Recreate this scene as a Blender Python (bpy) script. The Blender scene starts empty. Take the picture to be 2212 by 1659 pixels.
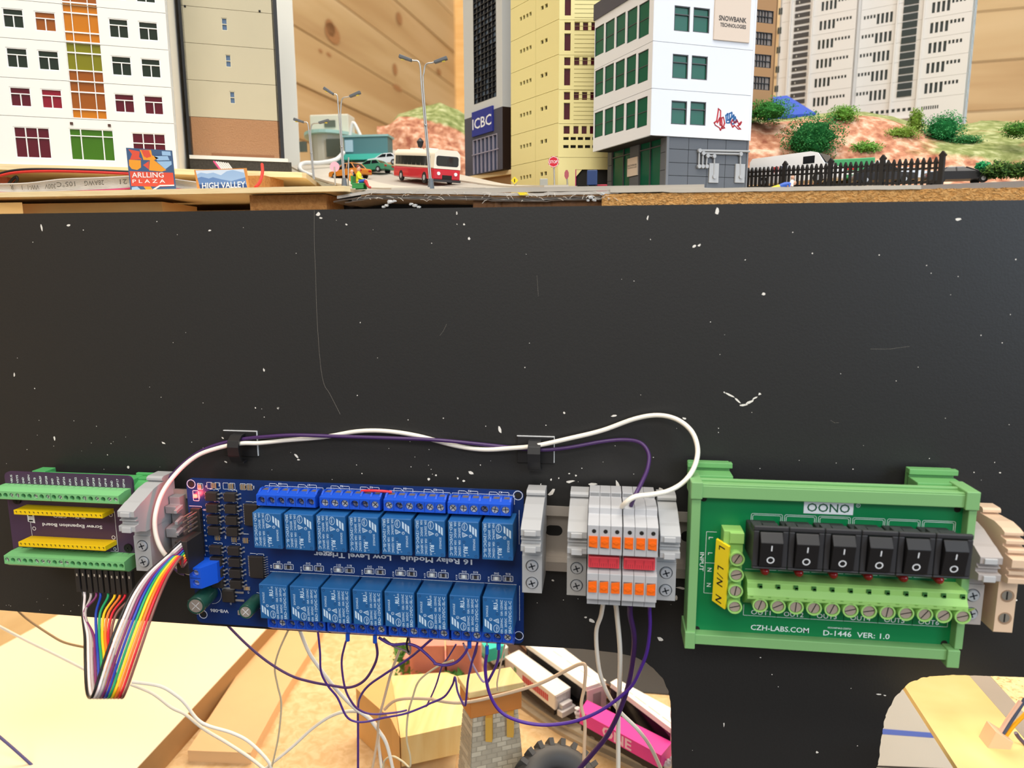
import bpy, math, random
from mathutils import Vector, Matrix, noise
random.seed(7)
MM = 0.001
SC = bpy.context.scene
COL = SC.collection
# ------------------------------------------------------------------ camera
F_PX = 1534.0; CX = 1106.0; CY = 829.5; DIST = 355.0
CR = Vector((0.99157714, 0.01850955, -0.12818804))   # world right, seen in camera axes (right, down, forward)
CD = Vector((0.00251192, 0.98680095, 0.16191839))    # world down
CN = CR.cross(CD)                                    # world depth (away from the viewer)
cam_d = bpy.data.cameras.new('camera'); cam = bpy.data.objects.new('camera', cam_d); COL.objects.link(cam)
cam_d.sensor_fit = 'HORIZONTAL'; cam_d.sensor_width = 36.0; cam_d.lens = 36.0 * F_PX / 2212.0
cam_d.clip_start = 0.01; cam_d.clip_end = 50
rx = Vector((CR[0], CN[0], -CD[0])); ry = -Vector((CR[1], CN[1], -CD[1])); rz = -Vector((CR[2], CN[2], -CD[2]))
cam.matrix_world = Matrix(((rx[0], ry[0], rz[0], 0), (rx[1], ry[1], rz[1], -DIST * MM), (rx[2], ry[2], rz[2], 0), (0, 0, 0, 1)))
cam_d.dof.use_dof = True; cam_d.dof.focus_distance = 0.395; cam_d.dof.aperture_fstop = 9.0
SC.camera = cam
def at(px, py, y):
    """point (mm) on the vertical plane at depth y behind the black board that pixel (px, py) sees"""
    r = Vector(((px - CX) / F_PX, (py - CY) / F_PX, 1.0)); t = (DIST + y) / r.dot(CN); p = r * t
    return Vector((p.dot(CR), y, -p.dot(CD)))
def atz(px, py, z):
    r = Vector(((px - CX) / F_PX, (py - CY) / F_PX, 1.0)); t = -z / r.dot(CD); p = r * t
    return Vector((p.dot(CR), p.dot(CN) - DIST, z))
def W(px, py, h): return at(px, py, -h)
# ------------------------------------------------------------------ light
def lin(c):
    return tuple(((x / 12.92) if x <= 0.04045 else ((x + 0.055) / 1.055) ** 2.4) for x in c)
def hexc(h):
    return lin(tuple(int(h[i:i + 2], 16) / 255 for i in (0, 2, 4))) + (1.0,)
wd = bpy.data.worlds.new('room_light'); SC.world = wd; wd.use_nodes = True
wd.node_tree.nodes['Background'].inputs[0].default_value = (1.0, 0.93, 0.84, 1); wd.node_tree.nodes['Background'].inputs[1].default_value = 0.52
def area(name, loc, target, size, size_y, power, color):
    l = bpy.data.lights.new(name, 'AREA'); l.shape = 'RECTANGLE'; l.size = size; l.size_y = size_y; l.energy = power; l.color = color
    o = bpy.data.objects.new(name, l); COL.objects.link(o); o.location = loc
    d = Vector(target) - Vector(loc); o.rotation_euler = d.to_track_quat('-Z', 'Y').to_euler(); return o
area('ceiling_lamp_front', (0.1, -0.75, 1.5), (0, 0, -0.05), 1.3, 0.5, 20, (1.0, 0.94, 0.86))
area('ceiling_lamp_layout', (0.0, 0.25, 1.5), (0.0, 0.38, 0.0), 1.7, 0.7, 24, (1.0, 0.96, 0.90))
area('added_front_fill', (-0.3, -2.3, 1.5), (0, 0, -0.1), 1.4, 0.6, 26, (1.0, 0.95, 0.88))  # unseen fill light, added to brighten the front faces
area('window_light', (1.25, -1.15, 0.42), (0.15, 0.0, 0.0), 0.7, 0.9, 12, (0.60, 0.78, 1.0))
area('lamp_under_layout', (-0.03, 0.28, 0.005), (-0.03, 0.3, -0.4), 0.8, 0.22, 4.3, (1.0, 0.89, 0.73))
SC.view_settings.view_transform = 'Standard'; SC.view_settings.look = 'None'
SC.view_settings.gamma = 1.0; SC.view_settings.use_curve_mapping = False; SC.view_settings.exposure = 0.0
# ------------------------------------------------------------------ materials
MATS = {}
def mat(name, col, rough=0.5, metal=0.0, emit=None, es=0.0, alpha=1.0, trans=0.0, spec=0.5, bump=0.0, bscale=300, coat=0.0, var=0.0):
    if name in MATS: return MATS[name]
    m = bpy.data.materials.new(name); m.use_nodes = True; nt = m.node_tree; b = nt.nodes['Principled BSDF']
    c = hexc(col) if isinstance(col, str) else col
    b.inputs['Base Color'].default_value = c; b.inputs['Roughness'].default_value = rough; b.inputs['Metallic'].default_value = metal
    b.inputs['Specular IOR Level'].default_value = spec; b.inputs['Coat Weight'].default_value = coat
    if emit: b.inputs['Emission Color'].default_value = hexc(emit); b.inputs['Emission Strength'].default_value = es
    if alpha < 1: b.inputs['Alpha'].default_value = alpha
    if trans: b.inputs['Transmission Weight'].default_value = trans
    if bump or var:
        tc = nt.nodes.new('ShaderNodeTexCoord'); n = nt.nodes.new('ShaderNodeTexNoise'); n.inputs['Scale'].default_value = bscale; n.inputs['Detail'].default_value = 4
        nt.links.new(tc.outputs['Object'], n.inputs['Vector'])
        if bump:
            bp = nt.nodes.new('ShaderNodeBump'); bp.inputs['Strength'].default_value = bump; bp.inputs['Distance'].default_value = 0.001
            nt.links.new(n.outputs['Fac'], bp.inputs['Height']); nt.links.new(bp.outputs['Normal'], b.inputs['Normal'])
        if var:
            mx = nt.nodes.new('ShaderNodeMix'); mx.data_type = 'RGBA'
            mx.inputs['A'].default_value = tuple(x * (1 - var) for x in c[:3]) + (1,); mx.inputs['B'].default_value = tuple(min(1, x * (1 + var)) for x in c[:3]) + (1,)
            nt.links.new(n.outputs['Fac'], mx.inputs['Factor']); nt.links.new(mx.outputs['Result'], b.inputs['Base Color'])
    MATS[name] = m; return m
def ramp_mat(name, stops, scale=(1, 1, 1), nscale=5, detail=6, rough=0.7, dist=0.0, bump=0.3, kind='noise', bdist=0.001, rot=(0, 0, 0), cvar=None):
    if name in MATS: return MATS[name]
    m = bpy.data.materials.new(name); m.use_nodes = True; nt = m.node_tree; b = nt.nodes['Principled BSDF']; b.inputs['Roughness'].default_value = rough
    b.inputs['Specular IOR Level'].default_value = 0.25
    tc = nt.nodes.new('ShaderNodeTexCoord'); mp = nt.nodes.new('ShaderNodeMapping'); mp.inputs['Scale'].default_value = scale; mp.inputs['Rotation'].default_value = rot
    nt.links.new(tc.outputs['Object'], mp.inputs['Vector'])
    if kind == 'noise':
        n = nt.nodes.new('ShaderNodeTexNoise'); n.inputs['Scale'].default_value = nscale; n.inputs['Detail'].default_value = detail; n.inputs['Distortion'].default_value = dist; out = n.outputs['Fac']
    elif kind == 'wave':
        n = nt.nodes.new('ShaderNodeTexWave'); n.wave_type = 'BANDS'; n.bands_direction = 'Z'; n.inputs['Scale'].default_value = nscale; n.inputs['Distortion'].default_value = dist; n.inputs['Detail'].default_value = detail; n.inputs['Detail Scale'].default_value = 1.5; out = n.outputs['Fac']
    else:
        n = nt.nodes.new('ShaderNodeTexVoronoi'); n.inputs['Scale'].default_value = nscale; out = n.outputs['Color' if kind == 'voronoi' else 'Distance']
    nt.links.new(mp.outputs['Vector'], n.inputs['Vector'])
    r = nt.nodes.new('ShaderNodeValToRGB'); e = r.color_ramp.elements
    while len(e) < len(stops): e.new(0.5)
    for i, (p, c) in enumerate(stops): e[i].position = p; e[i].color = hexc(c)
    nt.links.new(out, r.inputs['Fac']); nt.links.new(r.outputs['Color'], b.inputs['Base Color'])
    if bump:
        bp = nt.nodes.new('ShaderNodeBump'); bp.inputs['Strength'].default_value = bump; bp.inputs['Distance'].default_value = bdist
        nt.links.new(out, bp.inputs['Height']); nt.links.new(bp.outputs['Normal'], b.inputs['Normal'])
    MATS[name] = m; return m
# ------------------------------------------------------------------ mesh builder (all numbers in mm)
TEXTS = {}
def text_shape(s, bold=0.0):
    """outline faces of a line of lettering, scaled so cap height = 1, starting at x = 0"""
    key = (s, bold)
    if key in TEXTS: return TEXTS[key]
    cu = bpy.data.curves.new('t', 'FONT'); cu.body = s; cu.size = 1.0; cu.resolution_u = 2; cu.offset = bold
    o = bpy.data.objects.new('t', cu); COL.objects.link(o)
    dg = bpy.context.evaluated_depsgraph_get(); me = bpy.data.meshes.new_from_object(o.evaluated_get(dg))
    vs = [(v.co.x, v.co.y) for v in me.vertices]; fs = [list(p.vertices) for p in me.polygons]
    COL.objects.unlink(o); bpy.data.objects.remove(o); bpy.data.meshes.remove(me); bpy.data.curves.remove(cu)
    if not vs: TEXTS[key] = ([], [], 1); return TEXTS[key]
    x0 = min(v[0] for v in vs); x1 = max(v[0] for v in vs); k = 1 / 0.70
    TEXTS[key] = ([((x - x0) * k, y * k) for x, y in vs], fs, (x1 - x0) * k); return TEXTS[key]
class MB:
    def __init__(s): s.v = []; s.f = []; s.m = []; s.sm = []
    def add(s, vs, fs, mi=0, smooth=False):
        b = len(s.v); s.v += [tuple(v) for v in vs]; s.f += [[b + i for i in f] for f in fs]; s.m += [mi] * len(fs); s.sm += [smooth] * len(fs); return s
    def box(s, x0, x1, y0, y1, z0, z1, mi=0):
        return s.add([(x, y, z) for x in (x0, x1) for y in (y0, y1) for z in (z0, z1)],
                     [(0, 1, 3, 2), (4, 6, 7, 5), (0, 4, 5, 1), (2, 3, 7, 6), (0, 2, 6, 4), (1, 5, 7, 3)], mi)
    def hexa(s, p, mi=0):   # 8 points: bottom 4 then top 4, same order
        return s.add(p, [(3, 2, 1, 0), (4, 5, 6, 7), (0, 1, 5, 4), (1, 2, 6, 5), (2, 3, 7, 6), (3, 0, 4, 7)], mi)
    def poly(s, pts, mi=0): return s.add(pts, [tuple(range(len(pts)))], mi)
    def prism(s, pts, a, b, ax='x', mi=0, smooth=False):
        """pts are (y,z) for ax x, (x,z) for ax y, (x,y) for ax z"""
        def P3(p, t): return (t, p[0], p[1]) if ax == 'x' else ((p[0], t, p[1]) if ax == 'y' else (p[0], p[1], t))
        n = len(pts); vs = [P3(p, a) for p in pts] + [P3(p, b) for p in pts]
        s.add(vs, [tuple(range(n)), tuple(range(2 * n - 1, n - 1, -1))], mi)
        return s.add(vs, [(i, i + n, (i + 1) % n + n, (i + 1) % n) for i in range(n)], mi, smooth)
    def cyl(s, p0, p1, r, n=12, r2=None, mi=0, caps=True, smooth=True, mc=None):
        p0 = Vector(p0); p1 = Vector(p1); d = (p1 - p0).normalized(); r2 = r if r2 is None else r2
        a = d.orthogonal().normalized(); b = d.cross(a)
        c = [(a * math.cos(t) + b * math.sin(t)) for t in [2 * math.pi * i / n for i in range(n)]]
        vs = [p0 + q * r for q in c] + [p1 + q * r2 for q in c]
        s.add(vs, [(i, (i + 1) % n, (i + 1) % n + n, i + n) for i in range(n)], mi, smooth)
        if caps: s.add(vs, [tuple(range(n - 1, -1, -1)), tuple(range(n, 2 * n))], mi if mc is None else mc)
        return s
    def tube(s, pts, r, n=8, mi=0, rs=None):
        pts = [Vector(p) for p in pts]; N = len(pts); rings = []; prev = None
        for i, p in enumerate(pts):
            t = (pts[min(i + 1, N - 1)] - pts[max(i - 1, 0)])
            t = t.normalized() if t.length > 1e-9 else Vector((0, 0, 1))
            a = (t.orthogonal() if prev is None else (prev - t * prev.dot(t))).normalized(); prev = a; b = t.cross(a)
            rr = rs[i] if rs else r
            rings.append([p + (a * math.cos(2 * math.pi * k / n) + b * math.sin(2 * math.pi * k / n)) * rr for k in range(n)])
        vs = [v for g in rings for v in g]
        s.add(vs, [(i * n + k, i * n + (k + 1) % n, (i + 1) * n + (k + 1) % n, (i + 1) * n + k) for i in range(N - 1) for k in range(n)], mi, True)
        s.add(vs, [tuple(range(n - 1, -1, -1)), tuple(range((N - 1) * n, N * n))], mi); return s
    def ball(s, c, r, n=10, m=6, mi=0, sq=(1, 1, 1), jit=0.0):
        c = Vector(c); vs = [c + Vector((0, 0, r * sq[2]))]
        for j in range(1, m):
            for i in range(n):
                t = math.pi * j / m; a = 2 * math.pi * i / n; k = 1 + random.uniform(-jit, jit)
                vs.append(c + Vector((r * sq[0] * math.sin(t) * math.cos(a), r * sq[1] * math.sin(t) * math.sin(a), r * sq[2] * math.cos(t))) * k)
        vs.append(c - Vector((0, 0, r * sq[2]))); L = len(vs) - 1
        fs = [(0, 1 + i, 1 + (i + 1) % n) for i in range(n)] + [(L, L - n + (i + 1) % n, L - n + i) for i in range(n)]
        fs += [(1 + j * n + i, 1 + (j + 1) * n + i, 1 + (j + 1) * n + (i + 1) % n, 1 + j * n + (i + 1) % n) for j in range(m - 2) for i in range(n)]
        return s.add(vs, fs, mi, jit == 0)
    def text(s, t, o, u, v, cap, length=None, mi=0, bold=0, align='l'):
        """lettering starting at o, running along unit vector u, upright along v; cap height in mm"""
        vs, fs, w = text_shape(t, min(.03, max(.012, abs(bold) / cap * .18)) if bold else 0.008); o = Vector(o); u = Vector(u); v = Vector(v)
        kx = cap if length is None else length / w
        off = 0 if align == 'l' else (-w * kx / 2 if align == 'c' else -w * kx)
        s.add([o + u * (x * kx + off) + v * (y * cap) for x, y in vs], fs, mi)
        return s
    def ring(s, c, r0, r1, n=24, mi=0, sx=1, u=(1, 0, 0), v=(0, 0, 1)):
        c = Vector(c); u = Vector(u); v = Vector(v)
        vs = [c + (u * math.cos(2 * math.pi * i / n) * sx + v * math.sin(2 * math.pi * i / n)) * r for r in (r0, r1) for i in range(n)]
        return s.add(vs, [(i, (i + 1) % n, (i + 1) % n + n, i + n) for i in range(n)], mi)
    def line(s, pts, w, mi=0, h=None):
        """flat stroke in an XZ plane; pts are (x,y,z)"""
        for a, b in zip(pts[:-1], pts[1:]):
            a = Vector(a); b = Vector(b); d = (b - a).normalized(); nrm = Vector((-d.z, 0, d.x)) * w / 2; e = d * w / 2
            s.add([a - e - nrm, b + e - nrm, b + e + nrm, a - e + nrm], [(0, 1, 2, 3)], mi)
        return s
    def holecell(s, x0, x1, z0, z1, cx, cz, r, y, depth, mi=0, mw=None, mb=None, n=16):
        """front plate cell (facing -y) pierced by a round recess with a floor"""
        mw = mi if mw is None else mw; mb = mw if mb is None else mb
        o = []
        for i in range(n):
            a = 2 * math.pi * i / n; c, q = math.cos(a), math.sin(a)
            tx = ((x1 - cx) / c if c > 1e-6 else (x0 - cx) / c if c < -1e-6 else 1e9); tz = ((z1 - cz) / q if q > 1e-6 else (z0 - cz) / q if q < -1e-6 else 1e9)
            t = min(tx, tz); o.append((cx + c * t, y, cz + q * t))
        corners = [(x1, z1), (x0, z1), (x0, z0), (x1, z0)]
        ci = [(cx + r * math.cos(2 * math.pi * i / n), y, cz + r * math.sin(2 * math.pi * i / n)) for i in range(n)]
        cb = [(p[0], y + depth, p[2]) for p in ci]
        vs = o + ci + cb
        s.add(vs, [(i, (i + 1) % n, (i + 1) % n + n, i + n) for i in range(n)], mi)
        s.add(vs, [(i + n, (i + 1) % n + n, (i + 1) % n + 2 * n, i + 2 * n) for i in range(n)], mw, True)
        s.add(vs, [tuple(range(2 * n, 3 * n))], mb)
        for k in range(4):   # corner triangles
            cxk, czk = corners[k]; best = sorted(range(n), key=lambda i: (o[i][0] - cxk) ** 2 + (o[i][2] - czk) ** 2)[:2]
            s.add([(cxk, y, czk), o[best[0]], o[best[1]]], [(0, 1, 2)], mi)
        return s
def link_mesh(name, me, mats, parent, bevel, seg, loc):
    o = bpy.data.objects.new(name, me); COL.objects.link(o)
    if parent is not None: o.parent = parent
    if loc is not None: o.location = Vector(loc) * MM
    if bevel:
        md = o.modifiers.new('bevel', 'BEVEL'); md.width = bevel * MM; md.segments = seg; md.limit_method = 'ANGLE'; md.angle_limit = math.radians(40)
    return o
def obj(name, mb, mats, parent=None, bevel=0, seg=2, origin=None, loc=None, label=None, stuff=False):
    """mb is in world mm; its origin is the parent's, or `origin`. With loc given the mesh is local and placed at loc"""
    if not isinstance(mats, (list, tuple)): mats = [mats]
    if origin is None:
        origin = Vector((0, 0, 0))
        if parent is not None and loc is None: origin = Vector(parent['org'])
    me = bpy.data.meshes.new(name); o = Vector(origin)
    me.from_pydata([((v[0] - o.x) * MM, (v[1] - o.y) * MM, (v[2] - o.z) * MM) for v in mb.v], [], mb.f)
    for m in mats: me.materials.append(m)
    me.polygons.foreach_set('material_index', mb.m); me.polygons.foreach_set('use_smooth', mb.sm); me.update()
    ob = link_mesh(name, me, mats, parent, bevel, seg, loc if loc is not None else (None if parent is not None else o))
    ob['org'] = list(o) if loc is None else [0, 0, 0]
    if parent is not None and parent.get('sub') == 1 and loc is None: ob.location = (0, 0, 0)
    if label: ob['label'] = label
    if stuff: ob['kind'] = 'stuff'
    return ob
def thing(name, org, label, cat, group=None):
    o = bpy.data.objects.new(name, None); COL.objects.link(o); o.empty_display_size = 0.01; o.location = Vector(org) * MM
    o['org'] = list(org); o['label'] = label; o['category'] = cat
    if group: o['group'] = group
    return o
def tag(o, label=None, cat=None, group=None, kind=None):
    if label: o['label'] = label
    if cat: o['category'] = cat
    if group: o['group'] = group
    if kind: o['kind'] = kind
    return o
def single(name, mb, mats, org, label, cat, group=None, bevel=0, seg=2, kind=None):
    """a thing that is one mesh"""
    return tag(obj(name, mb, mats, origin=org, bevel=bevel, seg=seg), label, cat, group, kind)
def inst(src, parent, loc, name=None, rot=None, label=None):
    o = src.copy(); COL.objects.link(o); o.parent = parent; o.location = Vector(loc) * MM
    if name: o.name = name
    if rot: o.rotation_euler = rot
    if label: o['label'] = label
    return o
def copy_part(src, parent, loc, rot=None):
    c = inst(src, parent, loc, rot=rot)
    for ch in [x for x in src.children]:
        d = ch.copy(); COL.objects.link(d); d.parent = c
    return c
def copy_thing(src, loc, rotz=None, label=None):
    c = src.copy(); COL.objects.link(c); c.location = Vector(loc) * MM
    if rotz is not None: c.rotation_euler = (0, 0, rotz)
    if label: c['label'] = label
    for ch in list(src.children):
        d = ch.copy(); COL.objects.link(d); d.parent = c
        for g in list(ch.children):
            e = g.copy(); COL.objects.link(e); e.parent = d
    return c
def smooth_path(pts, k=6):
    pts = [Vector(p) for p in pts]; out = []; n = len(pts)
    for i in range(n - 1):
        p0 = pts[max(i - 1, 0)]; p1 = pts[i]; p2 = pts[i + 1]; p3 = pts[min(i + 2, n - 1)]
        for j in range(k):
            t = j / k
            out.append(0.5 * ((2 * p1) + (p2 - p0) * t + (2 * p0 - 5 * p1 + 4 * p2 - p3) * t * t + (3 * p1 - p0 - 3 * p2 + p3) * t ** 3))
    out.append(pts[-1]); return out
def rrect(x0, x1, z0, z1, r, n=5):
    pts = []
    for cx, cz, a0 in ((x1 - r, z1 - r, 0), (x0 + r, z1 - r, 90), (x0 + r, z0 + r, 180), (x1 - r, z0 + r, 270)):
        for i in range(n + 1):
            a = math.radians(a0 + 90 * i / n); pts.append((cx + r * math.cos(a), cz + r * math.sin(a)))
    return pts
U = Vector((1, 0, 0)); V = Vector((0, 0, 1))
# common finishes
M_white = mat('white_silkscreen', 'E8ECF0', 0.6)
M_metal = mat('zinc_plated_steel', 'D6DCE4', 0.3, 0.55)
M_dull = mat('dull_nickel', 'B9B3A6', 0.4, 0.8)
M_dark = mat('dark_recess', '14120F', 0.8)
M_grey = mat('light_grey_nylon', 'A9AAAB', 0.45)
M_grey2 = mat('mid_grey_nylon', '8E9092', 0.5)
M_orange = mat('orange_lever_plastic', 'F06A12', 0.4)
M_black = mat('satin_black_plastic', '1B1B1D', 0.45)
M_purple = mat('purple_wire_insulation', '56388E', 0.4)
M_purple_d = mat('dark_purple_wire_insulation', '54366A', 0.4)
M_wirewhite = mat('white_wire_insulation', 'F2EBDD', 0.4)
M_wirecream = mat('cream_wire_insulation', 'E2C6A6', 0.45)
M_relayblue = mat('relay_blue_case', '1D5C97', 0.45)
M_termblue = mat('terminal_blue', '1450C8', 0.4)
M_pcbblue = mat('blue_solder_mask', '0A2C66', 0.32)
M_grn = mat('carrier_green', '7BAE70', 0.5)
M_pcbgreen = mat('green_solder_mask', '067A45', 0.35)
M_tgreen = mat('terminal_light_green', '9ACE72', 0.4)
M_pgreen = mat('terminal_mint_green', '78BE7C', 0.45)
M_red = mat('translucent_red_led', 'B01220', 0.25)
# ================================================================== room floor
_f = tag(obj('floor', MB().box(-3500, 3500, -4500, 3000, -1010, -1000), ramp_mat('worn_brown_floor', [(0.3, '3E332A'), (0.6, '54473A'), (0.8, '62554A')], (1, 1, 1), 4, 4, 0.7, 0.5, 0.05)), kind='structure')
# ================================================================== black fascia board
def fascia_outline():
    pts = []
    def a(px, py): q = at(px, py, 0); pts.append((q.x, q.z))
    pts.append((-420, 29.3)); pts.append((-420, -202))
    for px, py in ((0, 1318), (220, 1335), (440, 1350), (700, 1367), (1000, 1385), (1150, 1396), (1260, 1402), (1330, 1410), (1370, 1418)): a(px, py)
    hole = [(1392, 1430), (1410, 1442), (1424, 1457), (1436, 1474), (1444, 1494), (1449, 1520), (1450, 1560), (1451, 1620), (1452, 1670)]
    def rag(L_, j):
        for (x0, y0), (x1, y1) in zip(L_, L_[1:]):
            n = max(1, int(math.hypot(x1 - x0, y1 - y0) / 5))
            for k in range(n): f = k / n; a(x0 + (x1 - x0) * f + random.uniform(-j, j), y0 + (y1 - y0) * f + random.uniform(-j, j))
    rag(hole[:6], 1.1); rag(hole[5:], .5)
    b = at(1453, 1700, 0); pts.append((b.x, -330)); c = at(1888, 1700, 0); pts.append((c.x, -330))
    h2 = ((1892, 1670), (1898, 1640), (1904, 1600), (1909, 1565), (1914, 1545), (1921, 1527), (1928, 1518), (1933, 1505), (1940, 1500), (1947, 1490), (1957, 1482), (1970, 1472), (1990, 1465), (2008, 1461), (2060, 1458), (2130, 1460), (2212, 1463))
    rag(h2[:14], 1.3); rag(h2[13:], .4)
    pts.append((330, -202)); pts.append((330, 29.3))
    return pts
bm_fascia = mat('black_painted_hardboard', '252525', 0.42, spec=0.45, bump=0.05, bscale=900, var=0.12)
fas = thing('fascia_board', (-50, 3, -202), 'large black painted hardboard fascia with arched cut-outs along its bottom edge', 'board')
mb = MB().prism(fascia_outline(), 0, 3.0, 'y')
obj('board', mb, bm_fascia, fas)
# bare spots where the black paint has chipped off: thin flakes of bare board
fl = MB()
def flake(px, py, w, h, ang=0, k=7):
    c = at(px, py, 0); s = 0.29
    pts = []
    for i in range(k):
        a = 2 * math.pi * i / k; r = random.uniform(0.55, 1.15)
        x = math.cos(a) * w * r * s / 2; z = math.sin(a) * h * r * s / 2
        ca, sa = math.cos(ang), math.sin(ang); pts.append((c.x + x * ca - z * sa, -0.06, c.z + x * sa + z * ca))
    fl.poly(pts)
FL = [(90, 492, 4, 16, .1), (148, 487, 8, 4, .3), (180, 497, 3, 3, 0), (453, 498, 7, 3, 0), (687, 463, 8, 7, .6), (693, 471, 7, 4, 0), (748, 485, 5, 4, 0), (1003, 485, 4, 4, 0), (1013, 515, 6, 5, .5), (987, 459, 3, 3, 0), (987, 462, 3, 3, 0),
      (570, 799, 4, 7, 0), (31, 810, 5, 12, -.2), (118, 947, 5, 12, 0), (772, 854, 3, 3, 0), (601, 881, 4, 3, 0), (552, 881, 3, 3, 0), (1079, 928, 7, 18, .2), (160, 909, 2, 2, 0), (75, 839, 3, 3, 0), (353, 957, 8, 5, -.4),
      (1549, 457, 8, 16, 0), (1399, 470, 4, 11, -.2), (1500, 532, 7, 5, .4), (1510, 530, 6, 4, .9), (1649, 635, 7, 5, 0), (2070, 474, 9, 5, 0), (1755, 547, 3, 3, 0), (1326, 898, 12, 4, .1), (1478, 904, 8, 5, -.3), (1219, 892, 4, 5, 0),
      (1575, 853, 22, 4, -.45), (1592, 864, 18, 4, -.7), (1606, 875, 16, 5, .1), (1619, 869, 16, 5, .6), (1630, 860, 10, 4, .5), (1641, 851, 6, 4, .4), (1565, 848, 6, 3, -.4),
      (1232, 1040, 21, 6, .15), (1192, 1063, 17, 8, .8), (1281, 1046, 21, 5, .1), (1335, 1048, 9, 20, .3), (1430, 1058, 12, 6, -.5), (1447, 1070, 14, 6, .2), (1470, 1270, 18, 6, -.2), (1427, 1381, 14, 8, -.3), (1278, 1340, 16, 8, -.6), (1265, 1334, 7, 4, 0), (1461, 1290, 6, 12, 0),
      (640, 985, 14, 6, -.8), (645, 993, 6, 4, 0), (927, 1035, 6, 6, 0), (942, 1027, 5, 4, 0), (1017, 1022, 10, 7, -.3), (1002, 1039, 6, 4, 0), (989, 1033, 4, 5, .5), (488, 998, 9, 4, -.3), (481, 946, 7, 4, -.5), (600, 882, 4, 4, 0), (277, 1009, 6, 8, .5),
      (1190, 1036, 4, 5, 0), (1207, 1033, 3, 3, 0), (1244, 1027, 4, 4, 0), (1230, 1023, 4, 3, 0), (1168, 1046, 3, 4, 0), (1194, 1254, 5, 4, 0), (1765, 1625, 6, 6, 0), (1564, 1565, 3, 10, 0), (1898, 1500, 12, 3, 0), (1911, 1502, 5, 3, 0), (2195, 1296, 4, 5, 0), (2160, 1021, 3, 3, 0), (1643, 1420, 3, 3, 0)]
for f in FL: flake(*f)
for k in range(170):
    px = random.uniform(5, 2205); py = random.choice([random.uniform(470, 1020), random.uniform(900, 1050), random.uniform(1290, 1320)])
    if 1455 < px < 1890 and random.random() < .3: py = random.uniform(1450, 1655)
    w = random.uniform(1.2, 2.6); flake(px, py, w, w, 0, 5)
obj('paint_chip', fl, mat('bare_chipped_board', 'E6E2DA', 0.8), fas, stuff=True)
sc = MB()
pp = [at(x, y, -0.08) for x, y in ((679, 455), (679, 520), (682, 600), (685, 690), (692, 785), (700, 830), (712, 850), (735, 895))]
sc.tube(smooth_path(pp, 4), 0.07, 4)
for (x, y, x2, y2) in ((1160, 595, 1163, 640), (1880, 754, 1965, 748), (1794, 908, 1812, 913), (950, 725, 965, 700)): sc.tube([at(x, y, -.03), at((x + x2) / 2, (y + y2) / 2 + 3, -.03), at(x2, y2, -.03)], 0.05, 4)
obj('scratch', sc, mat('faint_scratch', '8A847A', 0.7), fas, stuff=True)
# ================================================================== DIN rail
rail = thing('din_rail', (-50, 0, -136), 'slotted aluminium mounting rail running across the black board behind the modules', 'rail')
RT, RB = -119.0, -154.0
X0, X1 = -322, 182
prof = [(0, RT - 4), (-6.5, RT - 4), (-6.5, RT), (-7.5, RT), (-7.5, RT - 5), (-1, RT - 5), (-1, RB + 5), (-7.5, RB + 5), (-7.5, RB), (-6.5, RB), (-6.5, RB + 4), (0, RB + 4)]
mbr = MB().prism(prof, X0, X1, 'x')
mbr.v = [(v[0], v[1], v[2] + (0.2 if v[0] < 0 else -2.6)) for v in mbr.v]
obj('rail_body', mbr, mat('brushed_aluminium', 'B5ADA4', 0.38, 0.55, bump=0.1, bscale=60), rail)
for x in (-225.5, -24.5, 45, -180, -130, -75, -290, 100, 150):
    obj('slot', MB().prism(rrect(x - 4.5, x + 4.5, -138.6, -133, 2.7), -1.06, -1.02, 'y'), M_dark, rail)
# ================================================================== end clamps
CL = [(6, -109.8), (15, -109.8), (16.5, -110.6), (16.5, -112), (15, -112.3), (15, -112.8), (18, -112.8), (24, -114), (33, -117.5), (35, -118), (41, -120.6), (41, -123.8), (38.5, -124), (38.5, -125.3), (40, -125.5), (40, -126.1), (38, -126.3), (38, -128.2), (41, -128.4), (41, -131.4), (37, -132.4), (33, -134), (30, -138), (30, -157.4), (6, -157.4)]
def end_clamp(x0, w, label, m, dz=0):
    t = thing('end_clamp', (x0 + w / 2, 0, -136), label, 'clamp', 'grey end clamps on the rail')
    CL2 = CL
    pts = [(-h, z) for h, z in CL if z > -132.5]; pts += [(-33, -134), (-6, -134)]
    obj('clip_body', MB().prism(pts, x0, x0 + w, 'x'), m, t, bevel=0.35)
    obj('clamp_foot', MB().prism([(-6, -133), (-29, -133), (-29, -138), (-30, -138), (-30, -157.4), (-6, -157.4)], x0 - .6, x0 + w - .3, 'x'), m, t, bevel=0.3)
    b = MB().box(x0 + 1.6, x0 + w - 2.2, -41.7, -40, -123.6, -121.2).box(x0 + 1.8, x0 + w - 2.2, -41.7, -40, -131.8, -129)
    obj('latch_tab', b, mat('pale_grey_nylon', 'B9BABB', 0.45), t, bevel=.2)
    for z in (-143.2, -152):
        s = MB().cyl((x0 + w / 2 - .4, -30.9, z), (x0 + w / 2 - .4, -29, z), 2.5, 20, r2=2.7, mi=0)
        for a in (0, 90): 
            ca = math.radians(a + 20); u = Vector((math.cos(ca), 0, math.sin(ca))); w2 = Vector((-u.z, 0, u.x)); c = Vector((x0 + w / 2 - .4, -30.95, z))
            s.add([c - u * 1.7 - w2 * .32, c + u * 1.7 - w2 * .32, c + u * 1.7 + w2 * .32, c - u * 1.7 + w2 * .32], [(0, 1, 2, 3)], 1)
        s.ring((x0 + w / 2 - .4, -30.05, z), 2.7, 3.1, 20, 1)
        obj('screw', s, [M_metal, mat('screw_slot', '3B4048', 0.6, 0.5)], t)
    t.location.z += dz * MM
    return t
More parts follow.
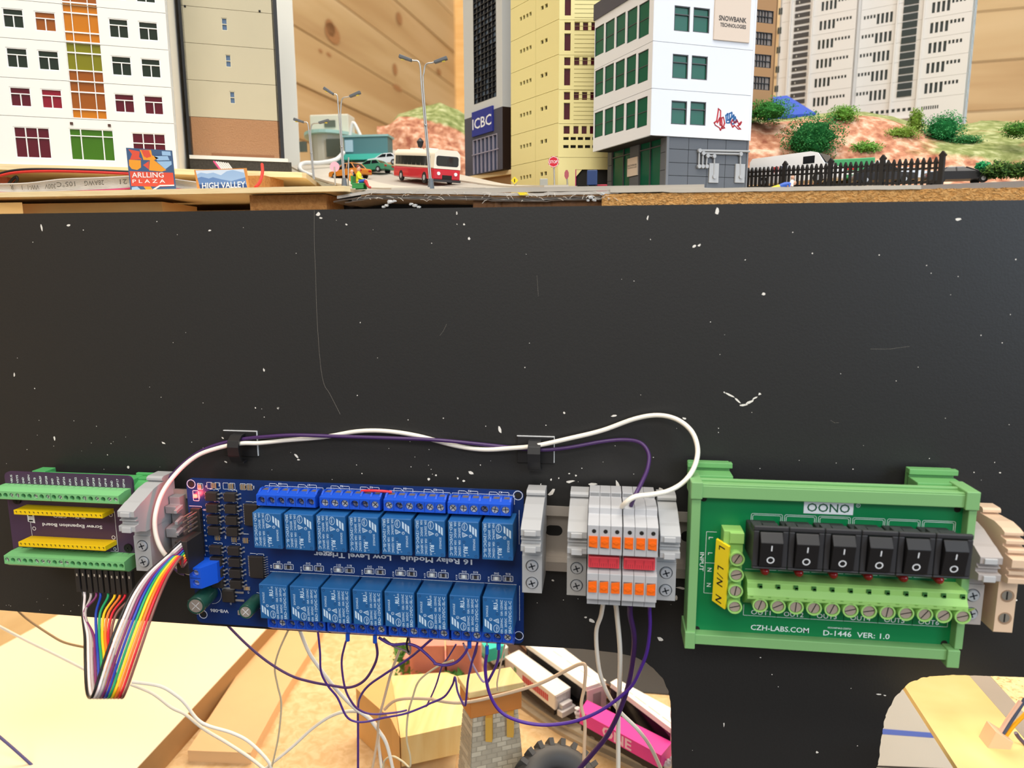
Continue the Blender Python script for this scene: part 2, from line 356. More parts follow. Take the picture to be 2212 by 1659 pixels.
end_clamp(-241.9, 9.0, 'grey end clamp with two cross-head screws beside the purple screw board', M_grey)
end_clamp(-37.2, 9.3, 'grey end clamp standing just right of the blue relay board', M_grey)
end_clamp(-15.4, 9.0, 'grey end clamp on the left side of the orange-levered terminal blocks', M_grey)
end_clamp(26.9, 9.0, 'grey end clamp on the right side of the orange-levered terminal blocks', M_grey)
end_clamp(162.6, 9.0, 'grey end clamp half hidden behind the right side of the green switch module', mat('warm_grey_nylon', 'A8A09C', 0.5), -3.2)
# grey spacer clip on the rail, behind the white wire
sp = thing('rail_spacer', (-224, 0, -136), 'grey ribbed plastic rail block behind the looping white wire', 'rail block')
mb = MB().prism([(-6, -122), (-13, -122), (-13, -126), (-17, -126), (-17, -130), (-12, -131), (-12, -137), (-18, -138), (-18, -143), (-14, -144), (-14, -151), (-6, -151)], -232, -226, 'x')
obj('block_body', mb, M_grey2, sp, bevel=.3)
mb = MB()
for i in range(4): mb.prism([(-13 - i * .5, -126 - i * 6.2), (-19, -127.5 - i * 6.2), (-19, -129 - i * 6.2), (-13, -128 - i * 6.2)], -226, -224.3, 'x')
obj('side_rib', mb, M_grey2, sp)
# ================================================================== beige end terminal
bt = thing('beige_terminal', (178, 0, -136), 'beige screw terminal block at the far right end of the rail', 'terminal block')
pts = [(6, -110.5), (13, -110.5), (14, -111.2), (14, -112.6), (12, -113), (12, -113.6), (20, -113.3), (24, -113), (30, -114), (33, -115), (33, -116.5), (30.5, -116.7), (30.5, -117.8), (35, -118), (35, -119.8), (32.5, -120), (32.5, -121.2), (37, -121.4), (37, -123), (35, -123.2), (35, -124), (41, -124.4), (41, -128.2), (37, -129), (37, -130.2), (39.5, -130.4), (39.5, -132), (37, -132.2), (37, -133.2), (39.5, -133.4), (39.5, -136), (33, -136.6), (33, -162), (6, -162)]
obj('housing', MB().prism([(-h, z) for h, z in pts], 175.4, 183.2, 'x'), mat('beige_polyamide', 'DCBFA2', 0.5), bt, bevel=.3)
for z in (-144.6, -155.2):
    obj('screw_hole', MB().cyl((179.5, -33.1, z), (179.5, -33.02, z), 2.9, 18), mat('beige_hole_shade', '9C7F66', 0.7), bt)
    s = MB().cyl((179.2, -33.3, z + .3), (179.2, -33.1, z + .3), 2.2, 16).box(178.9, 179.5, -33.4, -33.3, z - 1.6, z + 2.2, 1)
    obj('screw', s, [M_dull, M_dark], bt)
# ================================================================== six spring terminal blocks with orange levers
TB = [(6, -108.8), (17, -108.8), (17, -111.2), (22, -111.2), (22, -109.9), (34, -109.7), (36, -110.2), (36.5, -113.2), (40, -113.6), (46, -115.2), (46, -129.2), (40, -129.8), (40, -137.7), (46, -138.3), (46, -151), (41, -151.6), (41, -155.8), (6, -155.8)]
def cav(x, z, o): return x
xs = [-6.05, -.85, 4.35, 9.95, 15.2, 20.4]
wd_ = ['leftmost of the six', 'second from the left of the six', 'third of the six, taking the white wire', 'fourth of the six, taking the purple wire', 'fifth from the left of the six', 'rightmost of the six']
for i, x in enumerate(xs):
    t = thing('terminal_block', (x + 2.6, 0, -136), 'grey spring terminal block with orange levers, ' + wd_[i], 'terminal block', 'orange-levered terminal blocks')
    obj('housing', MB().prism([(-h, z) for h, z in TB], x + .08, x + 5.12, 'x'), mat('terminal_grey', 'B4B5B8', 0.45), t, bevel=.22)
    obj('wire_port', MB().cyl((x + 2.9, -46.05, -118), (x + 2.9, -45.9, -118), 1.0, 14), M_dark, t)
    for z0, z1, fl_ in ((-125.2, -120.3, 1), (-147.3, -142.5, -1)):
        m = MB().box(x + .6, x + 4.6, -46.06, -45.9, z0 - (.8 if fl_ > 0 else 0), z1 + (.8 if fl_ < 0 else 0), 0)
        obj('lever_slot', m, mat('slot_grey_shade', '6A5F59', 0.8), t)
        m = MB().prism([(x + .7, z0), (x + 4.5, z0 - (.6 if fl_ > 0 else 0)), (x + 4.5, z1 + (.6 if fl_ < 0 else 0)), (x + .7, z1)], -46.6, -45.5, 'y')
        zc = (z0 + z1) / 2; m.prism([(x + 1, zc), (x + 2.6, zc + 1), (x + 4.2, zc), (x + 2.6, zc - 1)], -46.9, -46.6, 'y')
        obj('lever', m, M_orange, t, bevel=.15)
    obj('marker_slot', MB().box(x + .5, x + 4.7, -17.1, -16, -110.8, -109.3), M_grey2, t)
for k, x in enumerate((-5.6, 10.5)):
    t = thing('jumper_bar', (x + 7, -40, -134), ('red plug-in jumper bar across the left three terminal blocks', 'red plug-in jumper bar across the right three terminal blocks')[k], 'jumper')
    obj('bar', MB().box(x, x + 14.2, -43.6, -38, -136.6, -131.2), mat('coral_red_plastic', 'D23A45', 0.45), t, bevel=.35)
    m = MB(); [m.box(x + 1 + j * 1.0, x + 1.3 + j * 1.0, -43.75, -43.5, -135.9, -134.2 if j % 4 else -132.2) for j in range(13)]
    obj('rib', m, mat('deep_coral_plastic', 'A8323C', 0.5), t)
# ================================================================== cable clips
def cable_clip(cx, cz, label):
    t = thing('cable_clip', (cx, 0, cz), label, 'cable clip', 'black adhesive cable clips')
    obj('base_pad', MB().box(cx - 9.5, cx + 9.5, -1.2, 0, cz - 7, cz + 7), M_black, t, bevel=.3)
    w = mat('white_foam_tape', 'DADCDD', 0.7)
    obj('tape_edge', MB().box(cx - 9.6, cx + 9.7, -.9, -.1, cz + 7, cz + 7.35).box(cx + 9.5, cx + 9.85, -.9, -.1, cz - 6.5, cz + 7.2), w, t)
    arc = [(-1.0, cz + 6), (-5, cz + 5.7), (-8.5, cz + 3.5), (-9.5, cz), (-8.8, cz - 4.5), (-7, cz - 7.5), (-6, cz - 9.0), (-5.2, cz - 8.6), (-6.2, cz - 7.3), (-7.8, cz - 4.3), (-8.3, cz), (-7.5, cz + 2.8), (-4.5, cz + 4.6), (-1.0, cz + 5)]
    obj('strap', MB().prism(arc, cx - 3.2, cx + 3.2, 'x'), M_black, t, bevel=.15)
    obj('lip', MB().box(cx - 3.4, cx + 3.4, -5, -1, cz - 10, cz - 8.8), M_black, t, bevel=.2)
c1 = at(521, 952, 0); cable_clip(c1.x, c1.z - 1.5, 'black adhesive cable clip above the left end of the blue relay board')
c2 = at(1157, 965, 0); cable_clip(c2.x, c2.z - 1.5, 'black adhesive cable clip above the right end of the blue relay board')
# ================================================================== long white and purple wires
def wire(name, pts, r, m, label, group=None, n=8, k=6, cat='wire'):
    P3 = [W(p[0], p[1], p[2]) for p in pts]
    mb = MB().tube(smooth_path(P3, k), r, n); o = P3[0]
    return single(name, mb, m, o, label, cat, group)
wire('wire', [(1344, 1094, 36), (1352, 1086, 40), (1372, 1073, 40), (1410, 1068, 36), (1445, 1060, 30), (1478, 1040, 26), (1500, 1008, 22), (1507, 970, 16), (1494, 932, 12), (1462, 906, 8), (1420, 897, 5), (1370, 905, 4), (1300, 930, 4), (1230, 947, 5), (1157, 963, 6), (1105, 968, 4), (1045, 971, 3), (985, 963, 2), (900, 941, 2), (830, 931, 2), (770, 932, 2), (700, 944, 2), (620, 951, 3), (560, 957, 5), (520, 958, 6), (470, 968, 7), (425, 985, 9), (385, 1018, 14), (352, 1062, 22), (336, 1110, 28), (336, 1150, 30), (348, 1185, 30), (370, 1212, 28), (395, 1232, 24), (415, 1239, 22)], 1.2, M_wirewhite, 'thick white wire looping from the terminal blocks through both black clips')
wire('wire', [(1363, 1092, 34), (1372, 1070, 36), (1385, 1045, 30), (1399, 1012, 20), (1401, 980, 12), (1384, 957, 7), (1350, 950, 4), (1300, 954, 3), (1220, 968, 3), (1157, 972, 3.4), (1080, 964, 2), (950, 951, 5), (860, 947, 5), (740, 943, 4), (640, 940, 5), (580, 943, 5), (521, 949, 4), (468, 961, 5), (425, 980, 6), (385, 1012, 8), (355, 1050, 12), (340, 1085, 16), (338, 1120, 18), (346, 1165, 18), (362, 1205, 18), (385, 1234, 18), (400, 1240, 18)], 1.0, mat('dusky_purple_insulation', '43265C', 0.38), 'dark purple wire running through both black clips beside the thick white wire')
# ================================================================== blue relay board
RB_ = thing('relay_board', (-130, 0, -152), 'long blue circuit board carrying sixteen blue relays and blue screw terminals', 'circuit board')
HP = 14.0
obj('board_plate', MB().prism(rrect(-220.8, -38.9, -193.6, -110.9, 3.2), -HP, -HP + 1.6, 'y'), M_pcbblue, RB_)
m = MB()
for x in (-200, -120, -60): m.box(x - 5, x + 5, -HP + 1.6, -7.5, -150, -120)
obj('rail_foot', m, M_grey2, RB_)
YS = -HP - .03
sk = MB()
for x, z in ((-218.0, -113.9), (-216.9, -188.5), (-41.8, -113.2), (-41.4, -189.1)): sk.ring((x, YS, z), 2.15, 2.45, 28)
sk.text('16 Relay Module   Low Level Trigger', (-65.6, YS, -148.7), -U, -V, 2.7, 85.5, bold=-.4)
sk.text('WB-086', (-201.9, YS, -184.9), -U, -V, 1.9, 10.6, bold=-.12)
for i in range(8):
    x = -171.6 + 16.93 * i
    sk.text('D%d' % (9 + i), (x + 1.3, YS, -154.9), -U, -V, 1.1, 2.4 if i else 1.8); sk.text('R%d' % (9 + i), (x + 7.3, YS, -154.9), -U, -V, 1.1, 2.4 if i else 1.8)
    sk.text('K%d' % (9 + i), (x - 4.4, YS, -157.5), -V, U, .9, 2.6 if i else 1.7)
    for dx in (-2.4, 3.7): sk.line([(x + dx - .2, YS, -156.5), (x + dx + 4.9, YS, -156.5), (x + dx + 4.9, YS, -159.4), (x + dx - .2, YS, -159.4), (x + dx - .2, YS, -156.5)], .25)
for i in range(8):   # relay contact symbols above the upper terminals
    x = -168.3 + 16.9 * i - (0.5 if i % 2 == 0 else 1.5)
    sk.line([(x - 4.9, YS, -117), (x - 4.9, YS, -111.9), (x - 1.5, YS, -111.9), (x + .4, YS, -113.2), (x + .4, YS, -117)], .22)
    sk.line([(x + 2, YS, -111.9), (x + 5.1, YS, -111.9), (x + 5.1, YS, -117)], .22)
    sk.text('K%d' % (8 - i), (x + 1.7, YS, -111.45), -U, -V, .95, 1.6, bold=-.1)
for x0 in (-176.2, -142.3, -108.6, -75.6): sk.line([(x0, YS, -118), (x0, YS, -113.2), (x0 + 32, YS, -113.2), (x0 + 32, YS, -118)], .22)
for i in range(8):
    sk.line([(-176.2 + 16.75 * i, YS, -161), (-159.9 + 16.75 * i, YS, -161)], .2)
sk.line([(-41.2, YS, -121), (-41.2, YS, -139)], .2); sk.line([(-41.0, YS, -161.5), (-41.0, YS, -180.5)], .2)
for j, n in enumerate(['GND', '2', '4', '6', '8', '10', '12', '14', '16']):
    sk.text(n, (-212.4, YS, -128.5 - j * 2.9), U, V, .9)
sk.line([(-220, YS, -126.2), (-213.0, YS, -126.2), (-213.0, YS, -154)], .22)
for (x, z) in ((-212.9, -115), (-207.5, -114.2), (-203, -114.2), (-198.3, -114.2), (-194.6, -114.2), (-188.6, -114.2), (-184.9, -114.2)):
    sk.line([(x - 1.5, YS, z - 1.8), (x + 1.5, YS, z - 1.8), (x + 1.5, YS, z + 1.6), (x - 1.5, YS, z + 1.6), (x - 1.5, YS, z - 1.8)], .2)
for s_, x, z in (('R1', -210, -115.5), ('PR5', -202.3, -114), ('PR3', -197.0, -114), ('PR4', -183.0, -114.6), ('PR6', -200.9, -143.2), ('PR1', -193.2, -143.5), ('Q1', -200.5, -181.5), ('C3', -189.9, -174.3), ('R17', -190.2, -187.9)):
    sk.text(s_, (x, YS, z + 1), -V, U, .8)
for (x, z, w) in ((-205, -141.6, 3.6), (-195.5, -142.2, 3.6), (-189, -142.4, 3.6)): sk.line([(x - w / 2, YS, z + 1.8), (x + w / 2, YS, z + 1.8)], .25); sk.line([(x - w / 2, YS, z - 1.9), (x + w / 2, YS, z - 1.9)], .25)
for cx_, cz_, r_ in ((-210.9, -176.2, 5.6), (-184.6, -178.4, 4.6)):
    sk.line([(cx_ + r_ * math.cos(a * .2), YS, cz_ + r_ * math.sin(a * .2)) for a in range(-8, 9)], .2)
obj('silkscreen', sk, M_white, RB_)
m = MB()
for x, z in ((-218.0, -113.9), (-216.9, -188.5), (-41.8, -113.2), (-41.4, -189.1)): m.cyl((x, -HP - .02, z), (x, -HP, z), 1.75, 20)
obj('mounting_hole', m, M_dark, RB_)
# --- relay (local: centre of its face footprint on the board)
lt = MB(); Y = -15.53
lt.text('SRD-12VDC-SL-C', (-6.75, Y, 9.1), -V, U, 1.35, 17.3, bold=.0)
lt.text('10A  30VDC  10A 28VDC', (-4.55, Y, 9.3), -V, U, 1.15, 17.5)
lt.text('10A 250VAC  10A 125VAC', (-2.45, Y, 9.3), -V, U, 1.15, 17.7)
lt.ring((.75, Y, 6.9), 1.85, 2.15, 24, sx=.68); lt.text('cqc', (.3, Y, 8.4), -V, U, .9, 2.8)
for a, b in (((-.4, 3.9), (-.2, 1.6)), ((-.2, 1.6), (2.1, 2.6)), ((2.1, 2.6), (-.4, 3.9))): lt.line([(a[0], Y, a[1]), (b[0], Y, b[1])], .3)
lt.line([(.3, Y, 3.2), (.4, Y, 2.2), (1.2, Y, 2.65)], .2)
for x, z0, z1 in ((3.1, 8.1, 4.4), (4.5, 7.1, 3.1), (5.8, 6.2, 2.1)): lt.poly([(x, Y, z0 + .2), (x + .85, Y, z0 - .5), (x + .85, Y, z1 - .3), (x, Y, z1 + .5)][::-1])
lt.ring((3.6, Y, 2.2), .55, .75, 16); lt.text('R', (3.3, Y, 2.55), -V, U, .55)
lt.text('SONGLE', (4.9, Y, .9), -V, U, 1.0, 6.0)
lt.text('c', (.0, Y, -2.2), -V, U, 1.0); lt.text('RU', (.1, Y, -3.3), -V, U, 2.0, 3.4, bold=.35); lt.text('US', (.1, Y, -7.0), -V, U, .9, 1.6); lt.text('1', (2.0, Y, -7.6), -V, U, .8)
dm = MB().ring((.3, Y, -.9), .45, .7, 16).ring((6.2, Y, -8.1), .45, .7, 16)
def relay(i, parent, x, z, flip, first=None):
    rot = (0, math.pi, 0) if flip else (0, 0, 0)
    lx, lz = x - RB_['org'][0], z - RB_['org'][2]
    if first is None:
        r = obj('relay', MB().box(-7.65, 7.65, -15.5, 0, -9.5, 9.5), M_relayblue, parent, bevel=.35, loc=(lx, -HP, lz)); r.rotation_euler = rot
        a = obj('lettering', lt, mat('pale_blue_print', 'BFD6EA', 0.6), r, loc=(0, 0, 0)); obj('dimple', dm, mat('relay_blue_shade', '123F70', 0.6), r, loc=(0, 0, 0)); return r
    r = copy_part(first, parent, (lx, -HP, lz), rot); return r
r0 = None
for i in range(8):
    r = relay(i, RB_, -176.1 + 7.65 + 16.92 * i, -132.0, False, r0); r0 = r0 or r
for i in range(8): relay(i, RB_, -175.0 + 7.65 + 16.76 * i, -170.6, True, r0)
# --- six way blue screw terminals
def term6(x0, upper, parent, dark_idx=()):
    """x0 left edge; faces the viewer at h 24"""
    org = Vector(RB_['org'])
    w = 31.6; m = MB(); p = 5.27
    if upper: zf0, zf1, zb0, zb1 = -120.6, -115.0, -121.4, -113.7
    else: zf0, zf1, zb0, zb1 = -187.9, -182.6, -191.5, -181.4
    H = 24.0
    # body without its front plate
    n = 6
    pr = [(-HP, zb1), (-19.5, zb1), (-H, zf1), (-H, zf0), (-20, zb0), (-HP, zb0)] if upper else [(-HP, zb1), (-20, zb1), (-H, zf1), (-H, zf0), (-19, zb0), (-HP, zb0)]
    for a, b in zip(pr, pr[1:]):
        if a[0] == -H and b[0] == -H: continue
        m.poly([(x0, a[0], a[1]), (x0 + w, a[0], a[1]), (x0 + w, b[0], b[1]), (x0, b[0], b[1])])
    m.poly([(x0, y, z) for y, z in pr][::-1]); m.poly([(x0 + w, y, z) for y, z in pr])
    zc = (zf0 + zf1) / 2 - .05
    for i in range(n): m.holecell(x0 + p * i, x0 + p * (i + 1), zf0, zf1, x0 + p * (i + .5), zc, 2.0, -H, 3.0, 0, 0, 1)
    if upper:
        for i in range(n + 1):   # webs between the wire entries
            x = min(max(x0 + p * i, x0 + .5), x0 + w - .5); m.prism([(-HP, zb1), (-17, zb1 + .9), (-19.5, zb1 + .9), (-22, zb1 - .6), (-19, zb1 - .3)], x - .5, x + .5, 'x', 0)
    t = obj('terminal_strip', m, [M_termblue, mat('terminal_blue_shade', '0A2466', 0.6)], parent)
    for i in range(n):
        deep = i in dark_idx; y = -H + (2.4 if deep else .9); x = x0 + p * (i + .5) ; s = MB()
        s.cyl((x, y, zc), (x, y + .6, zc), 1.75, 14); a = random.uniform(0, 3.1); u = Vector((math.cos(a), 0, math.sin(a))); k = Vector((-u.z, 0, u.x)); c = Vector((x, y - .03, zc))
        for uu, kk in ((u, k), (k, u)): s.add([c - uu * 1.5 - kk * .22, c + uu * 1.5 - kk * .22, c + uu * 1.5 + kk * .22, c - uu * 1.5 + kk * .22], [(0, 1, 2, 3)], 1)
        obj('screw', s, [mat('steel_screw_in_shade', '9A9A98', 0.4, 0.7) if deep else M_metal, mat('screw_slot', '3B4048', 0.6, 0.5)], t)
        if upper: obj('wire_clamp', MB().box(x - 1.5, x + 1.5, -19.2, -16, zb1 - .2, zb1 + .06), mat('clamp_copper_grey', '7E7470', 0.5, 0.4), t)
    if not upper:
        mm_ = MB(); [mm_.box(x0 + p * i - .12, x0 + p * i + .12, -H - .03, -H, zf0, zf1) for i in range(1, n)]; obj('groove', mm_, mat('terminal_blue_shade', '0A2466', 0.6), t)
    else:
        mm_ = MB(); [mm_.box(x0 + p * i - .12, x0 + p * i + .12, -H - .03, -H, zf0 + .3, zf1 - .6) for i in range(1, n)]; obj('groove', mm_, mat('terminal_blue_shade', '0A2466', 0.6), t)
term6(-176.2, True, RB_, (0, 1, 2, 3, 4, 5)); term6(-142.2, True, RB_, (3, 4)); term6(-108.6, True, RB_, (1, 3)); term6(-75.8, True, RB_, (3,))
term6(-174.2, False, RB_, (0, 2, 3, 4, 5)); term6(-141.2, False, RB_, (0, 1, 2, 3, 4)); term6(-108, False, RB_, (0, 1, 3, 4)); term6(-75.0, False, RB_, (0, 1, 3, 4))
# --- chips
M_chip = mat('chip_black', '2A2522', 0.5)
def chip(x0, x1, z0, z1, h0, h1, pins, pr_='chip', ph=1.0, pw=.5, mark=True):
    m = MB().box(x0, x1, -h1, -h0, z0, z1); t = obj(pr_, m, M_chip, RB_, bevel=.2)
    s = MB(); n = pins
    for sd, xe in ((-1, x0), (1, x1)):
        for i in range(n):
            z = z0 + (z1 - z0) * (i + .5) / n
            a, b = sorted((xe, xe + sd * ph)); s.box(a, b, -(h0 + h1) / 2 - .15, -(h0 + h1) / 2 + .15, z - pw / 2, z + pw / 2)
            a, b = sorted((xe + sd * ph, xe + sd * (ph + .25))); s.box(a, b, -(h0 + h1) / 2, -HP, z - pw / 2, z + pw / 2)
            a, b = sorted((xe + sd * (ph + .2), xe + sd * (ph + .9))); s.box(a, b, -HP - .2, -HP, z - pw / 2, z + pw / 2)
    obj('pins', s, mat('tinned_lead', 'D8D8DA', 0.3, 0.8), t)
for gz in ((-117.2, -123.7, -130.1, -136.4), (-147.2, -153.7, -160.0, -166.2)):
    for z1 in gz:
        for x0 in (-208.5, -198.0): chip(x0, x0 + 6.3, z1 - 4.6, z1, 14.3, 17.5, 2, 'optocoupler', .9, .8)
for gz in ((-117.2, -123.7, -130.1, -136.4), (-147.2, -153.7, -160.0, -166.2)):
    s = MB()
    for z1 in gz:
        for x0 in (-207.5, -197.0): s.line([(x0, YS, z1 + .9), (x0 + 1.8, YS, z1 + .9), (x0 + 2.4, YS, z1 + .4), (x0 + 3, YS, z1 + .9), (x0 + 4.8, YS, z1 + .9), (x0 + 4.8, YS, z1)], .22)
    obj('silkscreen', s, M_white, RB_)
chip(-187.6, -180.0, -134.9, -123.2, 14.2, 16.6, 9, 'driver_chip', .7, .4); chip(-186.6, -178.9, -164.2, -152.3, 14.2, 16.6, 9, 'driver_chip', .9, .4)
s = MB(); s.line([(-187, YS, -151.4), (-183.8, YS, -151.4), (-183.2, YS, -151.9), (-182.5, YS, -151.4), (-179.3, YS, -151.4), (-179.3, YS, -152.4)], .22); s.line([(-187.4, YS, -122.4), (-184, YS, -122.4), (-183.5, YS, -122.9), (-183, YS, -122.4), (-181, YS, -122.4)], .22); obj('silkscreen', s, M_white, RB_)
# small surface-mount parts
M_smd = mat('resistor_black', '35302C', 0.5); M_tin = mat('solder_tin', 'C9C6C0', 0.35, 0.7); M_tan = mat('smd_tan', 'A88A66', 0.6)
def smd(x, z, w, h, body, name='surface_mount_part', vert=False):
    m = MB().box(x - w * .5, x + w * .5, -HP - .55, -HP, z - h / 2, z + h / 2, 0)
    if vert: m.box(x - w * .52, x + w * .52, -HP - .6, -HP, z - h / 2 - .1, z - h / 4, 1).box(x - w * .52, x + w * .52, -HP - .6, -HP, z + h / 4, z + h / 2 + .1, 1)
    else: m.box(x - w / 2 - .1, x - w / 4, -HP - .6, -HP, z - h * .52, z + h * .52, 1).box(x + w / 4, x + w / 2 + .1, -HP - .6, -HP, z - h * .52, z + h * .52, 1)
    obj(name, m, [body, M_tin], RB_)
for i in range(8):
    x = -171.6 + 16.93 * i; smd(x, -158, 3.4, 1.7, mat('led_white_lens', 'E6E8E2', 0.3), 'indicator'); smd(x + 6.1, -158, 3.4, 1.7, M_smd, 'resistor')
for (x, z) in ((-205, -114.2), (-195.3, -114.2), (-188.6, -114.4), (-184.9, -114.4), (-205, -143.4), (-195.5, -144), (-189, -144.2)):
    m = MB()
    for k in range(4): m.box(x - 1.5 + k * .8, x - 1.0 + k * .8, -HP - .5, -HP, z - 1.4, z + 1.4, k % 2)
    m.box(x - 1.6, x + 1.6, -HP - .45, -HP, z - .7, z + .7, 2); obj('resistor_array', m, [M_tin, M_tan, M_smd], RB_)
smd(-212.9, -115.1, 1.8, 2.6, M_tan, 'resistor', True); smd(-190, -171.6, 3.4, 1.8, M_tan, 'capacitor'); smd(-194.3, -186, 3.6, 2.4, M_tan, 'capacitor')
for (x, z) in ((-176.5, -186),): smd(x, z, 1.8, 2.4, M_tin, 'resistor')
# power indicator
p = W(421, 1072, 15)
obj('power_light', MB().box(p.x - .9, p.x + .9, -15.1, -14, p.z - .9, p.z + .9), mat('glowing_red_led', 'FF2A20', 0.4, emit='FF2018', es=40), RB_, label='small red indicator glowing')
l = bpy.data.lights.new('red_indicator_glow', 'POINT'); l.energy = 0.007; l.color = (1, .08, .07); l.shadow_soft_size = .0008
lo = bpy.data.objects.new('red_indicator_glow', l); COL.objects.link(lo); lo.location = Vector((p.x - .5, -18.5, p.z)) * MM
sk2 = MB().line([(p.x - 1.6, YS, p.z - 2.8), (p.x + 1.6, YS, p.z - 2.8), (p.x + 1.6, YS, p.z + 2.8), (p.x - 1.6, YS, p.z + 2.8), (p.x - 1.6, YS, p.z - 2.8)], .22).text('12V', (p.x + 2.2, YS, p.z - 1.5), V, -U, 1.0)
obj('silkscreen', sk2, M_white, RB_)
# pin header and its black plug
m = MB().box(-218.2, -212.8, -16.6, -HP, -153, -126.8); obj('pin_header', m, mat('header_black', '22201F', 0.5), RB_, bevel=.2)
m = MB()
for i in range(4):
    for x in (-217.0, -214.5): m.box(x - .32, x + .32, -25, -16, -129 - i * 2.54, -128.4 - i * 2.54)
obj('header_pins', m, mat('gold_tinned_pin', 'C8B8A8', 0.3, 0.8), RB_)
# supply terminal, two way
m = MB(); x0, x1, z0, z1, H = -214.0, -207.6, -166.3, -155.0, 28.0
for a, b in (((-H, -214.0), (-HP, -214.0)), ((-HP, -203), (-20, -203)), ((-20, -203), (-H, -207.6))):
    m.poly([(a[1], a[0], z0), (b[1], b[0], z0), (b[1], b[0], z1), (a[1], a[0], z1)])
for z in (z0, z1): m.poly([(-214.0, -HP, z), (-214.0, -H, z), (-207.6, -H, z), (-203, -20, z), (-203, -HP, z)])
for k in range(2): m.holecell(x0, x1, z0 + 5.65 * k, z0 + 5.65 * (k + 1), -210.7, z0 + 5.65 * (k + .5), 1.9, -H, 2.5, 0, 0, 1)
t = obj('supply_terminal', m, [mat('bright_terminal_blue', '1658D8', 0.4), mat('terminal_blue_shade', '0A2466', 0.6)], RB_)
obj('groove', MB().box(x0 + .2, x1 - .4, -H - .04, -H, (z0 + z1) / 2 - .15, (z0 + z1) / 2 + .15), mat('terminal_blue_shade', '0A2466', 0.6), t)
for k in range(2):
    z = z0 + 5.65 * (k + .5); s = MB().cyl((-210.7, -H + 1.6, z), (-210.7, -H + 2.2, z), 1.75, 14).box(-212.2, -209.2, -H + 1.5, -H + 1.6, z - .2, z + .2, 1)
    obj('screw', s, [M_metal, mat('screw_slot', '3B4048', 0.6, 0.5)], t)
# capacitors
def capac(x, z, r, h, tx, tz, name='capacitor'):
    b = Vector((x, -HP, z)); e = Vector((tx, -h, tz)); d = (e - b).normalized()
    m = MB().tube([b, b + d * 1, e - d * .5, e], r, 24, rs=[r * .95, r, r, r * .93])
    t = obj(name, m, mat('dark_green_sleeve', '1E4A3E', 0.35, coat=.3), RB_)
    a = d.orthogonal().normalized(); bb = d.cross(a); c = e + d * .05
    m = MB().cyl(c - d * .3, c + d * .02, r * .74, 24)
    for q, w in ((a, bb), (bb, a)): m.add([c + d * .05 - q * r * .6 - w * .12, c + d * .05 + q * r * .6 - w * .12, c + d * .05 + q * r * .6 + w * .12, c + d * .05 - q * r * .6 + w * .12], [(0, 1, 2, 3)], 1)
    obj('can_top', m, [mat('aluminium_can', 'CFC8C0', 0.35, 0.7), M_white], t)
    m = MB(); k0 = math.radians(200)
    vs = []
    for i in range(5):
        g = k0 + i * .18; q = Vector((math.cos(g), 0, math.sin(g))); vs += [b + d * 1 + q * (r + .06), e - d * .4 + q * (r + .06)]
    m.add(vs, [(2 * i, 2 * i + 1, 2 * i + 3, 2 * i + 2) for i in range(4)]); obj('stripe', m, mat('gold_print', 'B8A842', 0.5), t)
capac(-212.0, -175.0, 4.9, 30, -210.6, -175.2); capac(-184.6, -178.2, 3.9, 28, -184.0, -177.9)
# voltage regulator
m = MB().box(-203.6, -196.8, -16.4, -14.1, -179.3, -172.6); t = obj('voltage_regulator', m, M_chip, RB_, bevel=.25)
obj('tab', MB().box(-204.4, -197.2, -14.5, -14, -179, -171.6).box(-197, -191.8, -15.0, -14.5, -174.4, -173.4).box(-197, -191.8, -15, -14.5, -179.0, -178.0).box(-197, -195.8, -15, -14.5, -176.5, -175.7), mat('tinned_lead', 'D8D8DA', 0.3, 0.8), t)
# red jumper wire lying over the upper terminals
wire('jumper_wire', [(781, 1061, 17), (800, 1060, 19), (825, 1061, 19), (846, 1063, 17)], .75, mat('red_insulation', 'E0303A', 0.45), 'short red jumper wire lying over the upper blue terminals', cat='wire')
wire('wire', [(412, 1226, 22), (398, 1228, 22), (389, 1225, 22), (372, 1222, 21)], 1.0, mat('bright_red_insulation', 'D8281E', 0.45), 'short red wire entering the small two-way blue terminal')
# ================================================================== purple screw board
PB = thing('screw_board', (-284, 0, -134), 'purple circuit board with green screw terminals and yellow sockets at the far left', 'circuit board')
HB = 22.0
obj('board_plate', MB().prism(rrect(-321.3, -246.5, -160, -108.4, 3), -HB, -HB + 1.6, 'y'), mat('purple_solder_mask', '46304C', 0.4), PB)
YB = -HB - .03
sk = MB()
names = ['VBUS', 'VSYS', 'GND', '3.3EN', '3V3', 'VREF', 'GP28', 'GND', 'GP27', 'GP26', 'RUN', 'GP22', 'GND', 'GP21', 'GP20', 'GP19', 'GP18', 'GND', 'GP17', 'GP16']
for i, n in enumerate(names): sk.text(n, (-316.6 + 3.47 * i, YB, -114.6), V, -U, 1.15, min(4.9, 1.15 * len(n)))
sk.line([(-320, YB, -115.1), (-249.2, YB, -115.1)], .2)
sk.text('Screw Expansion Board', (-266.2, YB, -136.6), -U, -V, 1.8, 35.5, bold=-.25)
sk.text('Pi Pico GPIO', (-275.7, YB, -131.4), -U, -V, 1.8, 19, bold=-.25)
sk.line([(-308.9, YB, -128), (-308.7, YB, -146.5)], .22); sk.line([(-258.2, YB, -128), (-258.2, YB, -150.8), (-262.5, YB, -150.8)], .22)
for x, z in ((-307.0, -140), (-260.5, -130.2), (-260.2, -142.9)): sk.ring((x, YB, z), .8, 1.1, 16)
sk.ring((-260, YB, -149.4), .6, .9, 14)
sk.add([(-310.3, YB, -136.2), (-306.0, YB, -137.0), (-306.2, YB, -131.3), (-310.4, YB, -131.0)], [(0, 1, 2, 3)])
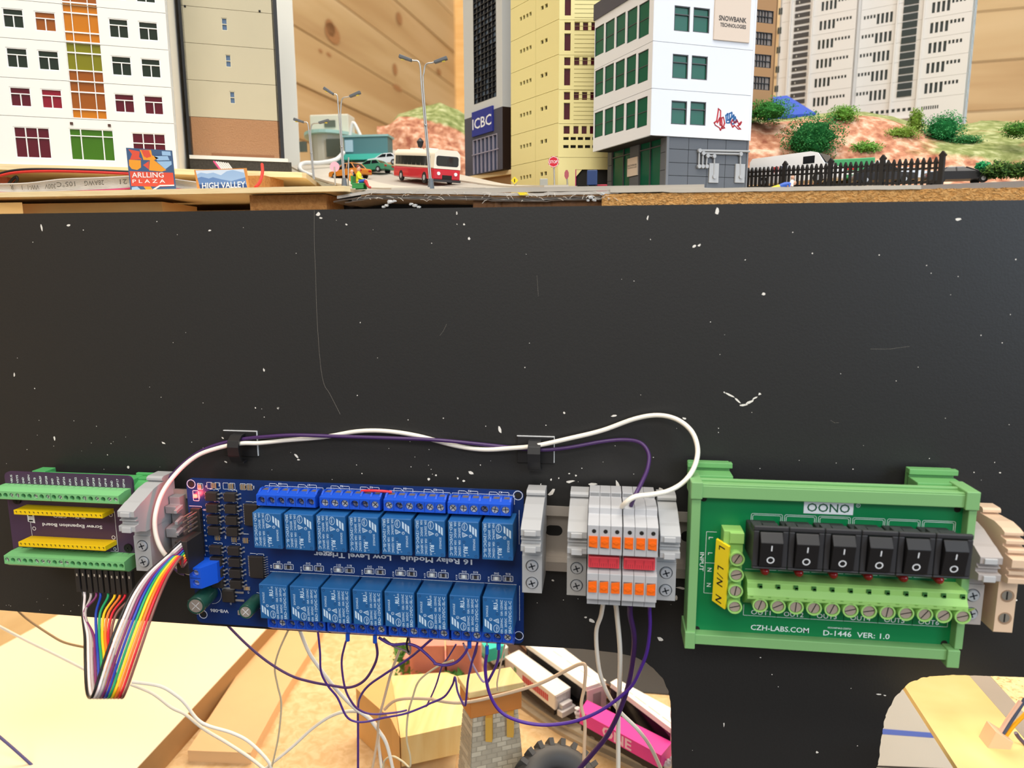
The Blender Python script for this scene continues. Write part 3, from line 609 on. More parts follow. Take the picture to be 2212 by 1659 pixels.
for i in range(9): sk.text('0', (-308 + 3.4 * i, YB, -159.8), U, V, .9)
obj('silkscreen', sk, M_white, PB)
m = MB()
for x, z in ((-315, -124), (-313.5, -148.6), (-251, -122.6), (-251.8, -148.2)): m.cyl((x, -HB - .9, z), (x, -HB, z), 2.3, 16).box(x - 1.4, x + 1.4, -HB - 1.0, -HB - .9, z - .3, z + .3, 1).box(x - .3, x + .3, -HB - 1.0, -HB - .9, z - 1.4, z + 1.4, 1)
obj('black_screw', m, [mat('black_oxide_screw', '201C1E', 0.4, 0.4), M_dark], PB)
obj('socket_label', MB().box(-309.6, -307.2, YB - .05, YB, -133, -132.1).box(-309.6, -307.2, YB - .05, YB, -136, -135.2), M_dark, PB)
def mint_strip(x0, x1, zb0, zb1, zf0, zf1, n, pat, name='terminal_strip', up=True):
    m = MB(); H = 32.0; p = (x1 - x0) / n
    pr = [(-HB, zb1), (-27, zb1), (-H, zf1), (-H, zf0), (-29, zb0), (-HB, zb0)]
    for a, b in zip(pr, pr[1:]):
        if a[0] == -H and b[0] == -H: continue
        m.poly([(x0, a[0], a[1]), (x1, a[0], a[1]), (x1, b[0], b[1]), (x0, b[0], b[1])])
    for x in (x0, x1): m.poly([(x, y, z) for y, z in pr])
    zc = (zf0 + zf1) / 2
    for i in range(n): m.holecell(x0 + p * i, x0 + p * (i + 1), zf0, zf1, x0 + p * (i + .5), zc, 1.3, -H, 2.8, 0, 0, 1, 12)
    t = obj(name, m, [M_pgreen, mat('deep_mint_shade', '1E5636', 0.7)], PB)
    q = MB()
    for i in range(n): q.box(x0 + p * i - .1, x0 + p * i + .1, -24, -HB, zb1 - .2, zb1 + .05)
    k = x0 + p * (n // 2); q.box(k - .1, k + .1, -H - .03, -H, zf0, zf1)
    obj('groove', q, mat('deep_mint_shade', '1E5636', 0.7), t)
    for i in range(n):
        if pat[i] == '.': continue
        x = x0 + p * (i + .5); s = MB().cyl((x, -H + .7, zc), (x, -H + 1.3, zc), 1.15, 12); a = random.uniform(0, 3.1); u = Vector((math.cos(a), 0, math.sin(a))); k = Vector((-u.z, 0, u.x)); c = Vector((x, -H + .66, zc))
        s.add([c - u * 1.05 - k * .17, c + u * 1.05 - k * .17, c + u * 1.05 + k * .17, c - u * 1.05 + k * .17], [(0, 1, 2, 3)], 1)
        obj('screw', s, [mat('pale_screw', 'C9D2C4', 0.4, 0.5), mat('screw_slot', '3B4048', 0.6, 0.5)], t)
mint_strip(-321.2, -247.4, -121.5, -114.9, -120.2, -115.9, 21, '...oo..o.o.o...o.o.oo'[:21])
mint_strip(-317.9, -247.7, -158.6, -151.2, -156.6, -152.0, 20, 'o.o..ooo.oo.........'[:20])
def yellow(x0, x1, z0, z1):
    m = MB().box(x0, x1, -31, -HB, z0, z1); t = obj('yellow_socket', m, mat('yellow_header', 'F0C808', 0.4), PB, bevel=.12)
    q = MB(); n = 20; p = (x1 - x0) / n
    for i in range(n): q.add([(x0 + p * (i + .35), -31.03, z1 - .5), (x0 + p * (i + .75), -31.03, z1 - .5), (x0 + p * (i + .75), -31.03, z0 + .7)], [(0, 1, 2)])
    obj('pin_hole', q, mat('dark_yellow_recess', '6A5200', 0.8), t)
yellow(-309.7, -258.4, -128.9, -126.4); yellow(-309.2, -258.5, -146.8, -144.2)
# green rail carrier behind the purple board
m = MB().box(-313.6, -305.6, -12, -4, -116, -110.6).box(-306, -250, -HB + 1.6, -7.6, -157, -112)
m.box(-252, -243, -12, -3, -117, -112.3).prism([(-3, -112), (-10, -112.5), (-19, -117.5), (-19, -134), (-3, -134)], -250, -243.5, 'x')
m.box(-254, -242.6, -8, -6, -112.3, -110.8)
obj('carrier', m, mat('carrier_mid_green', '4FA860', 0.5), PB, bevel=.3)
# ================================================================== ribbon cable
RC = thing('ribbon_cable', (-262, -30, -158), 'ten-strand rainbow ribbon cable looping from the purple screw board to the relay board', 'cable')
cols = [('1C1B1D', 'black'), ('ECE0DE', 'white'), ('B9ABA9', 'grey'), ('7A2A62', 'violet'), ('1E3FA8', 'blue'), ('1D9A62', 'green'), ('F4C81E', 'yellow'), ('F47A2A', 'orange'), ('D21A2E', 'red'), ('7E5048', 'brown')]
topx = [178, 182, 195, 206, 216, 232, 246, 257, 268, 283]
for i, (c, n) in enumerate(cols):
    f = i / 9
    L = lambda a, b: a + (b - a) * f
    pts = [(topx[i], 1272 + 4 * f, 27), (topx[i] + 1, 1290, 29)]
    if i == 3: pts.append((181, 1325, 38))
    elif i in (0, 1, 2): pts.append((L(178, 205), 1325, 38))
    else: pts.append((L(172, 252), 1325, 38))
    pts += [(L(183, 240), 1372, 48), (L(184, 246), 1420, 60), (L(185.5, 250), 1470, 70), (L(189, 258), 1500, 78), (L(196, 264), 1507, 85), (L(204, 271), 1494, 88), (L(213, 282), 1465, 86), (L(236, 306), 1395, 80), (L(262, 328), 1330, 72), (L(284, 346), 1283, 62), (L(316, 366), 1240, 48), (L(358, 392), 1203, 36), (L(374, 394), L(1184, 1224), 35), (L(390, 404), L(1169, 1213), 31)]
    mb = MB().tube(smooth_path([W(*p) for p in pts], 6), .68, 8)
    obj('strand', mb, mat('strand_' + n, c, 0.4), RC, label=n + ' strand')
for i in range(10):
    x = -278.3 + 30.2 * i / 9 + random.uniform(-.2, .2); z = -158.4 - random.uniform(0, .6)
    m = MB().box(x - 1.2, x + 1.2, -29, -26.4, z - 13.2, z)
    t = obj('crimp_housing', m, mat('crimp_black', '2B2725', 0.5), RC, bevel=.15)
    obj('metal_tongue', MB().box(x - .35, x + .35, -29.1, -28.9, z - 4.0, z - 2.6), mat('crimp_tin', 'EFE6D6', 0.3, 0.5), t)
m = MB().box(-218.6, -211.8, -31.5, -17, -157, -139.2)
obj('plug', m, mat('crimp_black', '2B2725', 0.5), RC, bevel=.3)
# ================================================================== green switch module
GM = thing('switch_module', (102, 0, -138), 'green circuit module in a pale green frame with six black rocker switches', 'switch module')
HG = 26.0
obj('board_plate', MB().box(44.5, 162.5, -HG, -HG + 1.6, -175, -105), M_pcbgreen, GM)
# frame
m = MB().box(41.4, 45.6, -31, -17, -172.5, -104.4)
obj('side_bar', m, M_grn, GM, bevel=.3)
m = MB().box(161.0, 164.4, -31, -17, -172.5, -104.5); obj('side_bar', m, M_grn, GM, bevel=.3)
for z0, z1, nm in ((-105.3, -99.4, 'top_bar'), (-178.2, -173.2, 'bottom_bar')):
    m = MB().box(43, 163, -31, -18, z0, z1); 
    if nm == 'top_bar': m.box(44, 162, -30.5, -28.5, z1, z1 + .7).box(44, 162, -24, -22, z1, z1 + 1.2)
    obj(nm, m, M_grn, GM, bevel=.3)
for x0, x1, z0, z1 in ((40.8, 46.0, -105.7, -97.6), (158.8, 164.6, -106.0, -97.6), (40.6, 45.4, -180.2, -171.6), (157.8, 163.2, -181.2, -172.6)):
    obj('corner_cap', MB().box(x0, x1, -32.3, -15.5, z0, z1), M_grn, GM, bevel=.4)
for x0, x1 in ((41.5, 62.8), (143.6, 165.2)):
    m = MB().box(x0 + .5, x1 - 1, -18.5, -7, -104, -98.2).box(x0 + .5, x1 - 1, -8, -4, -104, -94.5).box(x0, x1, -10, -6.5, -96.8, -94.2); obj('rail_clip', m, mat('clip_green', '6AA866', 0.5), GM, bevel=.3)
YG = -HG - .03
obj('logo_plate', MB().add([(92.6, YG, -106.3), (114.3, YG, -106.3), (114.3, YG, -112.4), (92.6, YG, -112.4)], [(3, 2, 1, 0)]), M_white, GM)
obj('logo_lettering', MB().text('OONO', (94.0, YG - .03, -111.4), U, V, 4.0, 18.8, bold=.25), mat('logo_green', '0A5A3A', 0.5), GM)
sk = MB().ring((116.3, YG, -107.7), .75, .95, 18).text('R', (115.95, YG, -108.1), U, V, .8)
sk.text('CZH-LABS.COM', (72.0, YG, -171.6), U, V, 2.6, 26.6); sk.text('D-1446  VER: 1.0', (105.2, YG, -172.2), U, V, 2.6, 29.6)
sk.text('053344P4A3-220721', (107, YG, -168.6), U, V, .8, 10.5)
sk.text('INPUT', (46.9, YG, -133.8), -V, U, 1.9, 9.4)
sk.line([(54, YG, -123.4), (49.4, YG, -123.4), (49.4, YG, -154.2), (56, YG, -154.2)], .2); sk.line([(49.4, YG, -138.9), (54, YG, -138.9)], .2)
for i, c in enumerate('LLNN'): sk.text(c, (50.6, YG, -126 - 7.7 * i), -V, U, 2.0)
for i in range(6):
    x = 69.4 + 15.0 * i
    for g in (0, .7): sk.line([(x + g, YG, -121), (x + g, YG, -114 - g), (x + .5 + g, YG, -113.5 - g), (x + 13.5 - g, YG, -113.5 - g), (x + 14 - g, YG, -114 - g), (x + 14 - g, YG, -121)], .18)
    sk.text('OUT%d' % (i + 1), (71.7 + 15.0 * i, YG, -163.7), U, V, 2.3, 9)
    sk.line([(68.2 + 15.2 * i, YG, -159), (68.2 + 15.2 * i, YG, -164.4), (68.2 + 15.2 * (i + 1), YG, -164.4), (68.2 + 15.2 * (i + 1), YG, -159)], .18)
    sk.line([(68 + 15 * i, YG, -141), (82 + 15 * i, YG, -141)], .18)
obj('silkscreen', sk, M_white, GM)
m = MB()
for x, z in ((47.5, -107.2), (46.8, -173), (158.6, -107.7), (158.8, -172.6)): m.cyl((x, YG, z), (x, -HG, z), 1.5, 16)
obj('mounting_hole', m, M_dark, GM)
# rocker switches
M_sw = mat('switch_black', '2C2C2F', 0.5, bump=.04, bscale=2500)
first = None
for i in range(6):
    x = 66.2 + 14.95 * i; org = (x + 7.4, -HG, -121.5); lx = (org[0] - GM['org'][0], org[1] - GM['org'][1], org[2] - GM['org'][2])
    if first is None:
        m = MB()
        # bezel: flange with a window
        for a in ((-7.35, 7.35, 7.8, 9.9), (-7.35, 7.35, -9.9, -8.8), (-7.35, -4.9, -8.8, 7.8), (4.9, 7.35, -8.8, 7.8)): m.box(a[0], a[1], -22, -20, a[2], a[3])
        m.box(-6.5, 6.5, -20, 0, -9.3, 5.0)
        s = obj('rocker_switch', m, M_sw, GM, bevel=.45, loc=lx)
        m = MB().box(-6, -2.0, -18, -8, 5.0, 7.2).box(-1.0, 5.5, -16, -8, 5.0, 6.6); obj('side_latch', m, mat('worn_switch_black', '2E3233', 0.6, var=.5, bscale=800), s, loc=(0, 0, 0))
        pr = [(-19.5, 7.6), (-22.4, 7.4), (-25.0, 3.4), (-22.8, -8.2), (-19.5, -8.6)]
        obj('rocker', MB().prism(pr, -4.6, 4.6, 'x'), mat('rocker_black', '1C1C1E', 0.38), s, loc=(0, 0, 0), bevel=.2)
        yf = lambda z: -22.8 - (z + 8.2) * .19 - .05
        q = MB().add([(-.25, yf(-.4), -.4), (.25, yf(-.4), -.4), (.25, yf(2.2), 2.2), (-.25, yf(2.2), 2.2)], [(0, 1, 2, 3)])
        n = 20; vs = [(r * math.cos(2 * math.pi * k / n), yf(-4.9 + r * math.sin(2 * math.pi * k / n)), -4.9 + r * math.sin(2 * math.pi * k / n)) for r in (1.15, 1.65) for k in range(n)]
        q.add(vs, [(k, (k + 1) % n, (k + 1) % n + n, k + n) for k in range(n)])
        obj('marking', q, M_white, s, loc=(0, 0, 0)); first = s
    else: copy_part(first, GM, lx)
    c = (75.8 + 15.15 * i, -HG, -139.4)
    m = MB().cyl(c, (c[0], -31, c[2]), 2.0, 16).ball((c[0], -31, c[2]), 2.0, 16, 8); obj('red_lamp', m, mat('red_led_lens', 'A81420', 0.2, coat=.4), GM)
# output terminal strip with twelve screws
m = MB(); pr = [(-HG, -142.2), (-34.5, -142.4), (-36, -143.2), (-36, -145.8), (-38, -148.5), (-38, -150.3), (-30, -156), (-HG, -157)]
m.prism(pr, 67.2, 161.5, 'x'); t = obj('output_terminal', m, M_tgreen, GM, bevel=.2)
q = MB()
for i in range(12):
    x = 73.0 + 7.88 * i
    q.box(x - 1.2, x + .8, -36.4, -35.9, -145.2, -143.5); q.box(x - .5, x + .9, -36.4, -35.9, -145.7, -144.4)
obj('wire_slot', q, mat('deep_green_recess', '2F6A2A', 0.8), t)
q = MB()
for i in range(13): x = 69.0 + 7.88 * i; q.hexa([(x - .6, -38.1, -149.2), (x + .6, -38.1, -149.2), (x + .6, -30, -156), (x - .6, -30, -156), (x - .6, -38.6, -148.6), (x + .6, -38.6, -148.6), (x + .6, -36, -150), (x - .6, -36, -150)])
obj('web', q, M_tgreen, t)
def tube_screw(parent, x, z, h, r=3.4, m_=M_tgreen):
    m = MB(); n = 24
    vs = []
    for rr, y in ((r, -HG), (r, -h), (r * .80, -h), (r * .80, -h + 1.6)): vs += [(x + rr * math.cos(2 * math.pi * i / n), y, z + rr * math.sin(2 * math.pi * i / n)) for i in range(n)]
    m.add(vs, [(j * n + i, j * n + (i + 1) % n, (j + 1) * n + (i + 1) % n, (j + 1) * n + i) for j in range(3) for i in range(n)], 0, False); m.add(vs, [tuple(range(3 * n, 4 * n))], 0)
    obj('screw_collar', m, m_, parent)
    s = MB().cyl((x, -h + .5, z), (x, -h + 1.5, z), r * .72, 18); a = random.uniform(.2, 1.6); u = Vector((math.cos(a), 0, math.sin(a))); k = Vector((-u.z, 0, u.x)); c = Vector((x, -h + .45, z))
    s.add([c - u * r * .68 - k * .22, c + u * r * .68 - k * .22, c + u * r * .68 + k * .22, c - u * r * .68 + k * .22], [(0, 1, 2, 3)], 1)
    obj('screw', s, [mat('brassy_steel_screw', 'C4B6A8', 0.35, 0.5), M_dark], parent)
for i in range(12): tube_screw(t, 73.0 + 7.88 * i, -153.3, 38)
# input terminal with yellow label
m = MB().box(56.0, 64.8, -34, -HG, -157, -119.6).box(58.5, 64.8, -36, -30, -124.8, -119.8)
t = obj('input_terminal', m, M_tgreen, GM, bevel=.2)
lab = [(53.0, -32, -124.6), (58.0, -37.5, -126.0), (57.4, -37.5, -156.4), (52.4, -32, -155.0)]
m = MB(); back = [(x + .9, y + 1.4, z) for x, y, z in lab]; m.hexa(back + lab, 0); obj('label_wedge', m, mat('label_yellow', 'F2D81E', 0.5), t)
q = MB(); nrm = (Vector(lab[1]) - Vector(lab[0])).cross(Vector(lab[3]) - Vector(lab[0])).normalized(); 
if nrm.y > 0: nrm = -nrm
uu = (Vector(lab[1]) - Vector(lab[0])).normalized(); dd = (Vector(lab[3]) - Vector(lab[0])).normalized()
for s_, f in (('L', .08), ('L', .40), ('/', .52), ('N', .60), ('N', .87)):
    o = Vector(lab[0]) + (Vector(lab[3]) - Vector(lab[0])) * f + uu * 2.0 + nrm * .06 - dd * 0.6
    o = o + (Vector((0, 0, 0)))
    q.text(s_, o, dd, uu, 3.4, bold=.3)
obj('label_lettering', q, M_dark, t)
for z in (-131.5, -139.2, -147.0, -154.8): tube_screw(t, 61.8, z, 38, 3.3)
# ================================================================== layout base
def pr(x, y, z):
    a = x * CR + (y + DIST) * CN - z * CD
    return (CX + F_PX * a.x / a.z, CY + F_PX * a.y / a.z)
M_pine = ramp_mat('pine_wood', [(0.0, 'C98F4E'), (0.45, 'DDAE6B'), (0.7, 'E6BD7E'), (1.0, 'EBC98F')], (1, 1, 14), 6, 5, 0.6, 1.5, 0.1)
M_pine_end = ramp_mat('sawn_wood_end', [(0.0, '8C5A2E'), (0.5, 'B07A44'), (1.0, 'C79256')], (1, 1, 1), 400, 5, 0.8, 1.0, 0.6)
M_ply = ramp_mat('plywood_edge', [(0.0, 'D9B983'), (0.5, 'EBD4A4'), (1.0, 'F3E3BC')], (1, 1, 20), 60, 4, 0.7, 0.5, 0.1)
M_plyface = ramp_mat('plywood_face', [(0.0, 'B99A6E'), (0.5, 'C9AC7E'), (1.0, 'D4BA8E')], (1, 8, 8), 20, 4, 0.7, 0.5, 0.05)
M_chip2 = ramp_mat('raw_chipboard_edge', [(0.0, '8A5A28'), (0.35, 'C08848'), (0.6, 'D9A666'), (1.0, 'EBC48A')], (1, 1, 1.6), 420, 8, 0.9, 1.5, 1.0, bdist=.002)
M_chipface = ramp_mat('chipboard_face', [(0.0, 'B8935F'), (0.4, 'CFAD7E'), (0.6, 'DBBE92'), (1.0, 'E6CFA8')], (1, 1, 1), 120, 8, 0.8, 1.0, 0.25)
M_road = mat('asphalt_grey_paint', 'A9A399', 0.8, var=.06, bscale=90)
M_pave = mat('concrete_grey_card', 'BEB6A8', 0.8, var=.06, bscale=120)
zc0 = at(1900, 415, 3).z
slab = thing('layout_baseboard', (100, 3, 17), 'thick raw chipboard baseboard under the model town, its rough edge above the black fascia', 'board')
m = MB(); X0_, X1_ = at(1300, 430, 4).x, 330; N_ = 160
# rough sawn edge: real relief
vs = []; rows = 8
for j in range(rows + 1):
    for i in range(N_ + 1):
        x = X0_ + (X1_ - X0_) * i / N_; z = 16 + (35.2 - 16) * j / rows
        d = noise.noise(Vector((x * .55, z * .7, 3))) * .5 + noise.noise(Vector((x * 1.6, z * 2, 9))) * .35
        vs.append((x, 4 + d, z + (0.5 * noise.noise(Vector((x * .4, 1, 1))) if j == rows else 0)))
m.add(vs, [(j * (N_ + 1) + i, j * (N_ + 1) + i + 1, (j + 1) * (N_ + 1) + i + 1, (j + 1) * (N_ + 1) + i) for j in range(rows) for i in range(N_)])
obj('sawn_edge', m, M_chip2, slab)
obj('slab', MB().box(X0_ + 1, X1_, 5, 700, 16, 34.6).box(-420, X0_, 60, 700, 16, 34.6), M_chipface, slab)
def gz(y): return 38.6 + .095 * y + .00026 * y * y
ycx = at(1205, 412, 75).x; tx = at(845, 380, 200).x
def gxz(x, y):
    """street height: steeper on the left, where the road climbs away"""
    f = min(1, max(0, (ycx - 8 - x) / 45)); f = f * f * (3 - 2 * f); return gz(y) + f * (.008 * y + .00030 * y * y)
def ground(px, y):
    q = at(px, 400, y); return Vector((q.x, y, gxz(q.x, y)))
def strip(fx0, fx1, y0, y1, dz, ny=14, m=None, thick=2.2, nx=1):
    m = m or MB(); W_ = nx + 1; vs = []
    for i in range(ny + 1):
        y = y0 + (y1 - y0) * i / ny
        for j in range(W_): x = fx0(y) + (fx1(y) - fx0(y)) * j / nx; vs.append((x, y, gxz(x, y) + dz))
    n = len(vs); vs += [(x, y, z - thick) for x, y, z in vs]; fs = []
    for i in range(ny):
        for j in range(nx): k = i * W_ + j; fs += [(k, k + 1, k + W_ + 1, k + W_), (n + k + W_, n + k + W_ + 1, n + k + 1, n + k)]
        for j in (0, nx): k = i * W_ + j; fs.append((k, k + W_, n + k + W_, n + k))
    for j in range(nx):
        for i in (0, ny): k = i * W_ + j; fs.append((k, k + 1, n + k + 1, n + k))
    return m.add(vs, fs)
street = thing('street', (-60, 6, 36), 'grey card street surface of the model town rising away behind the fascia', 'road')
xa = at(790, 412, 6).x; xb = at(1330, 412, 6).x
def xr(y): return ycx + 75 if y < 14 else (ycx + 12 if y < 66 else ycx - 36 - .98 * (y - 66))
obj('road_surface', strip(lambda y: xa - .55 * (y - 6) if y < 190 else tx, xr, 6, 244, 0, 60, nx=24), M_road, street)
obj('kerb', strip(lambda y: xa + 14 - .75 * (y - 6), lambda y: xa + 34 - .66 * (y - 6), 7, 185, .9, thick=1.2, ny=30), M_pave, street)
obj('kerb', strip(lambda y: xa + 92 - .72 * (y - 6), lambda y: xa + 104 - .66 * (y - 6), 7, 200, .9, thick=1.2, ny=30), M_pave, street)
lnm = MB()
strip(lambda y: xa + 62 - .66 * (y - 6), lambda y: xa + 63 - .66 * (y - 6), 8, 200, .12, m=lnm, thick=.2, ny=30)
obj('lane_line', lnm, mat('faded_line_paint', '6E6A64', 0.8), street)
# ragged stacked card layers along the street's front edge
ce = thing('card_edge', (-60, 4, 33), 'ragged stacked layers of torn grey and brown card along the front of the street', 'card layers')
def ragged(px0, px1, top, th, y, seed, mt, name='card_layer', lo=4):
    a = at(px0, 0, y).x; b = at(px1, 0, y).x; n = 60; vs = []
    for i in range(n + 1):
        f = i / n; px = px0 + (px1 - px0) * f; t = top(px); q = at(px, t, y); q2 = at(px, t + th, y)
        j = noise.noise(Vector((f * 30, seed, 0))) * .8; jz = noise.noise(Vector((f * 22, seed, 5))) * .22
        vs += [(q.x, y + j, q.z + jz), (q.x, y + 30, q.z + jz + 1.0), (q2.x, y + 30, q2.z + jz), (q2.x, y + j * .8, q2.z + jz)]
    fs = []
    for i in range(n):
        for k in range(4): fs.append((4 * i + k, 4 * i + 4 + k, 4 * i + 4 + (k + 1) % 4, 4 * i + (k + 1) % 4))
    fs += [(0, 1, 2, 3), (4 * n + 3, 4 * n + 2, 4 * n + 1, 4 * n)]
    obj(name, MB().add(vs, fs), mt, ce)
def topf(px):
    return 411 + (px - 800) * 0.011 + (2.0 if 1060 < px < 1180 else 0) + (16 * max(0, (800 - px) / 90) if px < 800 else 0) - (5 * max(0, (px - 1180) / 160))
ragged(728, 1336, topf, 6.5, 4.2, 1, mat('light_grey_card', 'B9B3AA', 0.85, var=.1, bscale=300))
ragged(780, 1330, lambda p: topf(p) + 7, 2.6, 4.8, 2, mat('brown_corrugated_card', '9A7044', 0.9, var=.15, bscale=300))
ragged(720, 1334, lambda p: topf(p) + 10, 3.0, 4.4, 3, mat('dark_brown_card', '5E5248', 0.9, var=.3, bscale=300))  # darker brown-grey layer between the paler ones
ragged(760, 1320, lambda p: topf(p) + 13.5, 2.4, 5.2, 4, mat('light_grey_card', 'B9B3AA', 0.85))
ragged(745, 1338, lambda p: topf(p) + 16.5, 2.4, 4.6, 5, mat('dark_brown_card', '5E5248', 0.9))
ragged(1022, 1345, lambda p: topf(p) + 19.5, 24, 6.5, 6, mat('brown_hardboard', '6F4A2A', 0.8, var=.2, bscale=100), 'backing_strip')
fz = MB()
for k in range(60):
    px = random.uniform(730, 1335); a = at(px, topf(px) + random.uniform(2, 20), 3.7); d = Vector((random.uniform(-4, 4), random.uniform(-1.5, 0), random.uniform(-2, 2)))
    fz.tube([a, a + d * .5 + Vector((0, -.4, .4)), a + d], .12, 4)
obj('torn_fibre', fz, mat('paper_fibre', 'D8D2C6', 0.9), ce, stuff=True)
gl = MB()
for px, py, s in ((842, 436, 1.3), (835, 444, .9), (828, 447, .8), (852, 434, .8), (888, 441, .8), (896, 444, 1.0), (904, 447, .8), (1276, 426, 1.1), (1284, 432, .9), (1270, 433, .7), (1301, 419, .9)):
    c = at(px, py, 3.4); gl.ball(c, s, 8, 5, sq=(1.3, .4, .7), jit=.35)
obj('glue_blob', gl, mat('dried_glue', 'D6D8D8', 0.25, trans=.3), ce, stuff=True)
a = at(700, 440, 34); b = at(1024, 440, 34); single('gap_shade_box', MB().box(a.x, b.x, 34, 37, 20, 38.5), M_black, (a.x + 40, 34, 20), 'black box added as shade in the gap beneath the torn card layers', 'board')  # black box added to stand in for the shade in this gap
# dark gap under the card and the timber blocks behind the fascia
z_lo = 26
def block(name, px0, px1, py0, y0, y1, m_, label, cat='wood block', pyb=462):
    a = at(px0, py0, y0); b = at(px1, py0, y0)
    return single(name, MB().box(a.x, b.x, y0, y1, z_lo, a.z), m_, (a.x, y0, z_lo), label, cat, None, .4)
a = at(705, 428, 9)
single('timber_block', MB().box(at(540, 440, 9).x, a.x, 9, 70, 24, at(600, 421, 9).z), M_pine_end, (-150, 9, 24), 'rough sawn end of a timber block above the fascia beneath the thin plywood', 'wood block')
single('timber_batten', MB().box(-360, at(345, 440, 14).x, 16, 50, 24, at(200, 438, 16).z), M_pine, (-260, 16, 24), 'long pale timber batten resting behind the left end of the fascia top', 'wood block')
single('timber_offcut', MB().prism([(-400, 14), (at(50, 458, 5).x, 5), (at(2, 440, 5).x, 5), (-400, 5)][::-1], 24, at(0, 438, 5).z, 'z'), M_pine, (-350, 6, 24), 'short light wood offcut at the far left just above the fascia', 'wood block')
# two thin plywood sheets
zl = at(0, 416, 4).z; zu = at(0, 352, 12).z
ap = atz(752, 401, zl)
sh = MB().prism([(-420, 3.2), (ap.x - 2, ap.y), (ap.x, ap.y + 3), (ap.x - 50, 130), (-420, 130)], zl - 2.7, zl, 'z')
single('plywood_sheet', sh, [M_ply], (-250, 4, zl), 'lower thin plywood sheet over the left end of the fascia carrying the two small signs', 'plywood sheet', 'thin plywood sheets')
ub = atz(652, 372, zu)
sh = MB().prism([(-440, 5), (-345, 11), (ub.x, ub.y), (ub.x + 1, ub.y + 4), (ub.x - 40, ub.y + 160), (-440, 200)], zu - 3.2, zu, 'z')
single('plywood_sheet', sh, [M_ply], (-250, 20, zu), 'upper plywood sheet carrying the white and beige model buildings', 'plywood sheet', 'thin plywood sheets')
single('support_block', MB().box(at(220, 380, 70).x, at(390, 380, 70).x, 70, 95, zl, zu - 3.2), M_pine_end, (-200, 70, zl), 'wide rough spacer block between the plywood sheets behind the taller sign', 'wood block')
single('support_block', MB().box(at(530, 380, 60).x, at(572, 380, 60).x, 60, 85, zl, zu - 3.2), M_pine_end, (-130, 60, zl), 'narrow rough spacer block between the plywood sheets behind the mountain sign', 'wood block')
# ------------------------------------------------------------------ building helpers
TH = math.radians(24); E1 = Vector((math.cos(TH), math.sin(TH), 0)); E2 = Vector((-math.sin(TH), math.cos(TH), 0))
def ang(d): return Vector((math.cos(math.radians(d)), math.sin(math.radians(d)), 0))
class Face:
    """vertical wall plane from A towards u; d is outward"""
    def __init__(s, A, u, L): s.A = Vector(A); s.u = Vector(u).normalized(); s.L = L; s.n = Vector((s.u.y, -s.u.x, 0))
    def pt(s, u, v, d=0): return s.A + s.u * u + s.n * d + Vector((0, 0, v))
    def uv(s, px, py):
        r = Vector(((px - CX) / F_PX, (py - CY) / F_PX, 1.0)); w = Vector((r.dot(CR), r.dot(CN), -r.dot(CD))); o = Vector((0, -DIST, 0))
        t = (s.A - o).dot(s.n) / w.dot(s.n); p = o + w * t; q = p - s.A; return (q.dot(s.u), q.z)
    def rect(s, x0, y0, x1, y1):
        a = s.uv(x0, y0); b = s.uv(x1, y1); return (a[0], b[1], b[0], a[1])
    def box(s, mb, u0, u1, v0, v1, d0, d1, mi=0):
        p = [s.pt(u, v, d) for v in (v0, v1) for u, d in ((u0, d0), (u1, d0), (u1, d1), (u0, d1))]
        return mb.hexa(p, mi)
    def quad(s, mb, u0, u1, v0, v1, d, mi=0): return mb.add([s.pt(u0, v0, d), s.pt(u1, v0, d), s.pt(u1, v1, d), s.pt(u0, v1, d)], [(0, 1, 2, 3)], mi)
def wallgrid(mb, F, u0, u1, v0, v1, holes, th, mi=0):
    hs = [h for h in holes if h[0] < u1 and h[2] > u0 and h[1] < v1 and h[3] > v0]
    us = sorted(set([u0, u1] + [min(max(x, u0), u1) for h in hs for x in (h[0], h[2])])); vs = sorted(set([v0, v1] + [min(max(x, v0), v1) for h in hs for x in (h[1], h[3])]))
    for a, b in zip(us, us[1:]):
        for c, d in zip(vs, vs[1:]):
            m_, n_ = (a + b) / 2, (c + d) / 2
            if b - a < 1e-5 or d - c < 1e-5: continue
            if any(h[0] < m_ < h[2] and h[1] < n_ < h[3] for h in hs): continue
            F.quad(mb, a, b, c, d, 0, mi)
    for h in hs:
        a, c, b, d = h; P_ = F.pt
        for q in ([P_(a, c, 0), P_(b, c, 0), P_(b, c, -th), P_(a, c, -th)], [P_(a, d, -th), P_(b, d, -th), P_(b, d, 0), P_(a, d, 0)], [P_(a, c, -th), P_(a, d, -th), P_(a, d, 0), P_(a, c, 0)], [P_(b, c, 0), P_(b, d, 0), P_(b, d, -th), P_(b, c, -th)]): mb.add(q, [(0, 1, 2, 3)], mi)
    P_ = F.pt
    for q in ([P_(u0, v0, 0), P_(u1, v0, 0), P_(u1, v0, -th), P_(u0, v0, -th)], [P_(u0, v1, -th), P_(u1, v1, -th), P_(u1, v1, 0), P_(u0, v1, 0)], [P_(u0, v0, -th), P_(u0, v1, -th), P_(u0, v1, 0), P_(u0, v0, 0)], [P_(u1, v0, 0), P_(u1, v1, 0), P_(u1, v1, -th), P_(u1, v0, -th)]): mb.add(q, [(0, 1, 2, 3)], mi)
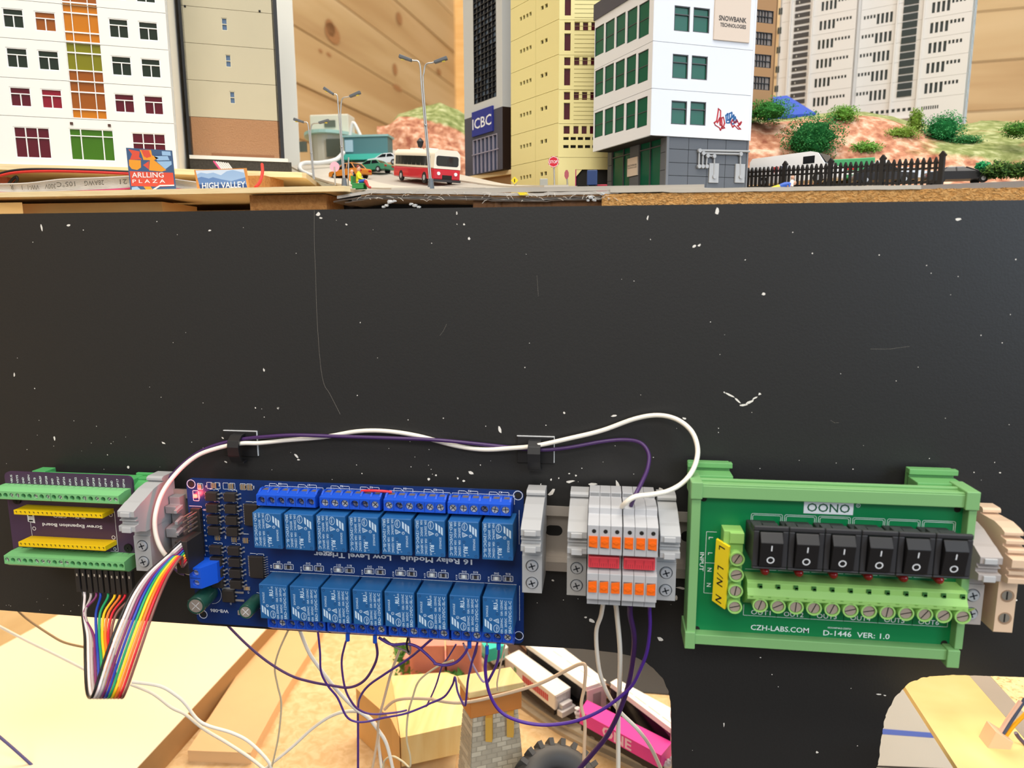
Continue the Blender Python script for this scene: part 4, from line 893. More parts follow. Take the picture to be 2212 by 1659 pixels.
def window(t, F, r, style, frame, glass, fw=.35, dep=1.0, name='window'):
    u0, v0, u1, v1 = r; m = MB(); W_, H_ = u1 - u0, v1 - v0
    def bar(a, b, c, d): F.box(m, a, b, c, d, -dep - .3, -.25)
    bar(u0, u1, v0, v0 + fw); bar(u0, u1, v1 - fw, v1); bar(u0, u0 + fw, v0 + fw, v1 - fw); bar(u1 - fw, u1, v0 + fw, v1 - fw)
    if style == 'T': k = v1 - H_ * .34; bar(u0 + fw, u1 - fw, k - fw / 2, k + fw / 2); bar((u0 + u1) / 2 - fw / 2, (u0 + u1) / 2 + fw / 2, v0 + fw, k)
    elif style == 'H': k = v1 - H_ * .33; bar(u0 + fw, u1 - fw, k - fw / 2, k + fw / 2)
    elif style == 'HH': k = v1 - H_ * .5; bar(u0 + fw, u1 - fw, k - fw / 2, k + fw / 2)
    elif isinstance(style, tuple):
        for f in style[0]: bar(u0 + W_ * f - fw / 2, u0 + W_ * f + fw / 2, v0 + fw, v1 - fw)
        for f in style[1]: bar(u0 + fw, u1 - fw, v1 - H_ * f - fw / 2, v1 - H_ * f + fw / 2)
    w = obj(name, m, frame, t)
    g = MB(); F.box(g, u0, u1, v0, v1, -dep - .5, -dep); obj('pane', g, glass, w)
    return w
def footprint(A, w, d, z0, z1, e1=E1, e2=E2, ins=1.4):
    A = Vector(A); p = [A + e1 * ins + e2 * ins, A + e1 * (w - ins) + e2 * ins, A + e1 * (w - ins) + e2 * (d - ins), A + e1 * ins + e2 * (d - ins)]
    return MB().prism([(q.x, q.y) for q in p], z0, z1 - .3, 'z')
def solve_len(A, e, px, lo=1, hi=400):
    A = Vector(A); s = 1 if pr(*(A + e * hi))[0] > pr(*(A + e * lo))[0] else -1
    for _ in range(40):
        m = (lo + hi) / 2
        if (pr(*(A + e * m))[0] - px) * s > 0: hi = m
        else: lo = m
    return lo
def side_faces(A, w, d, e1=E1, e2=E2):
    A = Vector(A); return Face(A, e1, w), Face(A + e2 * d, -e2, d), Face(A + e1 * w, e2, d)
def Z1(p): return (p[0] / 3.456, p[1] / 3.456)
# ------------------------------------------------------------------ white apartment block (left)
M_bwhite = mat('warm_white_plastic', 'EDEBE2', 0.55); M_fr = mat('white_window_frame', 'F7F6F0', 0.5)
M_gdark = mat('smoked_green_pane', '1C2A1E', 0.15, coat=.3); M_gred = mat('dark_red_pane', '5A0A1E', 0.15, coat=.3); M_gred2 = mat('bright_red_pane', '8A1028', 0.15, coat=.3)
M_gor = mat('orange_pane', 'C8760C', 0.15, coat=.3); M_gor2 = mat('amber_brown_pane', '9A5212', 0.15, coat=.3); M_gol = mat('olive_pane', '7E7A10', 0.15, coat=.3); M_ggr = mat('bright_green_pane', '3C6E0A', 0.15, coat=.3)
A0 = Vector((at(0, 351, 16).x - 9, 12, zu)); A0 = Vector((A0.x, 12, zu))
wA = solve_len(A0, E1, 388)
t = thing('white_apartment_model', tuple(A0 + E1 * wA / 2), 'white model apartment block with tinted window panes and an orange glazed stair strip', 'model building')
F, FL_, FR_ = side_faces(A0, wA, 60)
HT = F.uv(200, -240)[1]
obj('core', footprint(A0, wA, 60, zu, zu + HT), mat('dark_interior', '2A2822', 0.8), t)
R4 = lambda a: F.rect(a[0] / 3.456, a[1] / 3.456, a[2] / 3.456, a[3] / 3.456)
rows = [[(10, 55, 185, 215), (250, 80, 425, 240), (805, 132, 965, 290), (1028, 155, 1185, 308)], [(38, 350, 215, 512), (275, 370, 448, 530), (825, 412, 988, 570), (1047, 432, 1205, 585)], [(65, 645, 240, 800), (300, 660, 472, 815), (848, 695, 1010, 845), (1070, 710, 1225, 860)]]
wins = []
for ri, row in enumerate(rows):
    for ci, a in enumerate(row):
        g = M_gred if ri == 2 else (M_gor2 if (ri == 0 and ci == 1) else M_gdark)
        if ri == 2 and ci == 1: g = M_gred2
        wins.append((R4(a), g))
fv = [F.uv(x / 3.456, y / 3.456)[1] for x, y in ((1325, 925), (1300, 655), (1275, 375), (1250, 100))]
fh = (fv[3] - fv[0]) / 3
for k in range(1, 3):
    for r, g in [w for w in wins[:4]]: wins.append(((r[0], r[1] + fh * k, r[2], r[3] + fh * k), M_gdark))
strip_u = (F.uv(510 / 3.456, 560 / 3.456)[0], F.uv(772 / 3.456, 560 / 3.456)[0]); sv0 = F.uv(700 / 3.456, 888 / 3.456)[1]
gr = [(R4((95, 942, 390, 1185)), M_gred, ((.33, .66), (.34,))), (R4((510, 955, 865, 1205)), M_ggr, ((.26, .75), (.23,))), (R4((980, 988, 1250, 1225)), M_gred, ((.33, .66), (.34,)))]
holes = [w[0] for w in wins] + [g[0] for g in gr] + [(strip_u[0], sv0, strip_u[1], HT)]
levels = [0, fv[0], fv[1], fv[2], fv[3], fv[3] + fh, HT]
for a, b in zip(levels, levels[1:]):
    m = MB(); wallgrid(m, F, 0, wA, a + .12, b - .12, [h for h in holes if h[3] > a + .1 and h[1] < b - .1], 1.2); obj('wall_panel', m, M_bwhite, t)
for FF, L_ in ((FL_, 60), (FR_, 60)):
    m = MB(); FF.box(m, 0, L_, 0, HT, -1.2, 0); obj('side_wall', m, M_bwhite, t)
for r, g in wins: window(t, F, r, 'T', M_fr, g, .5)
for r, g, st in gr: window(t, F, r, st, M_fr, g, .5)
su0, su1 = strip_u; ww = su1 - su0; v = sv0; hs = [fh_ * fh for fh_ in (.243, .464, .286, .286, .464, .286, .25, .5, .268, .25, .5, .25)]
ccol = [M_gor, M_gor2, M_gor2, M_gor2, M_gol, M_gol, M_gor, M_gor, M_gor, M_gor2, M_gor, M_gor]
k = 0
while v < HT - 1:
    h = min(hs[k % len(hs)], HT - v); r = (su0, v, su1, v + h); w = window(t, F, r, ((.25, .72), ()), M_fr, ccol[k % len(ccol)], .35, 1.0, 'stair_window'); v += h; k += 1
q = MB()
for x, y in ((535, 922), (817, 937)): u_, v_ = F.uv(x / 3.456, y / 3.456); F.box(q, u_ - .7, u_ + .7, v_ - .7, v_ + .7, .02, .6)
obj('wall_lamp', q, mat('brown_plastic', '4A2A1E', 0.6), t)
# ------------------------------------------------------------------ beige tower
Bc = at(414, 343, 80); zb = Bc.z + 1.5
wB = solve_len(Vector((Bc.x, 80, zb)), E1, 608); A1 = Vector((Bc.x, 80, zb))
t = thing('beige_tower_model', tuple(A1 + E1 * wB / 2), 'beige model tower with small paired windows and a brown textured ground floor', 'model building')
F, FL_, FR_ = side_faces(A1, wB, 55); HT = F.uv(480, -260)[1]
obj('core', footprint(A1, wB, 55, zb, zb + HT), mat('dark_interior', '2A2822', 0.8), t)
M_beige = mat('beige_plastic', 'B9AF92', 0.6, var=.04, bscale=60); M_brown = mat('brown_textured_render', 'A27854', 0.85, bump=.5, bscale=1200, var=.1)
fb = [F.uv(x / 3.456, y / 3.456)[1] for x, y in ((1435, 870), (1405, 593), (1370, 315), (1340, 38))]; fh = fb[2] - fb[1]
wr = [F.rect(x0 / 3.456, y0 / 3.456, x1 / 3.456, y1 / 3.456) for x0, y0, x1, y1 in ((1712, 680, 1758, 775), (1680, 405, 1728, 503), (1650, 130, 1700, 230))]
wr += [(wr[2][0], wr[2][1] + fh * k, wr[2][2], wr[2][3] + fh * k) for k in (1, 2, 3)]
lv = [fb[0], fb[1], fb[2], fb[3], fb[3] + fh, fb[3] + 2 * fh, HT]
m = MB(); wallgrid(m, F, 0, wB, 0, fb[0] - .1, [], 1.2); obj('ground_floor_wall', m, M_brown, t)
m = MB(); F.box(m, wB * .22, wB * .92, .3, 2.5, -.2, .12); obj('paint_patch', m, mat('brown_smooth_paint', '8A5A34', 0.6), t)
for a, b in zip(lv, lv[1:]):
    m = MB(); wallgrid(m, F, 0, wB, a + .12, b - .12, [h for h in wr if h[3] > a and h[1] < b], 1.2); obj('wall_panel', m, M_beige, t)
M_gblue = mat('grey_blue_pane', '5A7290', 0.15, coat=.4)
for r in wr: window(t, F, r, ((), (.5,)), mat('beige_window_frame', 'CFC8AE', 0.5), M_gblue, .4)
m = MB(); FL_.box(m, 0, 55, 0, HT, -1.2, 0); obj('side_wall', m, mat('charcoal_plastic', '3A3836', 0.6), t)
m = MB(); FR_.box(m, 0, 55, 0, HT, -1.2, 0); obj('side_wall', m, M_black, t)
m = MB(); F.box(m, -1.4, .2, 0, HT, -3, .4); F.box(m, wB - .2, wB + 2, 0, HT, -3, .3); obj('corner_post', m, M_black, t)
q = MB()
for x, y in ((1380, 47), (1938, 84)): u_, v_ = F.uv(x / 3.456, y / 3.456); F.box(q, u_ - .6, u_ + .6, v_ - .6, v_ + .6, 0, .3)
obj('peg_hole', q, M_dark, t)
pb = thing('plinth', tuple(A1 + Vector((30, 20, -8))), 'speckled black plinth with a white top edge under the beige tower', 'plinth')
A1b = A1 - E1 * 0.5 - E2 * 6; m = MB()
wpl = solve_len(A1b, E1, 622)
m.prism([((A1b + E1 * a + E2 * b).x, (A1b + E1 * a + E2 * b).y) for a, b in ((0, 0), (wpl, 0), (wpl, 70), (0, 70))], zb - 2.2, zb, 'z'); obj('top_edge', m, mat('white_sheet_plastic', 'DAD8D0', 0.5), pb)
m = MB().prism([((A1b + E1 * a + E2 * b).x, (A1b + E1 * a + E2 * b).y) for a, b in ((0, .5), (wpl + 2, .5), (wpl + 2, 70), (0, 70))], zu, zb - 2.2, 'z'); obj('foam_base', m, mat('speckled_black_foam', '38342E', 0.9, var=.7, bscale=900), pb)
# white block behind
A2 = at(600, 352, 190); A2 = Vector((A2.x - 30, 175, A2.z - 10)); w2 = solve_len(A2, E1, 650)
t = thing('white_tower_model', tuple(A2 + E1 * w2 / 2), 'plain white model tower standing behind the beige tower', 'model building')
m = MB().prism([((A2 + E1 * a + E2 * b).x, (A2 + E1 * a + E2 * b).y) for a, b in ((0, 0), (w2, 0), (w2, 60), (0, 60))], 40, 250, 'z'); obj('tower_body', m, mat('cream_white_plastic', 'F2F0E4', 0.6), t, bevel=.4)
# pale blue block glimpsed between the left buildings
A3 = Vector((at(352, 340, 160).x, 150, 50)); w3 = solve_len(A3, E1, 440)
t = thing('pale_blue_tower_model', tuple(A3), 'pale blue panelled model tower glimpsed between the white block and the beige tower', 'model building')
m = MB().prism([((A3 + E1 * a + E2 * b).x, (A3 + E1 * a + E2 * b).y) for a, b in ((0, 0), (w3, 0), (w3, 40), (0, 40))], 60, 260, 'z'); obj('tower_body', m, mat('pale_blue_plastic', 'C2D0DC', 0.5), t)
m = MB(); f3 = Face(A3, E1, w3)
for k in range(12): f3.box(m, 0, w3, 20 + 17 * k, 20.5 + 17 * k, -.1, .08)
for k in range(5): f3.box(m, w3 * k / 5, w3 * k / 5 + .4, 10, 210, -.1, .08)
obj('panel_joint', m, mat('blue_joint_shade', '7A8A96', 0.7), t)
# ------------------------------------------------------------------ yellow tower
Yc = at(1205, 412, 75); zy = gz(75) - 1; Yc = Vector((Yc.x, 75, zy)); YE1, YE2 = ang(9), ang(131); ly = solve_len(Yc, YE2, 1104); wy = 62
t = thing('yellow_tower_model', tuple(Yc), 'yellow model tower with dark red windows and small vents behind the stop sign', 'model building')
F, FL_, FR_ = side_faces(Yc, wy, ly, YE1, YE2); HT = F.uv(1250, -250)[1]
M_yel = mat('yellow_plastic', 'E6DC9C', 0.55); M_gmar = mat('maroon_pane', '4A0E1C', 0.2, coat=.2)
obj('core', footprint(Yc, wy, ly, zy, zy + HT, YE1, YE2), M_dark, t)
# left face: floors with vents
vl = [FL_.uv(600 + x / 3.456, y / 3.456)[1] for x, y in ((1755, 1240), (1755, 1015), (1750, 775), (1745, 545), (1742, 312))]
fh = (vl[4] - vl[0]) / 4; lv = [0, vl[0]] + [vl[0] + fh * k for k in range(1, 12)]
ul = FL_.uv(600 + 1925 / 3.456, 700 / 3.456)[0]
hl = []
for k in range(12):
    vb = vl[0] + fh * (k - 1) if k else vl[0] - fh
    for g, (a, b, c) in enumerate(((.36, .86, 4), (.2, .55, 2))):
        u_0 = (0 if g == 0 else ul); W_ = (ul if g == 0 else ly - ul)
        for j in range(c):
            p = W_ * (a + (b - a) * (j + .12) / c); q_ = W_ * (a + (b - a) * (j + .78) / c); hl.append((u_0 + p, vb + fh * .50, u_0 + q_, vb + fh * .62))
for a, b in zip(lv, lv[1:]):
    for c, d in ((0, ul), (ul, ly)):
        m = MB(); wallgrid(m, FL_, c + .12, d - .12, a + .12, b - .12, [h for h in hl if h[3] > a and h[1] < b and h[0] > c and h[2] < d], 1.2); obj('wall_panel', m, M_yel, t)
# right face
def yr(x0, y0, x1, y1): return F.rect(x0, y0, x1, y1)
hr = []; wr = []
vr = [F.uv(600 + x / 3.456, y / 3.456)[1] for x, y in ((2100, 1175), (2100, 922), (2100, 665), (2100, 410), (2100, 148))]; fr = (vr[4] - vr[0]) / 4
u0 = F.uv(1218, 200)[0]; u1 = F.uv(1232, 200)[0]
ux = [F.uv(p, 140)[0] for p in (1240, 1252, 1258, 1270, 1276, 1288)]
for k in range(1, 10):
    vb = vr[0] + fr * k
    r = (u0, vb + fr * .12, u1, vb + fr * .62); wr.append(r)
    r = (u0, vb + fr * .70, u1, vb + fr * .94); wr.append(r)
    for j in range(3): wr.append((ux[2 * j], vb + fr * .70, ux[2 * j + 1], vb + fr * .94))
for j in range(3): wr.append((ux[2 * j], vr[0] + fr * .70, ux[2 * j + 1], vr[0] + fr * .94))
wr.append((u0, vr[0] + fr * .70, u1, vr[0] + fr * .94))
ven = []
for v_ in (vr[0] + fr * .28, vr[0] + fr * .52):
    for j in range(5): ven.append((u0 + j * 4.2, v_, u0 + j * 4.2 + 3.1, v_ + 1.7))
door = (F.uv(1243, 360)[0], 0, wy - 6, F.uv(1260, 366)[1])
holes = wr + ven + [door]
lv = [0, vr[0]] + [vr[0] + fr * k for k in range(1, 11)]
for a, b in zip(lv, lv[1:]):
    m = MB(); wallgrid(m, F, 0.1, wy, a + .1, b - .1, [h for h in holes if h[3] > a + .05 and h[1] < b - .05], 1.2); obj('wall_panel', m, M_yel, t)
for r in wr: window(t, F, r, '', M_yel, M_gmar, .15)
m = MB()
for k in range(0, 70): 
    v_ = vr[0] + fr + k * 2.3
    F.box(m, u1 + 2, wy - 1, v_, v_ + .18, 0, .1)
obj('siding_groove', m, mat('yellow_joint_shade', '8E8448', 0.7), t, stuff=True)
m = MB(); F.box(m, door[0], door[2], 0, door[3], -8, -7.5); F.box(m, door[0], door[0] + .5, 0, door[3], -8, 0); obj('doorway_back', m, mat('painted_magenta_light', 'B80A6A', 0.5), t)  # magenta light in the doorway, painted into the surface colour
m = MB(); P_ = F.pt; m.add([P_(door[0], door[3] * .55, -.2), P_(door[0] + 4, door[3], -.2), P_(door[0], door[3], -.2)], [(0, 1, 2)]); obj('door_corner', m, M_yel, t)
# ------------------------------------------------------------------ grey glass tower with bank sign
Ic = at(1086, 365, 125); Ic = Vector((Ic.x, 125, Ic.z)); IE1, IE2 = ang(34), ang(131); li = solve_len(Ic, IE2, 1005); wi = 26
t = thing('grey_glass_tower_model', tuple(Ic), 'grey model office tower with a black curtain wall and a blue letter sign', 'model building')
F, FL_, FR_ = side_faces(Ic, wi, li, IE1, IE2); HT = FL_.uv(1050, -250)[1]
M_cgrey = mat('charcoal_blue_plastic', '4A4A56', 0.6); M_lg = mat('pale_grey_plastic', 'C4C8C8', 0.5)
obj('core', footprint(Ic, wi, li, Ic.z, Ic.z + HT, IE1, IE2), M_dark, t)
vg = FL_.uv(1050, 242)[1]
# upper: frame around curtain wall
ca = FL_.rect(1018, -400, 1072, 213); cu0, cv0, cu1, cv1 = ca[0], FL_.uv(1045, 218)[1], ca[2], HT - 2
m = MB(); wallgrid(m, FL_, 0, li, vg, HT, [(cu0, cv0, cu1, cv1)], 1.2); obj('wall_frame', m, M_lg, t)
m = MB(); wallgrid(m, FL_, 0, li, 0, vg, [FL_.rect(1022, 303, 1074, 366)], 1.2); obj('ground_wall', m, M_cgrey, t)
m = MB(); F.box(m, 0, wi, vg, HT, -1.2, 0); obj('side_wall', m, M_lg, t)
m = MB(); F.box(m, 0, wi, 0, vg, -1.2, 0); obj('side_ground_wall', m, mat('dark_brown_glass', '2A1E18', 0.3), t)
m = MB(); n = 6; uw = (cu1 - cu0) / n
for j in range(n + 1): FL_.box(m, cu0 + uw * j - .22, cu0 + uw * j + .22, cv0, cv1, -1.0, .1)
v = cv0; k = 0
while v < cv1: FL_.box(m, cu0, cu1, v - .2, v + .2, -1, 0); v += 3.4
cw = obj('curtain_wall', m, mat('black_mullion', '17181C', 0.4), t)
v = cv0; random.seed(3)
g = [MB(), MB()]
while v < cv1:
    for j in range(n): FL_.box(g[random.random() < .35], cu0 + uw * j, cu0 + uw * (j + 1), v, min(v + 3.4, cv1), -1.3, -1.0)
    v += 3.4
obj('pane', g[0], mat('black_blue_pane', '10141E', 0.1, coat=.5), cw, stuff=True); obj('pane', g[1], mat('grey_blue_glass', '4E5E72', 0.1, coat=.5), cw, stuff=True)
r = FL_.rect(1022, 244, 1067, 283); m = MB(); FL_.box(m, r[0], r[2], r[1], r[3], 0, 1.2); sg = obj('sign_board', m, mat('deep_blue_sign', '1E2A8A', 0.5), t)
sg['label'] = 'deep blue sign board'
r2 = FL_.uv(1025, 277); q = MB().text('ICBC', FL_.pt(r[0] + 1.0, r[1] + (r[3] - r[1]) * .28, 1.3), FL_.u, V, (r[3] - r[1]) * .42, (r[2] - r[0]) - 2.2, bold=.2); obj('lettering', q, M_white, sg)
m = MB(); rw = FL_.rect(1022, 303, 1074, 366); n = 6
for j in range(n + 1): uu = rw[0] + (rw[2] - rw[0]) * j / n; FL_.box(m, uu - .3, uu + .3, rw[1], rw[3], -1, .2)
FL_.box(m, rw[0] - 1, rw[2] + 2, rw[1] + (rw[3] - rw[1]) * .55, rw[1] + (rw[3] - rw[1]) * .55 + .6, 0, .6); FL_.box(m, rw[0], rw[2], rw[3] - .5, rw[3], -1, .1)
sw = obj('shop_window', m, mat('lilac_grey_frame', '9A96A8', 0.5), t); m = MB(); FL_.box(m, rw[0], rw[2], rw[1], rw[3], -1.4, -1.1); obj('pane', m, mat('shop_blue_pane', '35405A', 0.15, coat=.4), sw)
tl = thing('timber_step', tuple(Ic + Vector((-10, 0, -3))), 'wooden step carrying the grey glass tower', 'wood block')
q = [Ic - IE2 * 10 + IE1 * 6, Ic - IE2 * 10 + IE1 * 30, Ic + IE2 * (li + 20) + IE1 * 30, Ic + IE2 * (li + 20) - IE1 * 4]
obj('top_board', MB().prism([(p.x, p.y) for p in q], Ic.z - 3, Ic.z - .2, 'z'), M_ply, tl)
q = [Ic - IE2 * 6 + IE1 * 8, Ic - IE2 * 6 + IE1 * 30, Ic + IE2 * li + IE1 * 30, Ic + IE2 * li + IE1 * 0]
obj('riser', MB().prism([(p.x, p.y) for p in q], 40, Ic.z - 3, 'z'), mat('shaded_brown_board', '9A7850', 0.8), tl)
# ------------------------------------------------------------------ white office with green windows
def Z3(x, y): return (1240 + x / 3.771, y / 3.771)
zs = gz(20) - .8
Sc = at(1405, 290, 17); Sc = Vector((Sc.x, 17, zs)); ws = solve_len(Sc, E1, 1616); E2s = ang(121); ls = solve_len(Sc, E2s, 1279)
t = thing('white_office_model', tuple(Sc + E1 * ws / 2), 'white model office block with green windows above a dark grey panelled ground floor', 'model building')
F, FL_, FR_ = side_faces(Sc, ws, ls, E1, E2s); vtop = F.uv(*Z3(650, 1103))[1]; HT = F.uv(1500, -60)[1]
M_ow = mat('bright_white_plastic', 'E4E8EE', 0.5); M_og = mat('teal_green_pane', '04583E', 0.25, spec=.3); M_gf = mat('dark_grey_frame', '4A4A4C', 0.5)
obj('core', footprint(Sc, ws, ls, zs + vtop, zs + HT, E1, E2s), M_dark, t)
fr_ = lambda a: F.rect(*Z3(a[0], a[1]), *Z3(a[2], a[3]))
fl_ = lambda a: FL_.rect(*Z3(a[0], a[1]), *Z3(a[2], a[3]))
wf = [fr_(a) for a in ((820, 42, 940, 262), (975, 57, 1100, 273), (805, 437, 926, 646), (960, 450, 1083, 655), (795, 817, 916, 1018), (950, 824, 1070, 1025))]
wl = [fl_(a) for a in ((172, 232, 240, 428), (257, 187, 326, 393), (345, 138, 414, 352), (435, 92, 510, 315), (530, 43, 608, 277), (172, 580, 235, 768), (252, 545, 320, 738), (338, 510, 408, 710), (428, 472, 500, 682), (522, 436, 600, 652), (168, 922, 232, 1105), (250, 893, 315, 1085), (335, 866, 403, 1062), (425, 842, 495, 1040), (515, 812, 593, 1020))]
f1 = F.uv(*Z3(655, 720))[1]; f2 = F.uv(*Z3(668, 335))[1]
for FF, L_, hs_ in ((F, ws, wf), (FL_, ls, wl)):
    for a, b in ((vtop, f1), (f1, f2), (f2, HT)):
        m = MB(); wallgrid(m, FF, 0.1, L_ - .1, a + .1, b - .1, [h for h in hs_ if h[3] > a and h[1] < b], 1.3); obj('wall_panel', m, M_ow, t)
m = MB(); FR_.box(m, 0, ls, vtop, HT, -1.2, 0); obj('side_wall', m, M_ow, t)
for r in wf: window(t, F, r, 'H', M_gf, M_og, .45)
for r in wl: window(t, FL_, r, 'HH', M_gf, M_og, .3, .5)
vb_ = FL_.uv(*Z3(150, 182))[1]; m = MB(); FL_.box(m, -.6, ls + .3, vb_, HT + 1, -1, .5); F.box(m, -.3, ws, HT - .5, HT + 1, -1, .5); obj('parapet', m, M_cgrey, t)
r = fr_((1146, -30, 1420, 352)); m = MB(); F.box(m, r[0], r[2], r[1], r[3], 0, .8); sg = obj('sign_board', m, mat('cream_sign_card', 'DCCBBA', 0.6), t)
a = F.uv(*Z3(1172, 168)); b = F.uv(*Z3(1397, 180)); q = MB().text('SNOWBANK', F.pt(a[0], a[1], .85), F.u, V, F.uv(*Z3(1172, 128))[1] - a[1], b[0] - a[0], bold=.5)
a = F.uv(*Z3(1182, 218)); b = F.uv(*Z3(1393, 230)); q.text('TECHNOLOGIES', F.pt(a[0], a[1], .85), F.u, V, (F.uv(*Z3(1182, 188))[1] - a[1]), b[0] - a[0], bold=.5); obj('lettering', q, mat('warm_grey_ink', '3E3835', 0.6), sg)
# spray tag in red and blue
def stroke(pts, w, mi, q, closed=False):
    P3 = [F.pt(*F.uv(*Z3(x, y)), .06) for x, y in pts]
    for a, b in zip(P3, P3[1:]):
        d = (b - a); 
        if d.length < 1e-6: continue
        d.normalize(); nn = d.cross(F.n).normalized() * w / 2; e = d * w / 2; q.add([a - e - nn, b + e - nn, b + e + nn, a - e + nn], [(0, 1, 2, 3)], mi)
q = MB()
for pts, c in (([(1175, 885), (1192, 900), (1190, 1010), (1205, 1030), (1190, 1060), (1182, 1040), (1150, 1020), (1140, 1000), (1160, 985), (1175, 885)], 0), ([(1165, 1000), (1185, 960), (1188, 1020)], 0), ([(1200, 960), (1215, 955), (1225, 1000), (1215, 1030), (1225, 1040), (1205, 1045), (1200, 960)], 0), ([(1235, 940), (1250, 925), (1250, 980), (1275, 965), (1262, 1000), (1240, 1000), (1235, 940)], 1), ([(1262, 925), (1285, 915), (1280, 960), (1300, 935), (1296, 985), (1312, 950), (1320, 990), (1290, 1010), (1268, 985), (1262, 925)], 1), ([(1300, 1000), (1325, 975), (1340, 1010), (1362, 992), (1350, 1015), (1330, 1025), (1355, 1050), (1335, 1050), (1305, 1020), (1290, 1035), (1278, 1005)], 0), ([(1275, 1000), (1290, 975), (1310, 1000), (1330, 985)], 0)):
    stroke(pts, .55, c, q); stroke([(x + 5, y + 4) for x, y in pts], .3, c, q)
obj('spray_tag', q, [mat('red_spray', 'C0303A', 0.6), mat('blue_spray', '2A6AAA', 0.6)], t)
# ground floor
Sg = Sc + E1 * solve_len(Sc, E1, 1443, .5, 60) * .93 + E2 * 1.0; Sg.z = zs
wg = solve_len(Sg, E1, 1612); lg = solve_len(Sg, E2s, 1311)
G, GL, GR = side_faces(Sg, wg, lg, E1, E2s); vg = vtop
obj('ground_floor_core', footprint(Sg, wg, lg, zs, zs + vg, E1, E2s, ins=1.8), M_dark, t)
M_tile = mat('slate_grey_cladding', '5A5E64', 0.55)
def tiles(FF, us, vs_, holes=()):
    for a, b in zip(us, us[1:]):
        for c, d in zip(vs_, vs_[1:]):
            mm_, nn_ = (a + b) / 2, (c + d) / 2
            if any(h[0] < mm_ < h[2] and h[1] < nn_ < h[3] for h in holes): continue
            m = MB(); FF.box(m, a + .12, b - .12, c + .12, d - .12, -1.8, 0); obj('cladding_panel', m, M_tile, t)
us = [0] + [G.uv(*Z3(x, 1300))[0] for x in (930, 1083, 1233)] + [wg]; vs_ = [0] + [G.uv(*Z3(780, y))[1] for y in (1428, 1322, 1212)] + [vg]
tiles(G, us, vs_)
h1 = GL.rect(*Z3(308, 1215), *Z3(448, 1560)); h2 = GL.rect(*Z3(530, 1180), *Z3(696, 1530)); h1 = (h1[0], .6, h1[2], h1[3]); h2 = (h2[0], .6, h2[2], h2[3]); 
us = [0, h1[0], h1[2], h2[0], h2[2], lg]; vt_ = max(h1[3], h2[3]) + .1; vv = [0, vt_ * .33, vt_ * .66, vt_, vg]
h1 = (h1[0], h1[1], h1[2], vt_); h2 = (h2[0], h2[1], h2[2], vt_)
tiles(GL, us, vv, [(h1[0], -1, h1[2], vt_), (h2[0], -1, h2[2], vt_)])
for h in (h1, h2): window(t, GL, h, ((.5,) if h is h2 else (.62,), (.2,)), M_gf, M_og, .5, name='shop_window')
r = GL.rect(*Z3(444, 1295), *Z3(521, 1425)); m = MB(); GL.box(m, r[0], r[2], r[1], r[3], 0, .7); sg = obj('door_sign', m, mat('cream_sign_card', 'DCCBBA', 0.6), t)
q = MB().text('SNOWBANK', GL.pt(r[0] + .3, (r[1] + r[3]) / 2 + .3, .75), GL.u, V, 1.0, r[2] - r[0] - .6).text('TECHNOLOGIES', GL.pt(r[0] + .3, (r[1] + r[3]) / 2 - .8, .75), GL.u, V, .7, r[2] - r[0] - .6); obj('lettering', q, mat('warm_grey_ink', '3E3835', 0.6), sg)
m = MB(); G.box(m, -.4, .9, 0, vg + 1.5, -.5, .5); G.box(m, wg - .8, wg, 0, vg, -.5, .4); obj('corner_trim', m, mat('mid_slate_trim', '6C6E72', 0.5), t)
M_pipe = mat('pale_grey_pipe', 'A6A8AA', 0.45)
def gp(x, y, d=.8): return G.pt(*G.uv(*Z3(x, y)), d)
for pts, r_ in (([(1010, 1228), (1420, 1236)], .55), ([(1040, 1250), (1350, 1258)], .5), ([(1012, 1230), (1008, 1350)], .45), ([(1042, 1252), (1038, 1350)], .45), ([(1078, 1272), (1130, 1275)], .4), ([(1076, 1275), (1070, 1350)], .4), ([(1135, 1275), (1132, 1440)], .4), ([(1346, 1258), (1346, 1440)], .4)):
    P3 = [gp(x, y, 1.0) for x, y in pts]; obj('pipe', MB().tube(P3, r_, 8), M_pipe, t)
for (x0, y0, x1, y1) in ((1097, 1330, 1168, 1492), (1310, 1335, 1380, 1492)):
    r = G.rect(*Z3(x0, y0), *Z3(x1, y1)); m = MB(); G.box(m, r[0], r[2], r[1], r[3], 0, 1.0); obj('meter_box', m, M_pipe, t, bevel=.2)
for x, y in ((1013, 1230), (1042, 1252), (1078, 1272), (1130, 1275), (1346, 1258), (1008, 1358), (1038, 1358), (1070, 1358), (1132, 1442), (1346, 1442)):
    a = gp(x, y, .5); b = gp(x, y, 1.8); obj('pipe_valve', MB().cyl(a, b, 1.0, 12), M_pipe, t)
m = MB().prism([((Sg + E1 * a + E2 * b).x, (Sg + E1 * a + E2 * b).y) for a, b in ((-6, -3), (wg + 2, -3), (wg + 2, lg + 3), (-6, lg + 3))], zs - 2.4, zs, 'z'); obj('base_plate', m, mat('white_base_plate', 'D8D6D0', 0.6), t)
